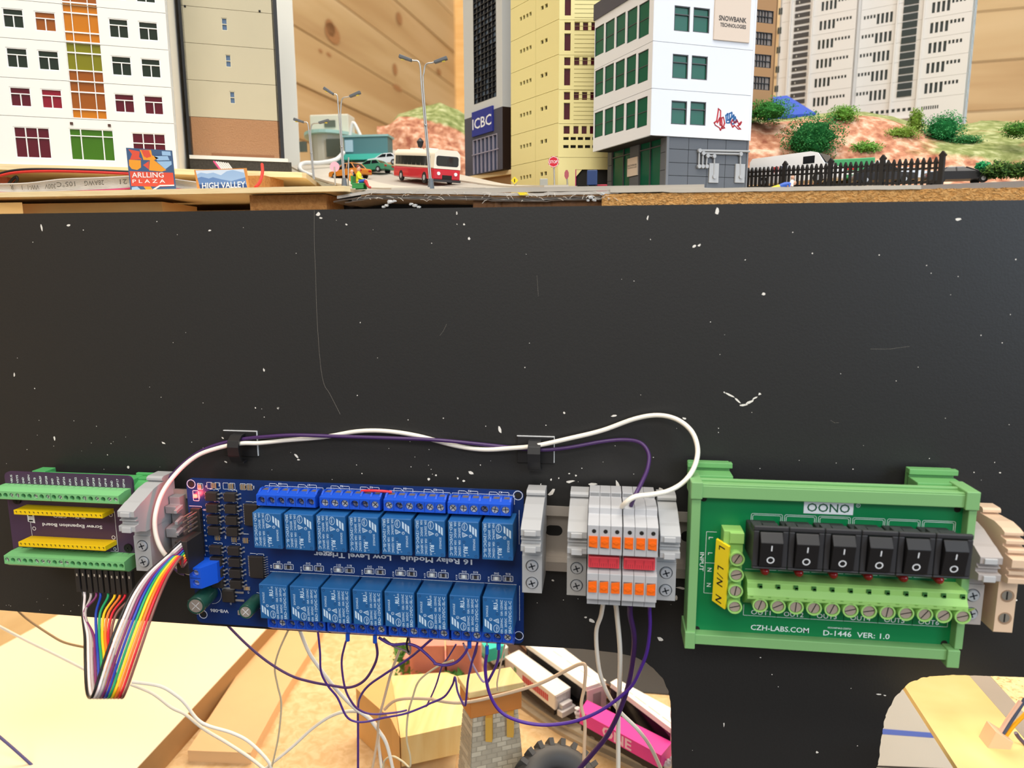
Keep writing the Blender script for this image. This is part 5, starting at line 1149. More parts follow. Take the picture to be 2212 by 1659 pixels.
# ------------------------------------------------------------------ towers at the back right
TB2 = math.radians(-26); Q1 = Vector((math.cos(TB2), math.sin(TB2), 0)); Q2 = Vector((-math.sin(TB2), math.cos(TB2), 0))
M_off = mat('off_white_plastic', 'D3CFCA', 0.55); M_dw = mat('dark_window_recess', '3A3634', 0.5); M_dglass = mat('dark_green_glass', '2C3432', 0.2, coat=.4)
def slots(F, t, x0, x1, pys, n1, n2, first, tall, small, name='window'):
    """groups of narrow slot windows: n1 tall ones and n2 little ones"""
    out = []
    for (xa_, ya_), (xb_, yb_) in pys:
        a = F.uv(xa_, ya_); b = F.uv(xb_, yb_); W_ = b[0] - a[0]; vtop_ = a[1]; n = n1 + n2; g = []
        order = [1] * n1 + [0] * n2 if first == 'tall' else [0] * n2 + [1] * n1
        wt = 1.0; tot = sum(1.15 if o else .85 for o in order); u = a[0]
        for o in order:
            w_ = (1.15 if o else .85) * W_ / tot; g.append((u + w_ * .18, vtop_ - (tall if o else small), u + w_ * .82, vtop_)); u += w_
        out.append(g)
    return out
def tower(name, label, Acorner, w, d, z0, HT, groups, lvls, m_, wall_side=None, extra=()):
    t = thing(name, tuple(Vector(Acorner)), label, 'model building')
    F, FL_, FR_ = side_faces(Acorner, w, d, Q1, Q2)
    obj('core', footprint(Acorner, w, d, z0, z0 + HT, Q1, Q2), M_dw, t)
    hs_ = [h for g in groups for h in g] + list(extra)
    for a, b in zip(lvls, lvls[1:]):
        m = MB(); wallgrid(m, F, 0, w, a + .08, b - .08, [h for h in hs_ if (h[1] + h[3]) / 2 > a and (h[1] + h[3]) / 2 < b], 1.0); obj('wall_panel', m, m_, t)
    m = MB(); FL_.box(m, 0, d, 0, HT, -1.2, 0); obj('side_wall', m, m_, t)
    m = MB(); FR_.box(m, 0, d, 0, HT, -1.2, 0); obj('side_wall', m, wall_side or m_, t)
    for g in groups:
        m = MB()
        for h in g: F.box(m, h[0], h[2], h[1], h[3], -1.3, -1.0)
        obj('window', m, M_dglass, t, stuff=True)
    return t, F, FL_, FR_
def Z4(x, y): return (1600 + x / 3.456, y / 3.456)
# right-hand tower
cr = at(2082, 262, 240); B0 = Vector((cr.x, 240, cr.z - 3)); wt = solve_len(B0, -Q1, 1838); B1 = B0 - Q1 * wt; zt = B0.z
tmpF = Face(B1, Q1, wt); HT = tmpF.uv(1950, -120)[1]
rowsL = [((Z4(915, 125)), Z4(1145, 80)), (Z4(898, 268), Z4(1135, 225)), (Z4(885, 408), Z4(1118, 370)), (Z4(870, 550), Z4(1105, 515)), (Z4(857, 695), Z4(1092, 662))]
rowsR = [(Z4(1425, 20), Z4(1690, -25)), (Z4(1410, 175), Z4(1675, 128)), (Z4(1397, 325), Z4(1660, 283)), (Z4(1382, 475), Z4(1645, 437)), (Z4(1368, 625), Z4(1630, 592))]
def grp(F, rows, n1, n2, first, tall, small):
    out = []
    for (a_, b_) in rows:
        a = F.uv(*a_); b = F.uv(*b_); v_ = (a[1] + b[1]) / 2; order = [1] * n1 + [0] * n2 if first == 'tall' else [0] * n2 + [1] * n1
        tot = sum(1.2 if o else .9 for o in order); u = a[0]; g = []
        for o in order:
            w_ = (1.2 if o else .9) * (b[0] - a[0]) / tot; g.append((u + w_ * .2, v_ - (tall if o else small), u + w_ * .8, v_)); u += w_
        out.append(g)
    return out
gL = grp(tmpF, rowsL, 4, 4, 'small', 7.5, 2.6); gR = grp(tmpF, rowsR, 4, 4, 'tall', 7.5, 2.6)
base = grp(tmpF, [(Z4(960, 828), Z4(1280, 805)), (Z4(1345, 800), Z4(1480, 778))], 0, 8, 'small', 0, 2.6)
vps = sorted(set([g[0][3] for g in gR])); fhh = (vps[-1] - vps[0]) / 4
lv = [0, vps[0] - fhh * .75] + [v_ + fhh * .25 for v_ in vps] + [HT]
col = []
cu_a = tmpF.uv(*Z4(1190, 400))[0]; cu_b = tmpF.uv(*Z4(1300, 400))[0]; v_ = tmpF.uv(*Z4(1225, 720))[1]
for k in range(16): col.append((cu_a, v_ + k * 5.55, cu_b, v_ + k * 5.55 + 4.4))
t, F, FLx, FRx = tower('off_white_tower_model', 'tall off-white model tower with rows of slot windows and a pale blue right side', B1, wt, 42, zt, HT, gL + gR + base, [l for l in lv], M_off, mat('pale_ice_blue_plastic', 'C8DAE2', 0.5), ())
m = MB(); F.box(m, cu_a - 4.5, cu_a - 3.5, 10, HT, 0, 2); F.box(m, cu_b + 3.5, cu_b + 4.5, 10, HT, 0, 2); F.box(m, cu_a - 4.5, cu_b + 4.5, 9, 10, 0, 2); obj('stair_shaft_rib', m, M_off, t)
for h in col:
    m = MB(); F.box(m, h[0], h[2], h[1], h[3], .02, .6); obj('stair_window', m, M_dglass, t)
m = MB()
for k in range(9): FRx.box(m, 12, 13.5, 14 + k * fhh, 20 + k * fhh, 0, .2); FRx.box(m, 0, 42, 24 + k * fhh, 24.4 + k * fhh, 0, .1)
obj('side_vent', m, mat('blue_grey_shade', '8FA2AC', 0.6), t)
# left-hand tower
cl = at(1838, 245, 262); C0 = Vector((cl.x, 262, cl.z - 4)); wt2 = solve_len(C0, -Q1, 1672); C1 = C0 - Q1 * wt2
tmpF = Face(C1, Q1, wt2); HT2 = tmpF.uv(1750, -120)[1]
rows2 = [(Z4(600, 5), Z4(845, -20)), (Z4(585, 148), Z4(833, 130)), (Z4(572, 292), Z4(820, 275)), (Z4(560, 437), Z4(806, 422)), (Z4(547, 580), Z4(793, 567)), (Z4(535, 722), Z4(780, 712))]
g2 = grp(tmpF, rows2, 4, 5, 'tall', 6.8, 2.2)
vps = sorted(set([g[0][3] for g in g2])); f2_ = (vps[-1] - vps[0]) / 5
lv2 = [0] + [v_ + f2_ * .3 for v_ in vps] + [HT2]
t, F, FLx, FRx = tower('white_slot_tower_model', 'white model tower with open stair landings left of its slot windows', C1, wt2, 40, C0.z, HT2, g2, lv2, M_off)
la = tmpF.uv(*Z4(395, 300))[0]; lb = tmpF.uv(*Z4(505, 300))[0]
m = MB()
for k in range(22): 
    v_ = 6 + k * 5.1; m2 = MB(); F.box(m2, la, lb, v_, v_ + 3.2, .02, .5); obj('landing_opening', m2, M_dw, t)
    if k % 2: F.box(m, la + 3, lb - 8, v_ + .3, v_ + 1.6, .5, 1.4)
obj('landing_ledge', m, mat('cream_ledge', 'DCD6C6', 0.6), t)
m = MB(); F.box(m, la - 3.5, la - 2.5, 0, HT2, 0, 2.5); F.box(m, lb + 2, lb + 3, 0, HT2, 0, 2.5); obj('shaft_rib', m, M_off, t)
m = MB()
for k in range(12):
    a = F.uv(*Z4(300 - k * 8, 60 + k * 145)); F.box(m, a[0] - 1.6, a[0] - .3, a[1] - 5, a[1], 0, .3); F.box(m, a[0] + .2, a[0] + 1.4, a[1] - 5, a[1], 0, .3)
obj('narrow_window', m, M_dglass, t, stuff=True)
# brown building
bc = at(1612, 210, 150); D0 = Vector((bc.x, 150, bc.z - 8)); wd2 = solve_len(D0, E1, 1668)
t = thing('brown_building_model', tuple(D0), 'tan brown model building with barred dark windows behind the white office', 'model building')
F, FLx, FRx = side_faces(D0, wd2, 35); HTb = F.uv(1650, -40)[1]
obj('core', footprint(D0, wd2, 35, D0.z, D0.z + HTb), M_dw, t)
wb = [F.rect(*Z4(60, 62 + k * 167), *Z4(248 - k * 14, 180 + k * 165)) for k in range(4)]
wb = [(wd2 * .12, b[1], wd2 * .86, b[3]) for b in wb]
m = MB(); wallgrid(m, F, 0, wd2, 0, HTb, wb, 1.2); obj('front_wall', m, mat('tan_brown_plastic', 'A07A50', 0.6), t)
m = MB(); FRx.box(m, 0, 35, 0, HTb, -1.2, 0); obj('side_wall', m, mat('tan_brown_plastic', 'A07A50', 0.6), t)
for b in wb: window(t, F, b, ((.15, .3, .45, .6, .75), (.5,)), M_black, mat('pale_interior_pane', '7A7068', 0.4), .4)
# blue-roofed hall
h0 = at(1640, 222, 215)
t = thing('blue_roof_hall_model', (h0.x, 215, h0.z - 14), 'low model hall with a blue sloping roof behind the bushes', 'model building')
a = at(1628, 214, 225); b = at(1700, 206, 225); c = at(1762, 244, 200); d = at(1660, 252, 195)
obj('roof', MB().hexa([Vector((p.x, p.y, p.z - 2)) for p in (a, b, c, d)] + [a, b, c, d]), mat('royal_blue_roof', '1E44A8', 0.7), t)
obj('hall_body', MB().box(a.x, c.x - 4, 202, 226, c.z - 25, c.z - 3), mat('dusty_white_plastic', 'C8C8C4', 0.6), t)
# ------------------------------------------------------------------ hillsides
def rockmat():
    if 'rocky_hillside' in MATS: return MATS['rocky_hillside']
    m = bpy.data.materials.new('rocky_hillside'); m.use_nodes = True; nt = m.node_tree; b = nt.nodes['Principled BSDF']; b.inputs['Roughness'].default_value = .95; b.inputs['Specular IOR Level'].default_value = .1
    tc = nt.nodes.new('ShaderNodeTexCoord'); L = nt.links.new
    n1 = nt.nodes.new('ShaderNodeTexNoise'); n1.inputs['Scale'].default_value = 24; n1.inputs['Detail'].default_value = 5; L(tc.outputs['Object'], n1.inputs['Vector'])
    n2 = nt.nodes.new('ShaderNodeTexNoise'); n2.inputs['Scale'].default_value = 160; n2.inputs['Detail'].default_value = 8; L(tc.outputs['Object'], n2.inputs['Vector'])
    r1 = nt.nodes.new('ShaderNodeValToRGB'); e = r1.color_ramp.elements; e[0].color = hexc('8A5240'); e[1].color = hexc('E0BCA4'); e[0].position = .3; e[1].position = .7; x = e.new(.5); x.color = hexc('B88468')
    r2 = nt.nodes.new('ShaderNodeValToRGB'); e = r2.color_ramp.elements; e[0].color = hexc('5E6A3A'); e[1].color = hexc('B4B68A'); e[0].position = .3; e[1].position = .7; x = e.new(.5); x.color = hexc('848C58')
    L(n2.outputs['Fac'], r1.inputs['Fac']); L(n2.outputs['Fac'], r2.inputs['Fac'])
    g = nt.nodes.new('ShaderNodeNewGeometry'); sx = nt.nodes.new('ShaderNodeSeparateXYZ'); L(g.outputs['True Normal'], sx.inputs['Vector'])
    at_ = nt.nodes.new('ShaderNodeAttribute'); at_.attribute_name = 'grass'
    ma = nt.nodes.new('ShaderNodeMath'); ma.operation = 'ADD'; L(at_.outputs['Fac'], ma.inputs[0]); mm_ = nt.nodes.new('ShaderNodeMath'); mm_.operation = 'MULTIPLY_ADD'; mm_.inputs[1].default_value = 1.6; mm_.inputs[2].default_value = -.8; L(n1.outputs['Fac'], mm_.inputs[0]); L(mm_.outputs[0], ma.inputs[1])
    rr = nt.nodes.new('ShaderNodeMapRange'); rr.inputs['From Min'].default_value = .4; rr.inputs['From Max'].default_value = .6; L(ma.outputs[0], rr.inputs['Value'])
    mx = nt.nodes.new('ShaderNodeMix'); mx.data_type = 'RGBA'; L(rr.outputs['Result'], mx.inputs['Factor']); L(r1.outputs['Color'], mx.inputs['A']); L(r2.outputs['Color'], mx.inputs['B']); L(mx.outputs['Result'], b.inputs['Base Color'])
    bp = nt.nodes.new('ShaderNodeBump'); bp.inputs['Strength'].default_value = .6; bp.inputs['Distance'].default_value = .002; L(n2.outputs['Fac'], bp.inputs['Height']); L(bp.outputs['Normal'], b.inputs['Normal'])
    MATS['rocky_hillside'] = m; return m
def hill(name, label, prof, pxs, nx, ny, seed, amp=2.2):
    """prof: function px -> list of (y, py, grassiness) from front to back"""
    vs = []; gr_ = []
    for i in range(nx + 1):
        px = pxs[0] + (pxs[1] - pxs[0]) * i / nx; P0 = prof(px)
        for j in range(ny + 1):
            f = j / ny * (len(P0) - 1); k = min(int(f), len(P0) - 2); g = f - k; a, b = P0[k], P0[k + 1]
            y = a[0] + (b[0] - a[0]) * g; py = a[1] + (b[1] - a[1]) * g; q = at(px, py, y)
            e = min(1, j / 3) 
            n_ = noise.fractal(Vector((q.x * .06, q.y * .06, q.z * .06 + seed)), .8, 2.2, 5) * amp * e; n2 = noise.noise(Vector((q.x * .35, q.z * .35, seed))) * .8 * e
            vs.append((q.x, q.y + n_ * 1.6 + n2, q.z + n_ * .8 + n2 * .6)); gr_.append(a[2] + (b[2] - a[2]) * g)
    fs = [(i * (ny + 1) + j, (i + 1) * (ny + 1) + j, (i + 1) * (ny + 1) + j + 1, i * (ny + 1) + j + 1) for i in range(nx) for j in range(ny)]
    c = vs[len(vs) // 2]; mb = MB().add(vs, fs, 0, False)
    o = single(name, mb, rockmat(), c, label, 'hill'); o.data.polygons.foreach_set('use_smooth', [True] * len(fs))
    at2 = o.data.attributes.new('grass', 'FLOAT', 'POINT'); at2.data.foreach_set('value', gr_); return o
def interp(tab, x):
    for (a, va), (b, vb) in zip(tab, tab[1:]):
        if x <= b: return va + (vb - va) * max(0, (x - a)) / (b - a)
    return tab[-1][1]
crest = [(1590, 250), (1650, 262), (1700, 258), (1780, 250), (1820, 242), (1870, 247), (1930, 256), (1960, 268), (2010, 286), (2060, 292), (2120, 286), (2260, 284)]
def profR(px):
    c = interp(crest, px); g = interp([(1585, .2), (1700, .1), (1880, .12), (1950, .3), (2060, .72), (2270, .74)], px); k = interp([(1585, 0), (1940, 0), (2060, 1), (2270, 1)], px)
    return [(98, 400, .3), (118, 372, .35), (130, 330, g), (146, (c + 330) / 2, g - .1), (160, c + 8, g), (185, c, .7), (205, c - 2 - 12 * k, .8), (232, c - 4 - 20 * k, .7)]
hill('rocky_hillside', 'rocky red and green hillside rising behind the picket fence on the right', profR, (1585, 2270), 120, 50, 3.3)
def profL(px):
    c = interp([(820, 315), (838, 280), (860, 246), (900, 234), (950, 222), (990, 238), (1030, 262)], px); g = interp([(835, 270), (860, 256), (900, 268), (950, 292), (1010, 326), (1040, 340)], px)
    return [(248, 390, -.4), (262, 350, -.4), (280, g + 18, -.4), (290, g + 2, -.3), (300, (g + c) / 2, .9), (330, c, 1.3), (370, c + 4, 1.3)]
hill('rocky_hillside', 'distant red rock cutting topped with green beyond the red bus', profL, (815, 1075), 50, 30, 8.1)
# railway ledge at the far right in front of the wall
a = at(2060, 276, 330); single('track_ledge', MB().box(a.x, a.x + 260, 326, 420, a.z - 5, a.z), mat('dark_ledge_card', '6A5A50', 0.8), (a.x + 100, 340, a.z - 6), 'narrow dark ledge running past the foot of the pale blue tower side', 'ledge')
# ------------------------------------------------------------------ bushes
def bush(px, py, y, w, h, cols_, label, n=2200, leaf=1.25, name='bush', squash=1.0):
    c = at(px, py, y); s = (DIST + y) / F_PX; rx_, rz_ = w * s / 2, h * s / 2; mb = MB()
    mb.ball(c, 1, 12, 8, 0, sq=(rx_ * .62, rx_ * .6, rz_ * .62), jit=.2)
    for k in range(n):
        d = Vector((random.gauss(0, 1), random.gauss(0, 1), random.gauss(0, 1))).normalized(); r = random.uniform(.55, 1.06) * (1 + .35 * noise.noise(d * 2.6 + Vector((px, 0, 0))))
        p = c + Vector((d.x * rx_, d.y * rx_ * .8, d.z * rz_)) * r; q = Vector((random.gauss(0, 1), random.gauss(0, 1), random.gauss(0, 1))).normalized(); e = q.orthogonal().normalized(); l = leaf * random.uniform(.5, 1.1)
        mb.add([p - e * l * .5, p + q * l, p + e * l * .5], [(0, 1, 2)], random.choice((0, 1)))
    return single(name, mb, [mat('foliage_' + cols_[0], cols_[0], 0.9, spec=.1), mat('foliage_' + cols_[1], cols_[1], 0.9, spec=.1)], (c.x, c.y, c.z - rz_), label, 'bush', 'bushes on the right hillside')
bush(1662, 240, 150, 95, 46, ('2E6A2E', '4A8A3E'), 'rounded green bush below the blue hall roof')
bush(1755, 300, 128, 122, 96, ('1E5A2C', '3A7A40'), 'largest dark green bush in front of the red rock face', 4500)
bush(1822, 248, 158, 60, 40, ('5A8A34', '7CA04E'), 'small yellow-green shrub on the hill crest', 1500)
bush(1978, 262, 160, 30, 50, ('6A8A34', '88A04E'), 'upright olive conifer right of the pale rock', 1100)
bush(1945, 290, 150, 70, 30, ('6A8A34', '7E964A'), 'low olive scrub below the upright conifer', 1400)
bush(2038, 280, 156, 80, 62, ('1F6A38', '3E8850'), 'blue-green bush left of the pale blue tower foot', 3000)
bush(2085, 305, 150, 60, 22, ('2E6A3A', '4C8A52'), 'flat green scrub below the blue-green bush', 1300)
bush(1870, 320, 132, 60, 26, ('5A8A34', '6C9A4A'), 'small grassy tuft halfway down the hillside', 1100)
bush(2200, 280, 130, 60, 30, ('3A6A2A', '5E8A3E'), 'green shrub cut by the right edge of the picture', 1300)
bush(2122, 360, 60, 26, 18, ('1C8A5A', '3AA060'), 'emerald tuft beside the black car by the fence end', 700)
for px, w in ((2160, 56), (2207, 56)):
    bush(px, 368, 35, w, 30, ('2E4A24', '5A7A3A'), ('dark wiry hedge just right of the black car', 'dark wiry hedge at the right edge of the picture')[px > 2180], 1500, 1.5, 'hedge')
# ------------------------------------------------------------------ picket fence
fe = thing('picket_fence', tuple(at(1830, 404, 45)), 'black plastic picket fence with pointed pickets and round holes', 'fence')
fa = at(2031, 399, 8); fb_ = at(1606, 410, 98); fd = (fb_ - fa); LF = Vector((fd.x, fd.y, 0)).length; fu = Vector((fd.x, fd.y, 0)).normalized()
FF = Face(Vector((fb_.x, fb_.y, 0)), -fu, LF)
def fz_(u): return fb_.z + (fa.z - fb_.z) * u / LF
nP = 40; posts = {0, 10, 20, 30, 40}
for i in range(nP + 1):
    u = LF * i / nP; z = fz_(u); m = MB(); ps = i in posts; w_ = 1.1 if ps else .5; h_ = 14.2 if ps else 11.6
    FF.box(m, u - w_, u + w_, z, z + h_ - 1.5, -.6, .6 if not ps else 1.0)
    hd = [(-w_ * 1.25, h_ - 1.5), (w_ * 1.25, h_ - 1.5), (w_ * 1.5, h_ - .9), (0, h_ + 1.0), (-w_ * 1.5, h_ - .9)]
    fr1 = [FF.pt(u + a, z + b, .7) for a, b in hd]; bk = [FF.pt(u + a, z + b, -.7) for a, b in hd]
    m.add(fr1 + bk, [(0, 1, 2, 3, 4), (9, 8, 7, 6, 5)] + [(k, k + 5, (k + 1) % 5 + 5, (k + 1) % 5) for k in range(5)])
    obj('post' if ps else 'picket', m, M_black, fe)
m = MB(); n = nP
for i in range(n):   # rails; the upper one is pierced between the pickets
    a, b = LF * i / n, LF * (i + 1) / n; z = fz_(a)
    hx = MB(); 
    FF.box(m, a, b, fz_(a) + .6, fz_(a) + 1.8, -.4, .4)
    FF.box(m, a, b, z + 9.4, z + 10.2, -.4, .4); FF.box(m, a, b, z + 7.0, z + 7.9, -.4, .4); FF.box(m, a, a + .75, z + 7.9, z + 9.4, -.4, .4); FF.box(m, b - .75, b, z + 7.9, z + 9.4, -.4, .4)
obj('rail', m, M_black, fe)
# grey card pavement at the foot of the fence
a = at(1318, 407, 5); b = at(1990, 398, 5)
pv = MB(); n = 30; vs = []
for i in range(n + 1):
    px = 1318 + (1990 - 1318) * i / n; p = at(px, 409 - 9.5 * i / n, 3.5); th = 9 if px > 1440 else 7
    q2 = at(px, 409 - 9.5 * i / n + th, 3.5); jz = random.uniform(-.1, .1); yb = 60; vs += [(p.x, 3.5, p.z + jz), (p.x, yb, p.z + 5.2), (q2.x, yb, q2.z + 2), (q2.x, 3.5, q2.z + jz)]
pv.add(vs, [(4 * i + k, 4 * i + 4 + k, 4 * i + 4 + (k + 1) % 4, 4 * i + (k + 1) % 4) for i in range(n) for k in range(4)] + [(0, 1, 2, 3), (4 * n + 3, 4 * n + 2, 4 * n + 1, 4 * n)])
single('pavement_card', pv, M_pave, (60, 4, 38), 'thick grey card pavement edge under the white office and the fence', 'card')
q = at(1990, 400, 6); q2 = at(2240, 392, 6)
single('pavement_card', MB().hexa([(q.x, 6, 34.8), (q2.x, 6, 34.8), (q2.x, 60, 35), (q.x, 60, 35), (q.x, 6, q.z), (q2.x, 6, q2.z + .6), (q2.x, 60, q2.z + 2.6), (q.x, 60, q.z + 2.2)]), mat('darker_grey_card', '8A827A', 0.85, var=.1, bscale=200), (160, 6, 35), 'darker grey card pavement at the right end behind the fence post', 'card')
# ------------------------------------------------------------------ vehicles
def wheels(t, L, Wd, r, xs_, z=0):
    for x in xs_:
        for s in (-1, 1):
            m = MB().cyl((x, s * (Wd / 2 - 1.2), r + z), (x, s * (Wd / 2 + .1), r + z), r, 16).cyl((x, s * (Wd / 2 + .05), r + z), (x, s * (Wd / 2 + .2), r + z), r * .5, 10, mi=1)
            obj('wheel', m, [mat('tyre_black', '1C1C1C', 0.8), M_metal], t, loc=(0, 0, 0))
def car(px, py, y, rot, col, label, L=29, Wd=11.5, H=9.0, pitch=0.0):
    c = at(px, py, y) if py else ground(px, y); t = thing('car', tuple(c), label, 'car', None); t.rotation_euler = (0, pitch, rot)
    cm = mat('car_' + col, col, 0.3, coat=.4)
    pr_ = [(-L / 2, 2), (-L / 2, 5.2), (-L / 2 + 1, 5.8), (-L * .30, 6.0), (L * .22, 5.8), (L / 2 - 1, 5.2), (L / 2, 4.2), (L / 2, 2)]
    m = MB().prism([(x, z) for x, z in pr_], -Wd / 2, Wd / 2, 'y'); obj('body', m, cm, t, loc=(0, 0, 0), bevel=.7)
    x0, x1, x2, x3 = (-L * .36, -L * .22, L * .06, L * .24)
    def cab(m, k, zt, mi=0, pad=0):
        w0, w1 = Wd / 2 - .5 + pad, Wd / 2 - 1.6 + pad
        return m.hexa([(x0, -w0, 5.8), (x3, -w0, 5.8), (x3, w0, 5.8), (x0, w0, 5.8), (x1, -w1, zt), (x2, -w1, zt), (x2, w1, zt), (x1, w1, zt)], mi)
    obj('windows', cab(MB(), 1, H - .5), mat('car_glass', '15181C', 0.2, spec=.3), t, loc=(0, 0, 0))
    obj('roof', MB().hexa([(x1, -Wd / 2 + 1.5, H - .55), (x2, -Wd / 2 + 1.5, H - .55), (x2, Wd / 2 - 1.5, H - .55), (x1, Wd / 2 - 1.5, H - .55), (x1 + .8, -Wd / 2 + 2.2, H), (x2 - .8, -Wd / 2 + 2.2, H), (x2 - .8, Wd / 2 - 2.2, H), (x1 + .8, Wd / 2 - 2.2, H)]), cm, t, loc=(0, 0, 0), bevel=.2)
    m = MB()
    for s in (-1, 1):
        for xa_, xb_ in ((x0, x1), (x3, x2)): m.tube([(xa_, s * (Wd / 2 - .55), 5.8), (xb_, s * (Wd / 2 - 1.6), H - .4)], .35, 5)
        m.tube([((x1 + x2) / 2, s * (Wd / 2 - .5), 5.8), ((x1 + x2) / 2, s * (Wd / 2 - 1.5), H - .4)], .3, 5)
    obj('pillars', m, cm, t, loc=(0, 0, 0))
    m = MB()
    for s in (-1, 1): m.box(L / 2 - .1, L / 2 + .15, s * Wd * .33 - 1.2, s * Wd * .33 + 1.2, 3.6, 4.8)
    obj('headlamp', m, M_white, t, loc=(0, 0, 0))
    m = MB()
    for s in (-1, 1): m.box(-L / 2 - .15, -L / 2 + .1, s * Wd * .36 - 1.2, s * Wd * .36 + 1.2, 3.8, 4.8)
    obj('tail_lamp', m, M_red, t, loc=(0, 0, 0))
    wheels(t, L, Wd, 2.1, (-L * .31, L * .31)); return t
car(2068, 398, 45, math.radians(-6), '17181C', 'black model saloon car just right of the fence end', 31, H=8.4)
car(1905, 399, 55, math.radians(-4), '2A2A2E', 'dark grey model saloon seen through the middle of the fence', 30, H=11)
car(757, 0, 118, math.radians(150), 'C87A28', 'orange model car parked behind the sheet by the pink sign', 30, H=10)
car(807, 0, 145, math.radians(160), '3E8A6A', 'green model car behind the seated figure', 28)
car(838, 0, 178, math.radians(165), 'DCE2E8', 'pale blue-white model car behind the green one', 28)
car(1955, 394, 75, math.radians(10), 'C8CCD0', 'silver model car behind the right part of the fence', 26, H=7.5)
# van
c = at(1715, 403, 88); t = thing('van', tuple(c), 'white model delivery van behind the fence', 'van'); t.rotation_euler = (0, 0, math.radians(-38)); vw = mat('van_white', 'F2F4F6', 0.35, coat=.3)
m = MB().prism([(-24, 2), (-24, 15), (-22.5, 17), (12, 17.5), (16, 16.5), (20, 10.5), (25, 9), (26, 6), (26, 2)], -8, 8, 'y'); obj('body', m, vw, t, loc=(0, 0, 0), bevel=.9)
m = MB().prism([(15.2, 16.2), (19.4, 10.8), (20.6, 11), (16.4, 16.4)], -6.6, 6.6, 'y').box(8, 14.5, -8.1, 8.1, 11, 15); obj('windows', m, mat('car_glass', '15181C', 0.2, spec=.3), t, loc=(0, 0, 0))
m = MB().box(-10, -6, -8.1, -7.95, 8, 11, 0).box(-5, -1, -8.1, -7.95, 8, 11, 1); obj('side_logo', m, [mat('van_red', 'C83030', 0.5), mat('van_blue', '3A5AA8', 0.5)], t, loc=(0, 0, 0)); wheels(t, 50, 16, 3, (-15, 17))
# green and white truck behind the fence
c = at(1835, 403, 100); t = thing('truck', tuple(c), 'green and white model truck behind the middle of the fence', 'truck'); t.rotation_euler = (0, 0, math.radians(-15))
obj('cargo_box', MB().box(-20, 12, -8, 8, 4, 15), mat('truck_green', '3E9A62', 0.4), t, loc=(0, 0, 0), bevel=.5); obj('cab', MB().prism([(12.5, 3), (12.5, 13), (19, 13), (21, 8), (21, 3)], -7.5, 7.5, 'y'), vw, t, loc=(0, 0, 0), bevel=.5)
m = MB().box(-18, 10, -8.15, -8, 6, 8, 0).box(-4, 2, -8.2, -8, 8.5, 10.5, 1); obj('side_stripe', m, [M_white, mat('van_red', 'C83030', 0.5)], t, loc=(0, 0, 0)); wheels(t, 40, 16, 3, (-12, 15))
# bus
c = ground(918, 84) + V * .3; t = thing('bus', tuple(c), 'red and cream model city bus on the street', 'bus'); t.rotation_euler = (0, math.radians(8.0), math.radians(-52.0))
M_bred = mat('bus_red', 'C8142A', 0.3, coat=.4); M_bcr = mat('bus_cream', 'EFE8D6', 0.35, coat=.3); Lb, Wb_ = 62, 17
obj('lower_body', MB().box(-Lb / 2, Lb / 2, -Wb_ / 2, Wb_ / 2, 2.4, 8.6), M_bred, t, loc=(0, 0, 0), bevel=.8)
obj('upper_body', MB().prism([(-Wb_ / 2, 8.6), (Wb_ / 2, 8.6), (Wb_ / 2 - .6, 17), (Wb_ / 2 - 2.6, 19), (-Wb_ / 2 + 2.6, 19), (-Wb_ / 2 + .6, 17)], -Lb / 2, Lb / 2, 'x'), M_bcr, t, loc=(0, 0, 0), bevel=.8)
gls = mat('bus_glass', '2A2C2A', 0.1, coat=.6)
for k in range(8):
    x = -27.5 + 6.6 * k; m = MB()
    for s in (-1, 1): m.box(x, x + 5.9, s * (Wb_ / 2 - .15) - .25, s * (Wb_ / 2 - .15) + .25, 10, 15.2)
    obj('side_window', m, gls, t, loc=(0, 0, 0))
for s in (-1, 1): obj('windscreen', MB().prism(rrect(s * 3.35 - 3.1, s * 3.35 + 3.1, 10.6, 15.2, 1.2), Lb / 2 - .4, Lb / 2 + .25, 'x'), gls, t, loc=(0, 0, 0))
obj('window_surround', MB().prism(rrect(-7, 7, 10.1, 15.7, 1.4), Lb / 2 - .4, Lb / 2 + .1, 'x'), mat('dark_bumper', '2A2424', 0.5), t, loc=(0, 0, 0))
m = MB()
for s in (-1, 1): m.cyl((Lb / 2, s * 5.4, 6), (Lb / 2 + .5, s * 5.4, 6), 1.0, 12)
obj('headlamp', m, M_white, t, loc=(0, 0, 0)); obj('bumper', MB().box(Lb / 2 - 1, Lb / 2 + .8, -Wb_ / 2, Wb_ / 2, 1.4, 2.8), mat('dark_bumper', '2A2424', 0.5), t, loc=(0, 0, 0))
obj('grille', MB().box(Lb / 2, Lb / 2 + .2, -3, 3, 2.8, 5.2), M_dark, t, loc=(0, 0, 0))
obj('roof_hatch', MB().box(-18, -10, -3, 3, 19, 20).box(4, 12, -3, 3, 19, 20), M_bcr, t, loc=(0, 0, 0), bevel=.4)
wheels(t, Lb, Wb_, 3.2, (-18, 18))
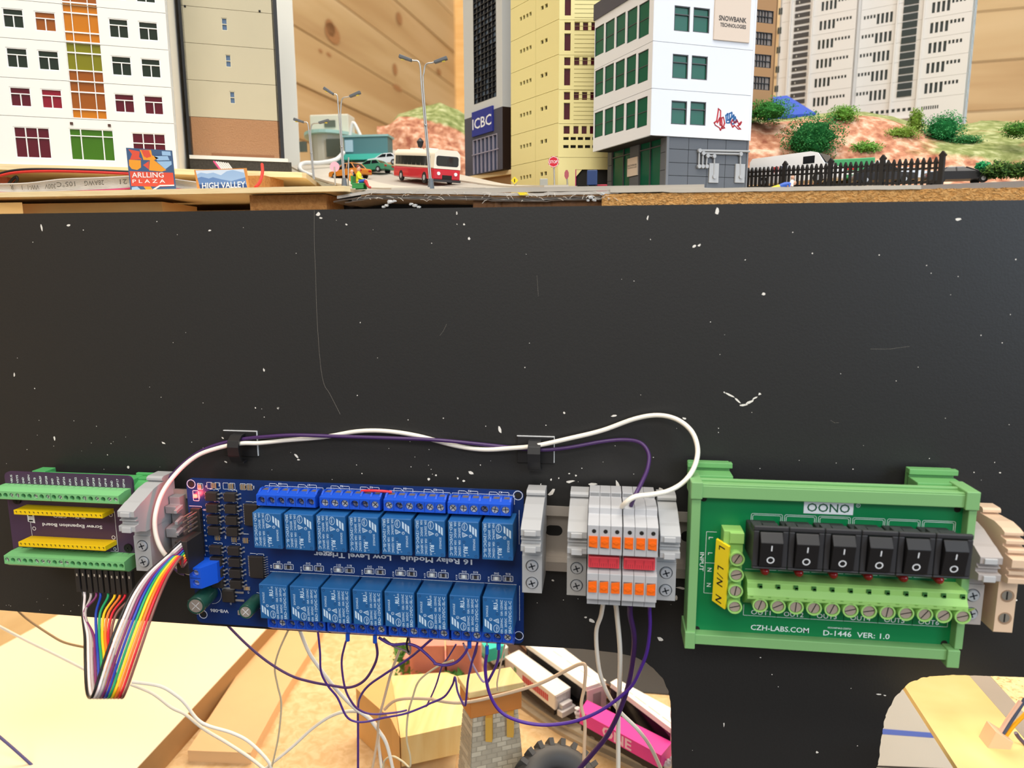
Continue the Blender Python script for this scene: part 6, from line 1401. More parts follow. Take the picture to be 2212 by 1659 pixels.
# ------------------------------------------------------------------ street lamps
M_pole = mat('brushed_steel_pole', 'B8B6B2', 0.35, 0.8)
def lamp(pb_, pm, hl, hr_, y, label, r=.42, foot=True):
    b = at(pb_[0], pb_[1], y); b.z = min(b.z, gxz(b.x, y)) if y < 100 else b.z; t = thing('street_lamp', tuple(b), label, 'street lamp', 'twin-armed street lamps'); sp_ = at(pm[0], pm[1], y)
    l, rr = at(hl[0], hl[1], y), at(hr_[0], hr_[1], y); o = Vector((r * 1.0, 0, 0))
    for e, s in ((l, -1), (rr, 1)):
        up = sp_ + Vector((0, 0, (e.z - sp_.z) * .62)); path = [b + o * s, sp_ + o * s * 1.1, up + o * s * 2, up.lerp(e, .25) + Vector((0, 0, (e.z - up.z) * .5)), e.lerp(up, .35) + Vector((0, 0, (e.z - up.z) * .22)), e]
        obj('pole', MB().tube(smooth_path(path, 5), r, 8), M_pole, t)
        d = (e - up); d = Vector((d.x, 0, d.z * .45)).normalized(); n_ = Vector((-d.z, 0, d.x)); q = [e - d * 2 + n_ * .7, e + d * 5 + n_ * .9, e + d * 5 - n_ * .9, e - d * 2 - n_ * .7]
        mm_ = MB(); mm_.add([p + Vector((0, -1.1, 0)) for p in q] + [p + Vector((0, 1.1, 0)) for p in q], [(0, 1, 2, 3), (7, 6, 5, 4), (0, 4, 5, 1), (1, 5, 6, 2), (2, 6, 7, 3), (3, 7, 4, 0)]); h = obj('lamp_head', mm_, mat('lamp_head_grey', '5A5E62', 0.45), t, bevel=.3)
        obj('led_chip', MB().box(e.x + d.x * 3 - .8, e.x + d.x * 3 + .8, y - .6, y + .6, e.z + d.z * 3 - 1.3, e.z + d.z * 3 - .8), mat('led_yellow', 'E8D040', 0.4), h)
    obj('collar', MB().cyl(sp_.lerp(b, .35) - V * .3, sp_.lerp(b, .35) + V * .3, r * 2.4, 10), M_pole, t)
    if foot: obj('foot', MB().cyl(b - V * 1.2, b + V * 5, 1.9, 12, r2=1.3), mat('slate_foot', '5E666E', 0.5), t)
lamp((931, 407), (913, 195), (882, 128), (946, 132), 18, 'largest twin-armed street lamp in front of the red bus')
lamp((744, 402), (735, 270), (715, 200), (762, 206), 66, 'second twin-armed street lamp left of the bus')
lamp((678, 388), (670, 300), (650, 262), (695, 264), 110, 'third twin-armed street lamp against the white curved building', foot=False)
b = at(918, 348, 130); t = thing('lantern_post', tuple(b), 'small black lantern on a thin post behind the bus', 'street lamp')
tp = at(908, 318, 130); obj('post', MB().tube([b, tp], .5, 8), mat('grey_post', '5A6064', 0.5), t); obj('lantern', MB().cyl(tp, tp + V * 3.5, 1.4, 8, r2=2.4).cyl(tp + V * 3.5, tp + V * 6, 2.6, 8, r2=.5), mat('lantern_black', '22282C', 0.5), t)
# ------------------------------------------------------------------ signs
def sign(px, py_top, py_bot, y, label, kind, r):
    b = at(px + 2, py_bot, y); c = at(px, py_top, y); t = thing('road_sign', tuple(b), label, 'road sign'); obj('pole', MB().tube([b, c + Vector((0, .5, 0))], .45, 8), M_dull if kind != 'bar' else M_pole, t)
    if kind == 'stop':
        pts = [(c.x + r * math.cos(math.pi / 8 + k * math.pi / 4), c.z + r * math.sin(math.pi / 8 + k * math.pi / 4)) for k in range(8)]
        p = obj('plate', MB().prism(pts, y - .8, y - .4, 'y'), mat('stop_red', 'C8142C', 0.4), t); obj('lettering', MB().text('STOP', (c.x - r * .7, y - .85, c.z - r * .25), U, V, r * .5, r * 1.4, bold=.05).ring((c.x, y - .84, c.z), r * .86, r * .94, 8), M_white, p)
    elif kind == 'diamond':
        obj('plate', MB().prism([(c.x - r, c.z), (c.x, c.z - r), (c.x + r, c.z), (c.x, c.z + r)], y - .8, y - .4, 'y'), mat('warning_yellow', 'E8C820', 0.4), t); obj('symbol', MB().box(c.x - .25, c.x + .25, y - .86, y - .8, c.z - r * .5, c.z + r * .4), M_dark, t)
    elif kind == 'round':
        pts = [(c.x + r * math.cos(k * math.pi / 8), c.z + r * math.sin(k * math.pi / 8)) for k in range(16)]; obj('plate', MB().prism(pts, y + .5, y + .9, 'y'), mat('sign_back_pink', 'E2A8BC', 0.5), t)
    elif kind == 'side':
        pts = [(c.x + r * .5 * math.cos(math.pi / 8 + k * math.pi / 4), c.z + r * math.sin(math.pi / 8 + k * math.pi / 4)) for k in range(8)]; obj('plate', MB().prism(pts, y - .4, y, 'y'), mat('dull_sign_red', 'A8505A', 0.5), t)
    return t
sign(1196, 350, 411, 30, 'red octagonal stop sign in front of the yellow tower', 'stop', 2.95)
sign(1112, 390, 409, 40, 'small yellow diamond warning sign by the yellow tower corner', 'diamond', 2.0)
sign(722, 360, 400, 58, 'pink-backed round sign behind the plywood tip', 'round', 2.9)
sign(1224, 377, 408, 60, 'small faded red lollipop sign against the yellow wall', 'side', 2.6)
b = at(752, 404, 12); single('bare_post', MB().tube([b, at(753, 340, 12)], .4, 8), M_pole, tuple(b), 'bare silver post beside the seated figure', 'post')
# noticeboard and post box by the doorway
b = at(1174, 411, 46); a = at(1166, 386, 46); single('notice_board', MB().box(a.x, at(1183, 386, 46).x, 46, 47, b.z, a.z), mat('silver_board', 'A8A8A0', 0.4, .4), tuple(b), 'small silver notice board left of the stop sign', 'board', bevel=.2)
a = at(1268, 367, 50); b = at(1290, 408, 50); t = thing('post_box', (a.x + 3, 50, b.z), 'blue pedestal post box by the magenta doorway', 'post box'); obj('box_body', MB().box(a.x, b.x, 50, 55, b.z + 2, a.z), mat('postal_blue', '1E3A6E', 0.4), t, bevel=.4); obj('foot', MB().box(a.x + 1, b.x - 1, 50.5, 54.5, b.z - 1, b.z + 2), M_dark, t)
b = at(1303, 408, 52); single('vending_box', MB().box(at(1288, 400, 56).x, at(1312, 400, 56).x, 56, 60, b.z - 1, at(1300, 398, 56).z), mat('crimson_box', 'B81A3A', 0.4), tuple(b), 'low crimson box beside the blue post box', 'box', bevel=.3)
# yellow paint on the card edge
pp = MB()
for dx in (0, 5, 10, 14): a = at(1118 + dx, 416, 3.6); pp.add([(a.x, 3.4, a.z), (a.x + 1.6, 3.4, a.z), (a.x + 2.6, 3.3, a.z - 1.3), (a.x + 1.1, 3.3, a.z - 1.3)], [(0, 1, 2, 3)])
obj('yellow_hatching', pp, mat('yellow_line_paint', 'E8D010', 0.6), ce)
# ------------------------------------------------------------------ tiny figures
def body(name, chains, origin, label, scale=1.0):
    """limbs as tapered tubes merged into one surface with a voxel remesh: chain = [(x,y,z,r),...], colour index"""
    mb = MB()
    for ch, mi in chains:
        P3 = [Vector(c[:3]) * scale for c in ch]; R_ = [c[3] * scale for c in ch]
        ps = smooth_path(P3, 3); rs = []
        for i in range(len(R_) - 1):
            for j in range(3): rs.append(R_[i] + (R_[i + 1] - R_[i]) * j / 3)
        rs.append(R_[-1]); mb.tube(ps, 1, 10, mi, rs)
    return mb
skin = mat('figure_skin', 'D8A488', 0.6)
c = at(776, 408, 10); t = thing('person', tuple(c), 'tiny seated person in a yellow top and red trousers on a green bench', 'person')
bd = [([(0, 0, 3.6, 1.5), (0, 0, 5.2, 1.4), (0, 0, 7.2, 1.5), (0, 0, 8.2, .7), (0, 0, 8.9, .6)], 0), ([(0, 0, 8.6, .55), (0, 0, 9.6, 1.0), (.1, 0, 10.6, .95), (0, 0, 11.3, .5)], 1), ([(.5, -.8, 3.6, 1.1), (3.4, -1, 4.0, .9)], 2), ([(3.4, -1, 4.0, .9), (5.0, -1, 1.2, .6), (6.4, -1, .6, .5)], 3), ([(.5, .8, 3.6, 1.1), (3.2, 1, 4.0, .9)], 2), ([(3.2, 1, 4.0, .9), (4.6, 1, 1.2, .6), (6.0, 1, .6, .5)], 3), ([(0, -1.4, 7.4, .6), (.6, -1.9, 5.4, .5), (2.4, -1.4, 4.8, .4)], 0), ([(0, 1.4, 7.4, .6), (.6, 1.9, 5.4, .5), (2.4, 1.4, 4.8, .4)], 0)]
obj('body', body('b', bd, c, ''), [mat('figure_yellow', 'F0DC20', 0.5), skin, mat('figure_blue', '2A5AB8', 0.5), mat('figure_red', 'C83A34', 0.5)], t, loc=(0, 0, 0))
obj('hair', MB().ball((-.2, 0, 10.9), 1.0, 8, 6), mat('figure_hair', '8A3A2A', 0.7), t, loc=(0, 0, 0))
bb = Vector((c.x, c.y, c.z)); t = thing('bench', tuple(bb), 'small green park bench under the seated figure', 'bench'); Mg = mat('bench_green', '2E8A44', 0.5)
obj('seat', MB().box(-3, 3.6, -3, 3, 2.0, 2.6), Mg, t, loc=(0, 0, 0), bevel=.15); obj('backrest', MB().box(-3.4, -2.6, -3, 3, 2.0, 6.4), Mg, t, loc=(0, 0, 0), bevel=.15); obj('leg', MB().box(-2.8, 3.2, -2.9, -2.3, 0, 2.1), Mg, t, loc=(0, 0, 0)); obj('leg', MB().box(-2.8, 3.2, 2.3, 2.9, 0, 2.1), Mg, t, loc=(0, 0, 0))
c = at(757, 402, 30); t = thing('person', tuple(c), 'tiny person in orange crouching left of the green bench', 'person')
obj('body', body('b', [([(0, 0, 3, 1.3), (.4, 0, 5.5, 1.3), (.8, 0, 6.6, .6)], 0), ([(.9, 0, 6.6, .5), (1.1, 0, 7.8, .95), (1.1, 0, 8.6, .5)], 1), ([(.3, -.8, 3, .9), (3, -.9, 3.6, .7), (3.2, -.9, .6, .5)], 0), ([(.3, .8, 3, .9), (3, .9, 3.2, .7), (3.4, .9, .6, .5)], 0), ([(.5, -1.2, 5.6, .5), (2, -1.5, 4, .4), (3.4, -1, 4.6, .35)], 0)], c, ''), [mat('figure_orange', 'E88A2A', 0.5), skin], t, loc=(0, 0, 0))
c = at(1672, 411, 6); t = thing('person', tuple(c), 'tiny figure in yellow and blue lying at the foot of the fence', 'person')
obj('body', body('b', [([(0, 0, 1.2, .8), (2.5, 0, 1.6, 1.1)], 0), ([(2.5, 0, 1.6, 1.1), (5, 0, 2.4, 1.3), (7.5, 0, 2.6, 1.0)], 1), ([(7.5, 0, 2.6, .6), (9, 0, 3.2, 1.0), (9.8, 0, 3.4, .6)], 2), ([(0, -.6, 1.2, .7), (-2, -.6, .8, .5)], 0), ([(0, .6, 1.2, .7), (-2, .6, .8, .5)], 0), ([(6.5, -1, 2.6, .5), (6.8, -1.6, .8, .4)], 1)], c, ''), [mat('figure_yellow', 'F0DC20', 0.5), mat('figure_blue', '2A5AB8', 0.5), skin], t, loc=(0, 0, 0))
c = at(1708, 408, 6); t = thing('person', tuple(c), 'tiny figure in white sitting at the foot of the fence', 'person')
obj('body', body('b', [([(0, 0, 1.2, 1.1), (.4, 0, 3, 1.1), (.6, 0, 4.2, .5)], 0), ([(.6, 0, 4.2, .5), (.6, 0, 5.2, .9), (.6, 0, 6, .5)], 1), ([(0, -.5, 1.1, .7), (-3, -.5, 1.6, .5), (-4.5, -.5, .4, .4)], 1), ([(0, .5, 1.1, .7), (-3, .5, 1.4, .5), (-4.5, .5, .4, .4)], 1)], c, ''), [mat('figure_white', 'ECE8E0', 0.5), skin], t, loc=(0, 0, 0))
# ------------------------------------------------------------------ blurred buildings far left of the street
b0 = at(640, 372, 210)
t = thing('white_curved_building_model', tuple(b0), 'blurred white model building with a curved pale teal canopy behind the lamps', 'model building')
M_cw = mat('cream_wall_plastic', 'D8D4C4', 0.6)
a = at(668, 248, 240); b = at(752, 246, 240); obj('upper_block', MB().box(a.x, b.x, 240, 256, 50, a.z), M_cw, t, bevel=1)
a = at(640, 290, 222); b = at(752, 300, 222); c0 = (a.x + b.x) / 2; rr = (b.x - a.x) / 2
cv = [(c0 + rr * math.cos(math.pi * k / 16), 262 - 40 * math.sin(math.pi * k / 16)) for k in range(17)]
obj('curved_wall', MB().prism(cv, 50, a.z, 'z', smooth=False), mat('soft_white_wall', 'CFCBBB', 0.6), t)
cv2 = [(c0 + (rr + 4) * math.cos(math.pi * k / 16), 262 - 46 * math.sin(math.pi * k / 16)) for k in range(17)]
obj('canopy', MB().prism(cv2, a.z, a.z + 2.5, 'z'), mat('pale_teal_edge', 'A8CFC6', 0.4), t)
for x0, y0, x1, y1, yy in ((642, 306, 662, 328, 219), (704, 300, 738, 338, 219), (700, 260, 724, 274, 239)):
    p = at(x0, y0, yy); q_ = at(x1, y1, yy); obj('window', MB().box(p.x, q_.x, yy, yy + 2, q_.z, p.z), mat('smoky_glass', '5E645A', 0.2), t)
p0 = [at(x, y, z) for x, y, z in ((742, 330, 190), (725, 345, 175), (690, 352, 170), (660, 352, 165), (648, 358, 160), (652, 370, 150), (680, 382, 140), (710, 392, 130))]
single('curved_ramp', MB().tube(smooth_path(p0, 5), 1.6, 8), mat('white_card_strip', 'E2E2DE', 0.6), tuple(p0[4]), 'pale curved ramp edge sweeping in front of the curved building', 'ramp')
p0 = [at(x, y, z) for x, y, z in ((745, 330, 205), (755, 300, 205), (762, 265, 205), (775, 285, 205), (781, 300, 205))]
single('curved_cable', MB().tube(smooth_path(p0, 5), 1.3, 8), mat('white_card_strip', 'E2E2DE', 0.6), tuple(p0[2]), 'white arched tube rising behind the teal building', 'tube')
t = thing('teal_building_model', tuple(at(790, 372, 200)), 'blurred teal blue model building with an overhanging upper floor', 'model building')
a = at(742, 297, 200); b = at(838, 340, 200); obj('upper_floor', MB().box(a.x, b.x, 200, 214, b.z, a.z), mat('steel_teal', '4A7A80', 0.5), t, bevel=.5)
obj('roof_edge', MB().box(a.x - 1, b.x + 1, 199, 215, a.z, a.z + 1.5), mat('pale_teal_roof', '8AB4B4', 0.5), t)
a2 = at(742, 334, 199); b2 = at(838, 344, 199); obj('floor_band', MB().box(a2.x, b2.x + .5, 197, 214, b2.z, a2.z), mat('bright_teal', '3FB8A8', 0.5), t)
a2 = at(725, 344, 205); b2 = at(803, 385, 205); obj('ground_floor', MB().box(a2.x, b2.x, 205, 214, 50, a2.z), mat('deep_teal', '3E6C74', 0.5), t)
a2 = at(800, 344, 203); b2 = at(827, 358, 203); obj('awning', MB().box(a2.x, b2.x, 203, 214, b2.z, a2.z), mat('bright_teal', '3FB8A8', 0.5), t)
a2 = at(745, 303, 199.5); b2 = at(763, 328, 199.5); obj('window', MB().box(a2.x, b2.x, 199, 201, b2.z, a2.z), mat('pale_blue_window', 'A8C8D8', 0.3), t)
# ------------------------------------------------------------------ small sign cards on the plywood
def card(name, quad, y, label, front, draw, th=.5):
    P3 = [at(x, yy, y) for x, yy in quad]; c = sum(P3, Vector()) / 4; t = thing(name, tuple(c), label, 'sign')
    m = MB(); m.hexa([P3[3], P3[2], P3[2] + Vector((0, th, 0)), P3[3] + Vector((0, th, 0)), P3[0], P3[1], P3[1] + Vector((0, th, 0)), P3[0] + Vector((0, th, 0))]); obj('card', m, front, t)
    o, uu, vv = P3[3], P3[2] - P3[3], P3[0] - P3[3]; vv2 = P3[1] - P3[2]
    def S(u, v, d=.05): return o + uu * u + (vv * (1 - u) + vv2 * u) * v - Vector((0, d, 0))
    draw(t, S, uu, vv)
cb, co, cr_, cl_, cn = mat('print_steel_blue', '3E5E86', 0.6), mat('print_orange', 'F0A030', 0.6), mat('print_coral', 'E0543E', 0.6), mat('print_light_blue', '9CC2E4', 0.6), mat('print_white', 'F4F2EE', 0.6)
def draw1(t, S, uu, vv):
    P_ = lambda pts, m_, d=.05, n='print': obj(n, MB().poly([S(u, v, d) for u, v in pts]), m_, t)
    P_([(.05, .97), (.30, .93), (.27, .80), (.33, .75), (.06, .73), (.12, .86)], cr_); P_([(.30, .97), (.55, .98), (.56, .86), (.70, .80), (.58, .74), (.36, .74), (.34, .84)], co); P_([(.33, .97), (.50, .97), (.54, .83), (.44, .79), (.38, .82)], cr_, .08)
    P_([(.58, .98), (.78, .98), (.78, .88), (.60, .86)], cb, .08); P_([(.78, .97), (.97, .97), (.97, .87), (.78, .87)], cl_); P_([(.6, .84), (.9, .86), (.93, .76), (.66, .74)], cl_)
    P_([(.04, .73), (.30, .73), (.29, .56), (.20, .50), (.08, .52), (.03, .6)], co); P_([(.34, .62), (.48, .72), (.46, .52)], cr_); P_([(.50, .74), (.60, .74), (.84, .52), (.74, .48), (.46, .5)], co); P_([(.64, .72), (.97, .74), (.97, .66), (.82, .54)], cl_)
    P_([(.03, .47), (.98, .46), (.98, .14), (.72, .12), (.03, .13)], cr_, .07, 'print_band')
    P_([(.04, .10), (.16, .12), (.26, .02), (.03, .01)], cl_); P_([(.30, .12), (.46, .12), (.50, .04), (.36, .03)], co); P_([(.44, .02), (.66, .16), (.98, .17), (.98, .14), (.67, .13), (.50, .01)], cn, .1); P_([(.55, .01), (.68, .11), (.98, .12), (.98, .01)], cb, .09)
    uN = uu.normalized(); q = MB(); q.text('ARLLING', S(.07, .325, .14), uN, V, uu.length * .10, uu.length * .70, bold=.1); q.text('PLAZA'.replace('', ' ').strip(), S(.07, .20, .14), uN, V, uu.length * .07, uu.length * .72); obj('lettering', q, cn, t)
card('sign_card', ((272, 319), (371, 325), (380, 414), (282, 414)), 5.5, 'taller square sign card with orange and blue shapes reading ARLLING PLAZA', cb, draw1)
def draw2(t, S, uu, vv):
    P_ = lambda pts, m_, d=.05, n='print': obj(n, MB().poly([S(u, v, d) for u, v in pts]), m_, t)
    P_([(.03, .97), (.95, .95), (.97, .02), (.06, .02)], mat('print_sky', 'D4E2F2', 0.6), .04, 'print_sky'); P_([(.04, .78), (.12, .86), (.24, .80), (.36, .84), (.5, .7), (.62, .88), (.74, .93), (.95, .78), (.96, .3), (.05, .3)], mat('print_pale_blue', '9DBCE0', 0.6), .06, 'mountain'); P_([(.04, .60), (.12, .66), (.26, .56), (.34, .62), (.5, .5), (.68, .4), (.96, .56), (.96, .2), (.06, .2)], mat('print_mid_blue', '6488BC', 0.6), .08, 'mountain')
    P_([(.05, .30), (.96, .24), (.97, .05), (.06, .03)], mat('print_navy', '2C4E86', 0.6), .1, 'print_band'); uN = uu.normalized(); q = MB().text('HIGH VALLEY', S(.10, .085, .15), uN, V, 3.0, uu.length * .84, bold=.1); obj('lettering', q, cn, t)
card('sign_card', ((419, 367), (532, 363), (538, 408), (427, 412)), 6.0, 'wide mountain sign card with an orange border reading HIGH VALLEY', mat('orange_board_edge', 'D8924A', 0.7), draw2)
# ------------------------------------------------------------------ cables between the plywood sheets
def cable(name, pts, r, m_, label, n=8, cat='cable'):
    P3 = [at(*p) for p in pts]; return single(name, MB().tube(smooth_path(P3, 6), r, n), m_, tuple(P3[0]), label, cat)
cable('wire', [(-10, 378, 14), (20, 370, 14), (60, 366, 14), (120, 366, 15), (200, 368, 16), (290, 372, 20)], .75, M_black, 'black wire running under the upper plywood sheet')
cable('wire', [(-10, 383, 13), (20, 375, 13), (60, 371, 13), (120, 370, 14), (200, 372, 15), (290, 376, 19)], .75, mat('scarlet_insulation', 'CC2A24', 0.4), 'red wire running beside the black one under the upper sheet')
cable('wire', [(566, 355, 55), (567, 372, 45), (562, 392, 35), (552, 405, 25)], .9, mat('scarlet_insulation', 'CC2A24', 0.4), 'short red wire dropping between the plywood sheets right of the mountain sign')
cable('wire', [(18, 398, 20), (28, 386, 20), (36, 382, 20), (37, 390, 20), (30, 397, 22)], .8, M_black, 'little black wire loop at the left end of the grey ribbon')
rb = thing('grey_ribbon_cable', tuple(at(130, 400, 14)), 'grey printed ribbon cable with one pink edge lying on the lower plywood sheet', 'cable')
pw = [(-12, 398, 416, 9), (60, 396, 417, 9), (130, 388, 415, 10), (200, 385, 412, 11), (270, 382, 408, 13), (330, 380, 402, 16), (380, 388, 408, 18), (440, 396, 414, 18)]
for k in range(10):
    f = k / 9; P3 = [at(x, a + (b - a) * f, y + 1.5 * math.sin(f * 3)) for x, a, b, y in pw]
    obj('strand', MB().tube(smooth_path(P3, 5), .42, 6), mat('pink_strand', 'C83A72', 0.5) if k == 9 else mat('grey_strand', 'C2BEB8', 0.5), rb)
a = at(8, 408, 8.4); b = at(280, 396, 9); du = (b - a).normalized()
q = MB()
for s_, x, h in (('8   R   I   I-WV   V00E   Oo50I   9WVB2   SI', 8, 3),): pass
for s_, x, yy, L_ in (('21', 268, 391, 4), ('28AWG', 200, 393, 11), ('105°C', 138, 396, 10.5), ('300V', 96, 401, 6.2), ('VW-1', 60, 403, 6.5), ('I', 42, 404, 1.0), ('R', 22, 403, 1.6)):
    o = at(x + 24 if L_ > 5 else x + 6, yy - 4, 8.6); q.text(s_, o, -du, Vector((0, 0, -1)), 2.5, L_ * 1.05 if L_ > 2 else None)
obj('lettering', q, mat('cable_print', '5A564E', 0.7), rb)
r2 = thing('grey_ribbon_cable', tuple(at(480, 355, 62)), 'short end of grey ribbon cable poking up beside the mountain sign', 'cable')
for k in range(7): obj('strand', MB().tube([at(462 + k * 5, 349 + k * .7, 60), at(475 + k * 4.4, 366, 52), at(478 + k * 4, 390, 46)], .55, 6), mat('pink_strand', 'C83A72', 0.5) if k == 0 else mat('grey_strand', 'C2BEB8', 0.5), r2)
single('connector', MB().box(at(0, 392, 24).x, at(16, 392, 24).x, 24, 30, at(0, 398, 24).z, at(0, 383, 24).z), mat('rusty_connector', '9A4A30', 0.7, var=.3, bscale=400), tuple(at(5, 392, 24)), 'small reddish connector at the far left between the plywood sheets', 'connector')
# ------------------------------------------------------------------ room walls of pine boards
def plank_wall(name, A, u, L, z0, z1, pitch, knots=()):
    F = Face(A, u, L); root = bpy.data.objects.new(name, None); COL.objects.link(root); root['kind'] = 'structure'; root['org'] = list(A); root.location = Vector(A) * MM
    z = z0; k = 0
    while z < z1:
        m = MB(); zz = min(z + pitch, z1); F.box(m, 0, L, z + 1.2 - A[2], zz - 1.2 - A[2], -14, 0 - (k % 3) * .4); F.box(m, 0, L, z - A[2], zz - A[2], -18, -5)
        obj('plank', m, PINES[k % 3], root); z += pitch; k += 1
    return root, F
PINES = [ramp_mat('pine_board_%d' % k, [(0.25, c[0]), (0.42, c[1]), (0.55, c[2]), (0.75, c[3])], (.5, .5, 7 + k), 2.2 + .4 * k, 5, 0.5, .5, 0.02) for k, c in enumerate((('AC8A5E', 'BC9E72', 'C4A97E', 'CEB48C'), ('B09066', 'BEA276', 'C8AE84', 'D0B890'), ('A68458', 'B6966A', 'C0A276', 'CAAE84')))]
wd3 = Vector((.1216, .9926, 0)); Wc = at(992, 300, 1450)
A = Wc - wd3 * 1900; A = Vector((A.x, A.y, -450))
plank_wall('wall_left', A, wd3, 1900, -450, 1500, 80)
A = Vector((Wc.x - 5, Wc.y + 8, -450)); back, bF = plank_wall('wall_back', A, Vector((.985, -.17, 0)), 2300, -450, 1500, 95)
m = MB().box(Wc.x - 8, Wc.x + 30, Wc.y - 22, Wc.y + 6, -450, 1500); o = single('trim_1', m, M_pine, (Wc.x, Wc.y, -450), None, None); o['kind'] = 'structure'
kn = MB(); Fw = Face(Vector((A.x, A.y, 0)), wd3, 1900); WL = Face(Wc - wd3 * 1900, wd3, 1900)
for px, py, w_, h_ in ((718, 72, 16, 22), (713, 60, 10, 18), (862, 40, 9, 16), (858, 190, 14, 8), (710, 118, 5, 4), (948, 155, 9, 9), (853, 150, 7, 16), (692, 110, 4, 4)):
    u_, v_ = WL.uv(px, py); pts = [WL.pt(u_ + w_ * 1.6 * math.cos(a * math.pi / 6), v_ + h_ * .7 * math.sin(a * math.pi / 6), .6) for a in range(12)]; kn.poly(pts)
obj('knot', kn, mat('pine_knot_brown', 'A2744A', 0.6), bpy.data.objects['wall_left'], stuff=True)
# ================================================================== what lies below and behind the fascia
ZB = -352.0
M_lam = mat('cream_laminate', 'F3E3C2', 0.5)
def quadz(px, z): return [atz(x, y, z) for x, y in px]
def hexz(mb, q, z0, z1): return mb.prism([(p.x, p.y) for p in q], z0, z1, 'z')
base = thing('lower_shelf', (0, 250, ZB - 18), 'raw chipboard shelf far below the fascia under the timber blocks', 'shelf')
q = [Vector((-520, 60, 0)), Vector((420, 60, 0)), Vector((420, 1200, 0)), Vector((-520, 1200, 0))]
obj('shelf_board', hexz(MB(), q, ZB - 18, ZB), M_chipface, base)
a = atz(597, 1335, ZB + 22); b = atz(258, 1700, ZB + 22); d = (a - b).normalized()
a = a + d * 300; q = [b - d * 40, a, Vector((a.x - 700, a.y + 300, 0)), Vector((-1200, 100, 0)), Vector((b.x - 600, b.y - 140, 0))]
lm = thing('laminate_panel', (-350, 250, ZB), 'large cream laminated panel with a brown cut edge lying at the lower left', 'panel')
obj('top_sheet', hexz(MB(), q, ZB + 21.6, ZB + 22.4), M_lam, lm); obj('core', hexz(MB(), [Vector((p.x, p.y, 0)) for p in q], ZB + .2, ZB + 21.6), mat('brown_board_edge', 'A07848', 0.8, var=.1, bscale=60), lm)
# flat offcut of board
def zq(lst, ox, oy, s, z): return [atz(ox + x / s, oy + y / s, z) for x, y in lst]
q = zq([(20, 1150), (560, 1170), (850, 640), (1130, 200), (1180, 60), (760, 60), (690, 130)], 400, 1330, 3.95, ZB + 9)
single('board_offcut', hexz(MB(), q, ZB, ZB + 9), mat('smooth_tan_board', 'D8B080', 0.6, var=.05, bscale=40), (q[0].x, q[0].y, ZB), 'flat tan board offcut lying beside the cream panel', 'board', bevel=.4)
q = zq([(940, 150), (1130, 200), (850, 640), (700, 900), (640, 1150), (1100, 500), (1300, 60)], 400, 1330, 3.95, ZB + 3)
# pine blocks
def solid(name, px, z1, H, m_, label, cat, bevel=.5):
    q = [atz(x, y, z1) for x, y in px]; c = sum(q, Vector()) / len(q)
    return single(name, hexz(MB(), q, z1 - H, z1), m_, (c.x, c.y, z1 - H), label, cat, None, bevel)
M_pinetop = ramp_mat('pale_planed_pine', [(0.2, 'E0BC78'), (0.5, 'EBD092'), (0.8, 'F2DFA8')], (8, 1, 1), 14, 4, 0.55, .8, 0.03)
solid('pine_block', [(865, 1594), (996, 1566), (1008, 1500), (1003, 1467), (965, 1452), (845, 1460)], -318, 22, M_pinetop, 'pale planed pine block in the middle below the relay board', 'wood block')
solid('pine_block', [(768, 1486), (845, 1459), (863, 1592), (845, 1553)], -312, 39.8, mat('tan_pine_face', 'D9A866', 0.6, var=.08, bscale=30), 'upright tan block against the left end of the pale pine block', 'wood block')
single('scrap_sheet', hexz(MB(), zq([(720, 1480), (1430, 1340), (1390, 1700), (700, 1700)], 740, 1370, 5.74, ZB + 1.5), ZB, ZB + 1.5), mat('mottled_cream_scrap', 'E2CBA0', 0.85, var=.15, bscale=150), tuple(atz(920, 1640, ZB)), 'mottled cream scrap sheet in front of the pale pine block', 'sheet')
# red terraced rock with moss
rk = thing('red_rockwork', tuple(atz(960, 1440, ZB)), 'pinkish red terraced rockwork with green moss behind the pale pine block', 'rockwork')
random.seed(11)
for r, (pxs_, z1, H) in enumerate((([(885, 1395), (1040, 1395), (1042, 1370), (880, 1370)], -300, 50), ([(868, 1428), (1036, 1425), (1040, 1400), (884, 1400)], -322, 30), ([(862, 1460), (1040, 1465), (1042, 1432), (868, 1432)], -336, 16))):
    q = [atz(x, y, z1) for x, y in pxs_]; n = 2
    for k in range(n):
        a, b = q[0].lerp(q[1], k / n + .01), q[0].lerp(q[1], (k + 1) / n - .01); c, d = q[3].lerp(q[2], (k + 1) / n - .01), q[3].lerp(q[2], k / n + .01); j = random.uniform(-2, 2)
        obj('rock', hexz(MB(), [a, b, c, d], z1 - H, z1 + j), mat('terracotta_rock', 'D4887A', 0.8, var=.15, bscale=90), rk, bevel=3, seg=3)
ms = MB()
for k in range(420):
    px, py = random.choice([(random.gauss(912, 22), random.gauss(1445, 8)), (random.gauss(868, 8), random.gauss(1420, 14)), (random.gauss(985, 16), random.gauss(1462, 5))]); p = atz(px, py, -330 + random.uniform(-4, 8)); v_ = Vector((random.uniform(-1, 1), random.uniform(-1, 1), random.uniform(0, 1.5))) * 3; ms.add([p - v_.orthogonal() * .5, p + v_, p + v_.orthogonal() * .5], [(0, 1, 2)])
obj('moss', ms, mat('moss_green', '5E9A4A', 0.9), rk, stuff=True)
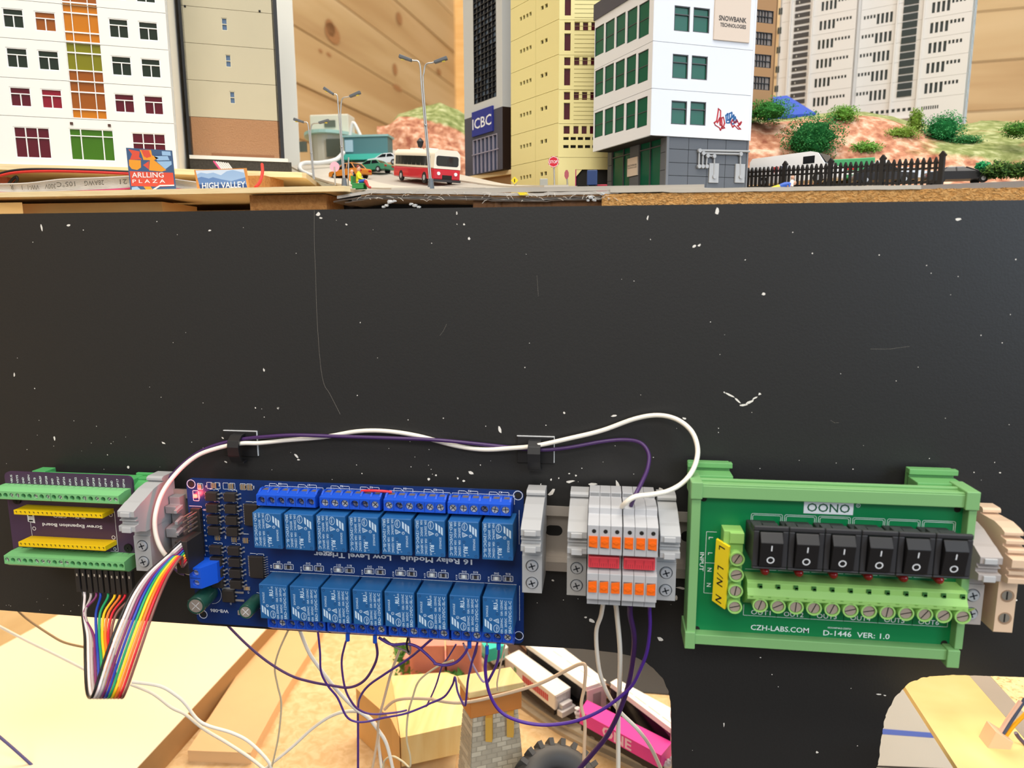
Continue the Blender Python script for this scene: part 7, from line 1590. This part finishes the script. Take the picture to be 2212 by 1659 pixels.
# ------------------------------------------------------------------ railway
tb = thing('roadbed', tuple(atz(1240, 1560, ZB)), 'grey-tan model railway roadbed curving down to the right below the relay board', 'track')
edge = [(985, 1340), (1025, 1400), (1062, 1450), (1105, 1500), (1165, 1545), (1240, 1590), (1330, 1632), (1430, 1680)]
def offs(pts, w):
    out = []
    for i, p in enumerate(pts):
        t_ = (pts[min(i + 1, len(pts) - 1)] - pts[max(i - 1, 0)]).normalized(); out.append(p + Vector((-t_.y, t_.x, 0)) * w)
    return out
cl = smooth_path([atz(x, y, ZB + 4) for x, y in edge], 5)
def bed(w0, w1, z0, z1):
    L0, L1 = offs(cl, w0), offs(cl, w1); m = MB(); n = len(cl); vs = []
    for a, b in zip(L0, L1): vs += [(a.x, a.y, z0), (b.x, b.y, z0), (b.x, b.y, z1), (a.x, a.y, z1)]
    m.add(vs, [(4 * i + k, 4 * i + 4 + k, 4 * i + 4 + (k + 1) % 4, 4 * i + (k + 1) % 4) for i in range(n - 1) for k in range(4)] + [(0, 1, 2, 3), (4 * n - 1, 4 * n - 2, 4 * n - 3, 4 * n - 4)]); return m
M_bed = mat('roadbed_tan_grey', 'B0A088', 0.9, var=.12, bscale=250)
obj('bed_strip', bed(-2, 72, ZB + .1, ZB + 3), M_bed, tb); obj('bed_strip', bed(3, 68, ZB + 3, ZB + 6), mat('roadbed_pale', 'BAAC94', 0.9, var=.1, bscale=250), tb); obj('ballast', bed(12, 66, ZB + 6, ZB + 9), mat('dark_ballast', '3A2A22', 0.95, var=.5, bscale=500, bump=.5), tb)
for w in (20, 36): obj('rail', bed(w, w + 1.3, ZB + 9, ZB + 12), mat('rusty_steel_rail', '7A5A44', 0.45, 0.5), tb)
for w in (46, 61): obj('rail', bed(w, w + 1.3, ZB + 9, ZB + 12), mat('rusty_steel_rail', '7A5A44', 0.45, 0.5), tb)
def wagon(px, z1, H, m_, name, label, sidecol=None, deck=True):
    q = [atz(x, y, z1) for x, y in px]; c = sum(q, Vector()) / 4; t = thing(name, (c.x, c.y, z1 - H - 9), label, 'train car')
    obj('container' if deck else 'body', hexz(MB(), q, z1 - H, z1), m_, t, bevel=.8)
    # q: far-left, far-right, near-right, near-left
    qq = [c + (p - c) * .96 for p in q]; obj('underframe', hexz(MB(), qq, z1 - H - 5, z1 - H - .2), mat('underframe_black', '241C1A', 0.7), t)
    ax = ((q[2] + q[3]) / 2 - (q[0] + q[1]) / 2); sd = (q[1] - q[0]).normalized()
    for f in (.12, .22, .78, .88):
        p = (q[0] + q[1]) / 2 + ax * f
        for s in (-1, 1): obj('wheel', MB().cyl(Vector((p.x, p.y, z1 - H - 4.8)) + sd * (s * 5), Vector((p.x, p.y, z1 - H - 4.8)) + sd * (s * 6.5), 2.3, 14), mat('wheel_brown', '4A3428', 0.6, 0.3), t)
    return t, q
t, q = wagon([(1090, 1419), (1121, 1404), (1233, 1485), (1199, 1503)], -321, 12, mat('white_reefer', 'E6E2DC', 0.5), 'reefer_wagon', 'white container wagon with red marks on its side ahead of the pink one')
# side marks: red blocks, end machinery
F = Face(Vector((q[0].x, q[0].y, -333)), q[3] - q[0], (q[3] - q[0]).length); F.n = -F.n if F.n.dot(Vector((0, -1, 0)) + Vector((-1, 0, 0))) < 0 else F.n
L_ = F.L; m = MB()
for k in range(14):
    u = L_ * (.38 + .036 * k); F.box(m, u, u + L_ * .026, 3, 8.5, 0.02, .2)
obj('red_print', m, mat('washed_red_print', 'C8404A', 0.6), t); m = MB(); F.box(m, L_ * .2, L_ * .25, 6, 10, 0.02, .2); obj('green_print', m, mat('pale_green_print', '7AA87A', 0.6), t)
E_ = Face(Vector((q[3].x, q[3].y, -333)), q[2] - q[3], (q[2] - q[3]).length); E_.n = E_.n if E_.n.dot(q[3] - q[0]) > 0 else -E_.n
m = MB(); [E_.box(m, E_.L * (.06 + .09 * k), E_.L * (.11 + .09 * k), 1, 11, 0, .6) for k in range(10)]; obj('end_rib', m, mat('silver_white_rib', 'DCDCE0', 0.35, .4), t)
m = MB(); E_.box(m, 1, E_.L - 1, -4, 1, 1, 7); E_.box(m, 3, E_.L - 3, 1, 5, 1, 5); obj('end_platform', m, mat('pale_silver_plastic', 'C8C8CC', 0.4), t, bevel=.6)
M_pink = mat('hot_pink_plastic', 'E2359A', 0.45)
t, q = wagon([(1252, 1536), (1268, 1512), (1452, 1603), (1428, 1632)], -323, 10, M_pink, 'container_wagon', 'hot pink container wagon with large white letters on its side')
F = Face(Vector((q[0].x, q[0].y, -333)), q[3] - q[0], (q[3] - q[0]).length); F.n = -F.n if F.n.dot(Vector((-1, -1, 0))) < 0 else F.n
obj('lettering', MB().text('ONE', F.pt(F.L * .30, 1.2, .12), F.u, V, 7.4, F.L * .36, bold=1.0), mat('pale_pink_print', 'F0C4DC', 0.5), t)
m = MB(); c = (q[0] + q[1]) / 2; d = (q[0] - q[3]).normalized()
for k in range(3): m.ball(Vector((c.x, c.y, -334 + k * 3)) + d * (3 + k), 3.4 - k * .6, 8, 5, jit=.2, sq=(1.2, 1, .6))
obj('coupling_load', m, mat('pale_silver_plastic', 'C8C8CC', 0.4), t)
m = MB(); c = (q[2] + q[3]) / 2
for k in range(3): m.ball(Vector((c.x + k * 2 - 2, c.y, -334 + k * 2)) - d * 3, 3, 8, 5, jit=.2)
obj('coupling_load', m, mat('pale_silver_plastic', 'C8C8CC', 0.4), t)
t, q = wagon([(1030, 1376), (1066, 1362), (1098, 1398), (1066, 1412)], -323, 10, mat('pale_grey_load', 'D6DAD6', 0.5), 'flat_wagon', 'pale wagon with a turquoise box just under the relay board corner')
a = [atz(x, y, -312) for x, y in ((1040, 1388), (1078, 1376), (1090, 1394), (1052, 1404))]; obj('turquoise_box', hexz(MB(), a, -323, -312), mat('turquoise_plastic', '2FC4B4', 0.4), t, bevel=.8)
def coach(px, z1, H, label):
    q = [atz(x, y, z1) for x, y in px]; c = sum(q, Vector()) / 4; t = thing('passenger_coach', (c.x, c.y, z1 - H - 6), label, 'train car', 'white passenger coaches')
    obj('roof', hexz(MB(), q, z1 - 4, z1), mat('coach_white', 'F2EEE6', 0.45), t, bevel=1.4); obj('body', hexz(MB(), [c + (p - c) * .985 for p in q], z1 - H, z1 - 4), mat('coach_black_glass', '121214', 0.15, coat=.5), t, bevel=.6)
    e = (q[2] - q[3]); F = Face(Vector((q[3].x, q[3].y, z1 - H)), e, e.length); F.n = F.n if F.n.dot(q[3] - q[0]) > 0 else -F.n; m = MB(); F.box(m, 0, F.L, 0, H - 3, -.4, .6); obj('end_wall', m, mat('pale_rose_end', 'E4C4C4', 0.5), t, bevel=.4)
    m = MB(); F.box(m, F.L * .3, F.L * .7, 2, H - 7, .6, .9); obj('end_door', m, mat('grey_rose_door', 'A89090', 0.5), t)
    m = MB(); s = (q[3] - q[0]); u = s.normalized(); mid = (q[0] + q[1]) / 2
    for k in range(4): p = mid + s * (.15 + .22 * k); m.add([p, p + u * 12, p + u * 12 + Vector((.6, .3, 0)), p + Vector((.6, .3, 0))], [(0, 1, 2, 3)])
    for i, v_ in enumerate(m.v): m.v[i] = (v_[0], v_[1], z1 + .05)
    obj('roof_mark', m, mat('faint_grey_print', 'A8A8A4', 0.6), t)
coach([(1135, 1388), (1215, 1398), (1310, 1470), (1268, 1484)], -314, 24, 'long white-roofed coach with black window side, the farther of the two')
coach([(1318, 1474), (1332, 1466), (1462, 1536), (1450, 1574)], -314, 24, 'long white-roofed coach with black window side, nearer and cut by the fascia arch')
single('dark_panel', hexz(MB(), [atz(x, y, ZB + 1) for x, y in ((1180, 1400), (1420, 1380), (1450, 1500), (1330, 1490))], ZB, ZB + 1), mat('charcoal_card', '3A3A3A', 0.8), tuple(atz(1300, 1440, ZB)), 'charcoal grey card lying behind the white coaches', 'card')
a = at(1343, 1400, 260); b = at(1520, 1600, 260); t = thing('support_board', (a.x + 20, 262, ZB), 'tan upright board with a pale front edge seen through the arched cut-out', 'board')
obj('upright', MB().box(a.x + 8, b.x + 60, 260, 278, ZB, -120), mat('warm_tan_board', 'DDAA68', 0.6, var=.04, bscale=20), t); obj('front_edge', MB().box(a.x, a.x + 8, 258, 280, ZB, -120), mat('pale_tan_edge', 'CDB08A', 0.7), t)
# brick pier with timber cap
pt = [(1022, 1536), (1172, 1506), (1150, 1480), (1003, 1500)]
pr_t = thing('bridge_pier', tuple(atz(1080, 1600, ZB)), 'grey brick model bridge pier with an orange timber cap', 'pier')
qa = [atz(x, y, -262) for x, y in ((1021, 1531), (1120, 1511), (1096, 1482), (1000, 1499))]; c = sum(qa, Vector()) / 4
def ringq(f, z): return [Vector((c.x + (p.x - c.x) * f, c.y + (p.y - c.y) * f, z)) for p in qa]
nC = 26; zb0, zt0 = ZB, -268.0; hc = (zt0 - zb0) / nC
def fs(z): return 1.0 + .42 * (zt0 - z) / (zt0 - zb0)
m = MB(); m.hexa(ringq(fs(zb0) - .03, zb0) + ringq(.97, zt0)); obj('mortar_core', m, mat('pier_mortar', 'A49A86', 0.9), pr_t)
random.seed(5); M_brk = [mat('grey_brick_a', 'C8BCA4', 0.85, var=.1, bscale=300), mat('grey_brick_b', 'B0A48E', 0.85, var=.1, bscale=300)]
nb = 0
for k in range(nC):
    z0, z1 = zb0 + k * hc + .35, zb0 + (k + 1) * hc - .35; A_, B_ = ringq(fs(z0), z0), ringq(fs(z1), z1)
    for (i, j), cnt in (((0, 1), 5), ((3, 0), 2)):
        off = .5 if k % 2 else 0
        for b_ in range(cnt + (1 if off else 0)):
            f0 = max(0, (b_ - off) / cnt) + .012; f1 = min(1, (b_ + 1 - off) / cnt) - .012
            if f1 - f0 < .03: continue
            p = [A_[i].lerp(A_[j], f0), A_[i].lerp(A_[j], f1), B_[i].lerp(B_[j], f1), B_[i].lerp(B_[j], f0)]; ins = [v_ + (c - v_) * .06 for v_ in p]
            ins = [Vector((v_.x, v_.y, w_.z)) for v_, w_ in zip(ins, p)]
            mb = MB().hexa(ins + p); obj('brick', mb, random.choice(M_brk), pr_t); nb += 1
obj('cap', MB().hexa(ringq(1.12, -268) + ringq(1.12, -254)), mat('orange_timber', 'C87E3A', 0.6, var=.1, bscale=40), pr_t, bevel=.6)
obj('cap_top', MB().hexa(ringq(1.2, -254) + ringq(1.2, -250)), M_pinetop, pr_t, bevel=.5)
for f in (.36, .80): p = qa[0].lerp(qa[1], f); p = c + (p - c) * 1.06; obj('corbel', MB().box(p.x - 2, p.x + 2, p.y - 3, p.y + 1, -284, -268), mat('yellow_timber', 'D8A848', 0.6), pr_t)
# toy tyre
tc_ = atz(1205, 1690, -300); t = thing('toy_wheel', (tc_.x, tc_.y, ZB), 'grey-black rubber toy wheel with chunky tread at the bottom edge of the picture', 'wheel')
ax = Vector((.35, -.45, .82)).normalized(); e1 = ax.orthogonal().normalized(); e2 = ax.cross(e1); R0, r_ = 20, 8; N1, N2 = 40, 12; vs = []
tc_ = Vector((tc_.x, tc_.y + 6, -312))
for i in range(N1):
    a = 2 * math.pi * i / N1; d = e1 * math.cos(a) + e2 * math.sin(a)
    for j in range(N2): b = 2 * math.pi * j / N2; vs.append(tc_ + d * (R0 + r_ * math.cos(b)) + ax * (r_ * 1.3 * math.sin(b)))
obj('tyre', MB().add(vs, [(i * N2 + j, ((i + 1) % N1) * N2 + j, ((i + 1) % N1) * N2 + (j + 1) % N2, i * N2 + (j + 1) % N2) for i in range(N1) for j in range(N2)], 0, True), mat('grey_rubber', '4A4A4A', 0.6), t)
for i in range(22):
    a = 2 * math.pi * i / 22; d = e1 * math.cos(a) + e2 * math.sin(a); tt = e1 * -math.sin(a) + e2 * math.cos(a)
    for s in (-1, 1):
        o = tc_ + d * (R0 + r_ - .6) + ax * (s * 4.6) + tt * (s * 1.2); m = MB(); m.hexa([o + d * k0 + tt * k1 + ax * k2 for k0 in (-3, 1.6) for k1, k2 in ((-1.5, -4), (1.5, -4), (1.5, 4), (-1.5, 4))]); obj('tread_block', m, mat('grey_rubber', '4A4A4A', 0.6), t)
obj('hub', MB().cyl(tc_ - ax * 8, tc_ + ax * 8, 12, 20, r2=11), mat('smoky_grey_hub', '8A8488', 0.4), t)
# ------------------------------------------------------------------ right-hand cut-out
q = [atz(x, y, ZB + 4) for x, y in ((1700, 1400), (2300, 1400), (2500, 1800), (1700, 1800))]
t = thing('white_board', tuple(atz(1960, 1600, ZB)), 'white board with one blue stripe under the yellow plank in the right cut-out', 'board'); obj('sheet', hexz(MB(), q, ZB + .2, ZB + 4), mat('off_white_board', 'A8A8A4', 0.6, var=.05, bscale=20), t)
q = [atz(x, y, ZB + 4.1) for x, y in ((1880, 1572), (2100, 1590), (2100, 1600), (1880, 1584))]; obj('blue_stripe', hexz(MB(), q, ZB + 4, ZB + 4.15), mat('ink_blue_stripe', '3A55A8', 0.6), t)
q = [atz(x, y, ZB + 4.1) for x, y in ((1880, 1653), (2050, 1660), (2050, 1664), (1880, 1657))]; obj('black_line', hexz(MB(), q, ZB + 4, ZB + 4.15), M_dark, t)
M_yp = ramp_mat('yellow_planed_pine', [(0.2, 'E2C078'), (0.5, 'ECD08A'), (0.8, 'F0DCA0')], (1, 1, 1), 14, 3, 0.55, .8, 0.02)
solid('yellow_plank', [(1936, 1455), (2068, 1430), (2400, 1810), (2160, 1800)], -235, 3, M_yp, 'yellow pine plank crossing the right cut-out diagonally', 'plank')
solid('grey_batten', [(2068, 1430), (2110, 1430), (2260, 1590), (2235, 1620)], -262, 8, mat('grey_batten_paint', 'A49A8E', 0.7, var=.06, bscale=30), 'grey batten running beside the yellow plank', 'batten')
q = [atz(x, y, -262) for x, y in ((2112, 1430), (2400, 1430), (2400, 1700), (2258, 1590))]; single('chipboard_piece', hexz(MB(), q, -280, -262), ramp_mat('pale_chipboard', [(0.3, 'B07A40'), (0.42, 'E8CE98'), (0.7, 'F3E2B4')], (1, 1, 1), 260, 5, 0.9, 1, .4), (q[0].x, q[0].y, -280), 'pale chipboard piece in the right corner of the right cut-out', 'board')
# white plug with coloured wires
y_ = -10; P_ = lambda x, y: at(x, y, y_)
t = thing('plug_connector', tuple(P_(2160, 1620)), 'pale peach plastic plug with coloured wires at the lower right corner', 'connector')
q = [P_(2152, 1580), P_(2190, 1604), P_(2164, 1668), P_(2123, 1636)]; m = MB(); m.add([p for p in q] + [p + Vector((0, 9, 0)) for p in q], [(3, 2, 1, 0), (4, 5, 6, 7), (0, 1, 5, 4), (1, 2, 6, 5), (2, 3, 7, 6), (3, 0, 4, 7)]); obj('housing', m, mat('peach_nylon', 'E6BE98', 0.5), t, bevel=.4)
q = [P_(2186, 1622), P_(2194, 1628), P_(2186, 1650), P_(2172, 1642)]; m = MB(); m.add([p + Vector((0, 2, 0)) for p in q] + [p + Vector((0, 9, 0)) for p in q], [(3, 2, 1, 0), (4, 5, 6, 7), (0, 1, 5, 4), (1, 2, 6, 5), (2, 3, 7, 6), (3, 0, 4, 7)]); obj('latch', m, M_black, t, bevel=.3)
for n_, c_, pts in (('pink', 'E2B8A4', ((2170, 1592), (2190, 1560), (2215, 1525))), ('navy', '46506A', ((2176, 1596), (2198, 1562), (2225, 1520))), ('yellow', 'F2A814', ((2183, 1600), (2200, 1578), (2230, 1548))), ('blue', '3A4862', ((2130, 1645), (2120, 1668), (2110, 1690))), ('violet', '5A4A5E', ((2204, 1594), (2212, 1606), (2230, 1625)))):
    obj('lead', MB().tube(smooth_path([P_(*p) + Vector((0, 4, 0)) for p in pts], 4), .95, 8), mat('lead_' + n_, c_, 0.4), t, label=n_ + ' lead')
# ------------------------------------------------------------------ dangling wires
def Z6(pts, ox=400, oy=1330, s=3.95): return [(ox + x / s, oy + y / s) for x, y in pts]
def Z7(pts): return Z6(pts, 900, 1330, 3.88)
def dangle(pts, y0, y1, r, m_, label, mid=None):
    n = len(pts); P3 = []
    for i, p in enumerate(pts):
        f = i / (n - 1); y = y0 + (y1 - y0) * f + (0 if mid is None else mid * math.sin(math.pi * f)); P3.append(at(p[0], p[1], y))
    single('wire', MB().tube(smooth_path(P3, 6), r, 8), m_, tuple(P3[0]), label, 'wire')
dangle(Z6([(360, 80), (520, 240), (700, 390), (900, 510), (1080, 565), (1250, 595), (1400, 612), (1520, 560), (1600, 450), (1640, 330), (1620, 190)]), 8, -14, .75, M_purple_d, 'plum wire sweeping from behind the fascia up to the relay board')
dangle(Z6([(1128, 100), (1150, 300), (1160, 480), (1220, 600), (1300, 700), (1370, 850), (1440, 900), (1540, 905), (1700, 870), (1880, 835), (2050, 770)]) + Z7([(100, 740), (230, 680), (300, 580), (322, 515), (345, 640), (400, 750), (415, 700), (430, 540), (460, 400), (510, 225)]), -16, -14, .62, M_purple, 'purple wire from under the third lower relay ending in a low zigzag', 28)
dangle(Z6([(1390, 170), (1360, 260), (1335, 400), (1360, 600), (1410, 720), (1480, 800), (1600, 840), (1800, 825), (1890, 806)]), -16, 14, .62, mat('mid_purple_insulation', '5C3C82', 0.4), 'purple wire below the fourth lower relay curling right onto another')
dangle(Z6([(2120, 185), (2000, 290), (1900, 370), (1700, 500), (1560, 600), (1490, 700), (1475, 800), (1475, 1000), (1475, 1360)]), -16, 30, .72, M_purple, 'purple wire falling straight down out of the picture left of the pine block')
dangle(Z6([(1650, 185), (1760, 245), (1880, 240), (1970, 260), (2050, 320), (2130, 400)]) + Z7([(150, 400), (240, 415), (330, 390), (400, 320), (440, 240)]), -12, -14, .75, M_purple, 'purple wire sagging between two blue ferrules below the relay board')
dangle(Z7([(592, 290), (575, 450), (610, 650), (700, 800), (850, 880), (1050, 915), (1250, 900), (1400, 860), (1550, 790), (1680, 700), (1800, 590), (1870, 460), (1930, 300), (1955, 100), (1952, -40), (1950, -90)]), -16, -34, .9, mat('rich_purple_insulation', '4E2A90', 0.38), 'long bright purple wire sagging from the relay board to the rightmost terminal block', 12)
dangle(Z7([(690, 270), (685, 350), (660, 430), (605, 540), (590, 560)]), -16, -6, .75, M_purple, 'short purple wire from the last blue ferrule')
dangle(Z7([(510, 225), (500, 300), (470, 380), (450, 470)]), 6, 10, .5, M_purple_d, 'thin plum wire hanging behind the zigzag wire')
dangle(Z7([(330, 240), (270, 340), (210, 430), (170, 560), (130, 660), (80, 760)]), 10, 30, .5, M_purple, 'thin purple wire slanting down left behind the zigzag')
dangle(Z7([(1788, -90), (1790, 0), (1820, 150), (1820, 300), (1780, 560), (1700, 800), (1600, 1000), (1480, 1150), (1340, 1310)]), -34, 10, 1.35, mat('dusky_purple_insulation', '53306E', 0.38), 'thickest purple wire falling from the fourth terminal block and bending left')
dangle(Z7([(1562, -100), (1545, 0), (1505, 150), (1530, 450), (1600, 650), (1700, 800), (1850, 950), (1960, 1100), (2060, 1310)]), -34, 30, 1.1, M_wirewhite, 'white wire falling from the second terminal block and bending right')
dangle(Z7([(1668, -100), (1680, 0), (1705, 300), (1700, 600), (1690, 800), (1690, 1310)]), -34, 10, 1.25, M_wirewhite, 'thick white wire falling straight from the third terminal block')
dangle(Z6([(1700, 800), (1780, 730), (1900, 705), (2100, 710)]) + Z7([(150, 705), (350, 730), (600, 690), (1000, 580), (1250, 460), (1370, 405), (1415, 430), (1405, 600), (1380, 750), (1410, 900), (1405, 1100), (1400, 1310)]), 30, 10, 1.0, M_wirecream, 'cream wire crossing the train with a sharp bend and dropping down')
dangle(Z6([(885, 110), (800, 300), (765, 450), (790, 600), (820, 750), (800, 1000), (760, 1200), (730, 1320)]), 8, 20, .6, mat('olive_cream_insulation', 'D8C8A4', 0.45), 'thin cream wire hanging below the first lower relay')
dangle(Z6([(970, 100), (1050, 300), (1150, 450), (1300, 640), (1450, 790), (1560, 870), (1650, 980), (1720, 1100), (1780, 1340)]), 8, 20, 1.1, M_wirewhite, 'thick white wire slanting down right below the second lower relay')
dangle([(286, 1473), (345, 1482), (380, 1502)] + Z6([(0, 750), (100, 880), (200, 940), (400, 1000), (550, 1080), (700, 1230), (750, 1340)]), 10, 20, 1.0, M_wirewhite, 'white wire running from behind the rainbow cable, the upper of the two')
dangle([(283, 1478), (330, 1498), (370, 1528)] + Z6([(0, 840), (150, 960), (350, 1080), (550, 1210), (700, 1330)]), 12, 22, 1.0, mat('soft_white_insulation', 'EADFCB', 0.45), 'white wire running from behind the rainbow cable, the lower of the two')
dangle(Z6([(640, 1340), (900, 1130), (1100, 950), (1280, 840), (1450, 815), (1560, 860), (1640, 960), (1650, 1100), (1680, 1340)]), 22, 24, 1.0, M_wirewhite, 'white wire rising in an arch from the bottom edge and falling again')
dangle(Z6([(1835, 280), (1760, 480), (1700, 700), (1650, 900), (1640, 1050), (1590, 1340)]), 6, 20, .8, M_wirecream, 'cream wire slanting down left beside the pine block')
dangle(Z6([(2290, 380), (2160, 430), (2000, 550), (1940, 700), (1900, 850), (1890, 1050), (1920, 1200), (1915, 1290), (1850, 1240), (1770, 1200), (1700, 1240), (1690, 1340)]), 14, 24, .6, mat('olive_cream_insulation', 'D8C8A4', 0.45), 'thin cream wire looping over the pale pine block with a hook at its foot')
dangle(Z6([(1690, 190), (1780, 260), (1880, 300), (1915, 325), (1920, 260), (1908, 180)]), -8, -12, .6, mat('striped_grey_insulation', '8A7A78', 0.45), 'grey wire making a tight little loop under the fifth lower relay')
dangle(Z6([(1902, 180), (1890, 250), (1905, 310)]), -14, -12, .55, M_black, 'short black wire end under the fifth lower relay')
dangle(Z7([(390, 230), (430, 320), (480, 430), (550, 545), (580, 545)]), 0, 4, .6, mat('pale_lilac_insulation', 'BCA4C0', 0.45), 'pale lilac wire crossing in front of the roadbed')
dangle(Z7([(740, 240), (700, 430), (675, 560), (680, 625)]), 4, 8, .45, M_wirecream, 'thin cream wire end hanging in front of the white container wagon')
dangle(Z6([(1640, 1060), (1665, 1180), (1690, 1340)]), 26, 28, .8, mat('bright_blue_insulation', '2A4C98', 0.4), 'blue wire among the white ones at the bottom edge')
dangle([(-5, 1351), (60, 1385), (120, 1414), (183, 1446), (215, 1462)], 60, 40, .95, M_wirewhite, 'white wire crossing the cream panel to the rainbow cable')
dangle([(30, 1310), (60, 1338), (110, 1372), (140, 1388), (182, 1398), (210, 1402)], 30, 30, .75, mat('tan_insulation', 'B08E62', 0.5), 'tan wire curving over the cream panel at the left')
dangle([(-10, 1584), (30, 1618), (90, 1672)], 30, 30, .95, mat('indigo_insulation', '46406E', 0.4), 'indigo wire across the lower left corner of the picture')
# blue ferrules under the relay board
for px, py, y, up, lab in ((751, 1376, -18, 1, 'below the fourth lower relay'), (810, 1380, -18, 1, 'below the fifth lower relay'), (1014, 1391, -18, 1, 'near the right end of the relay board'), (1077, 1394, -18, 1, 'at the right end of the relay board'), (1052, 1404, -18, 0, 'hanging loose with a bare tip')):
    b = at(px, py - 9, y); e = at(px, py + 8, y); t = thing('ferrule', tuple(b), 'blue wire ferrule ' + lab, 'ferrule', 'blue wire ferrules')
    obj('sleeve', MB().cyl(b, e, 1.15 if up else 1.0, 12), mat('ferrule_blue', '1A56C4', 0.35), t)
    obj('pin', MB().cyl(b + V * (2.4 if up else 1.8), b, .4, 8), M_metal, t)
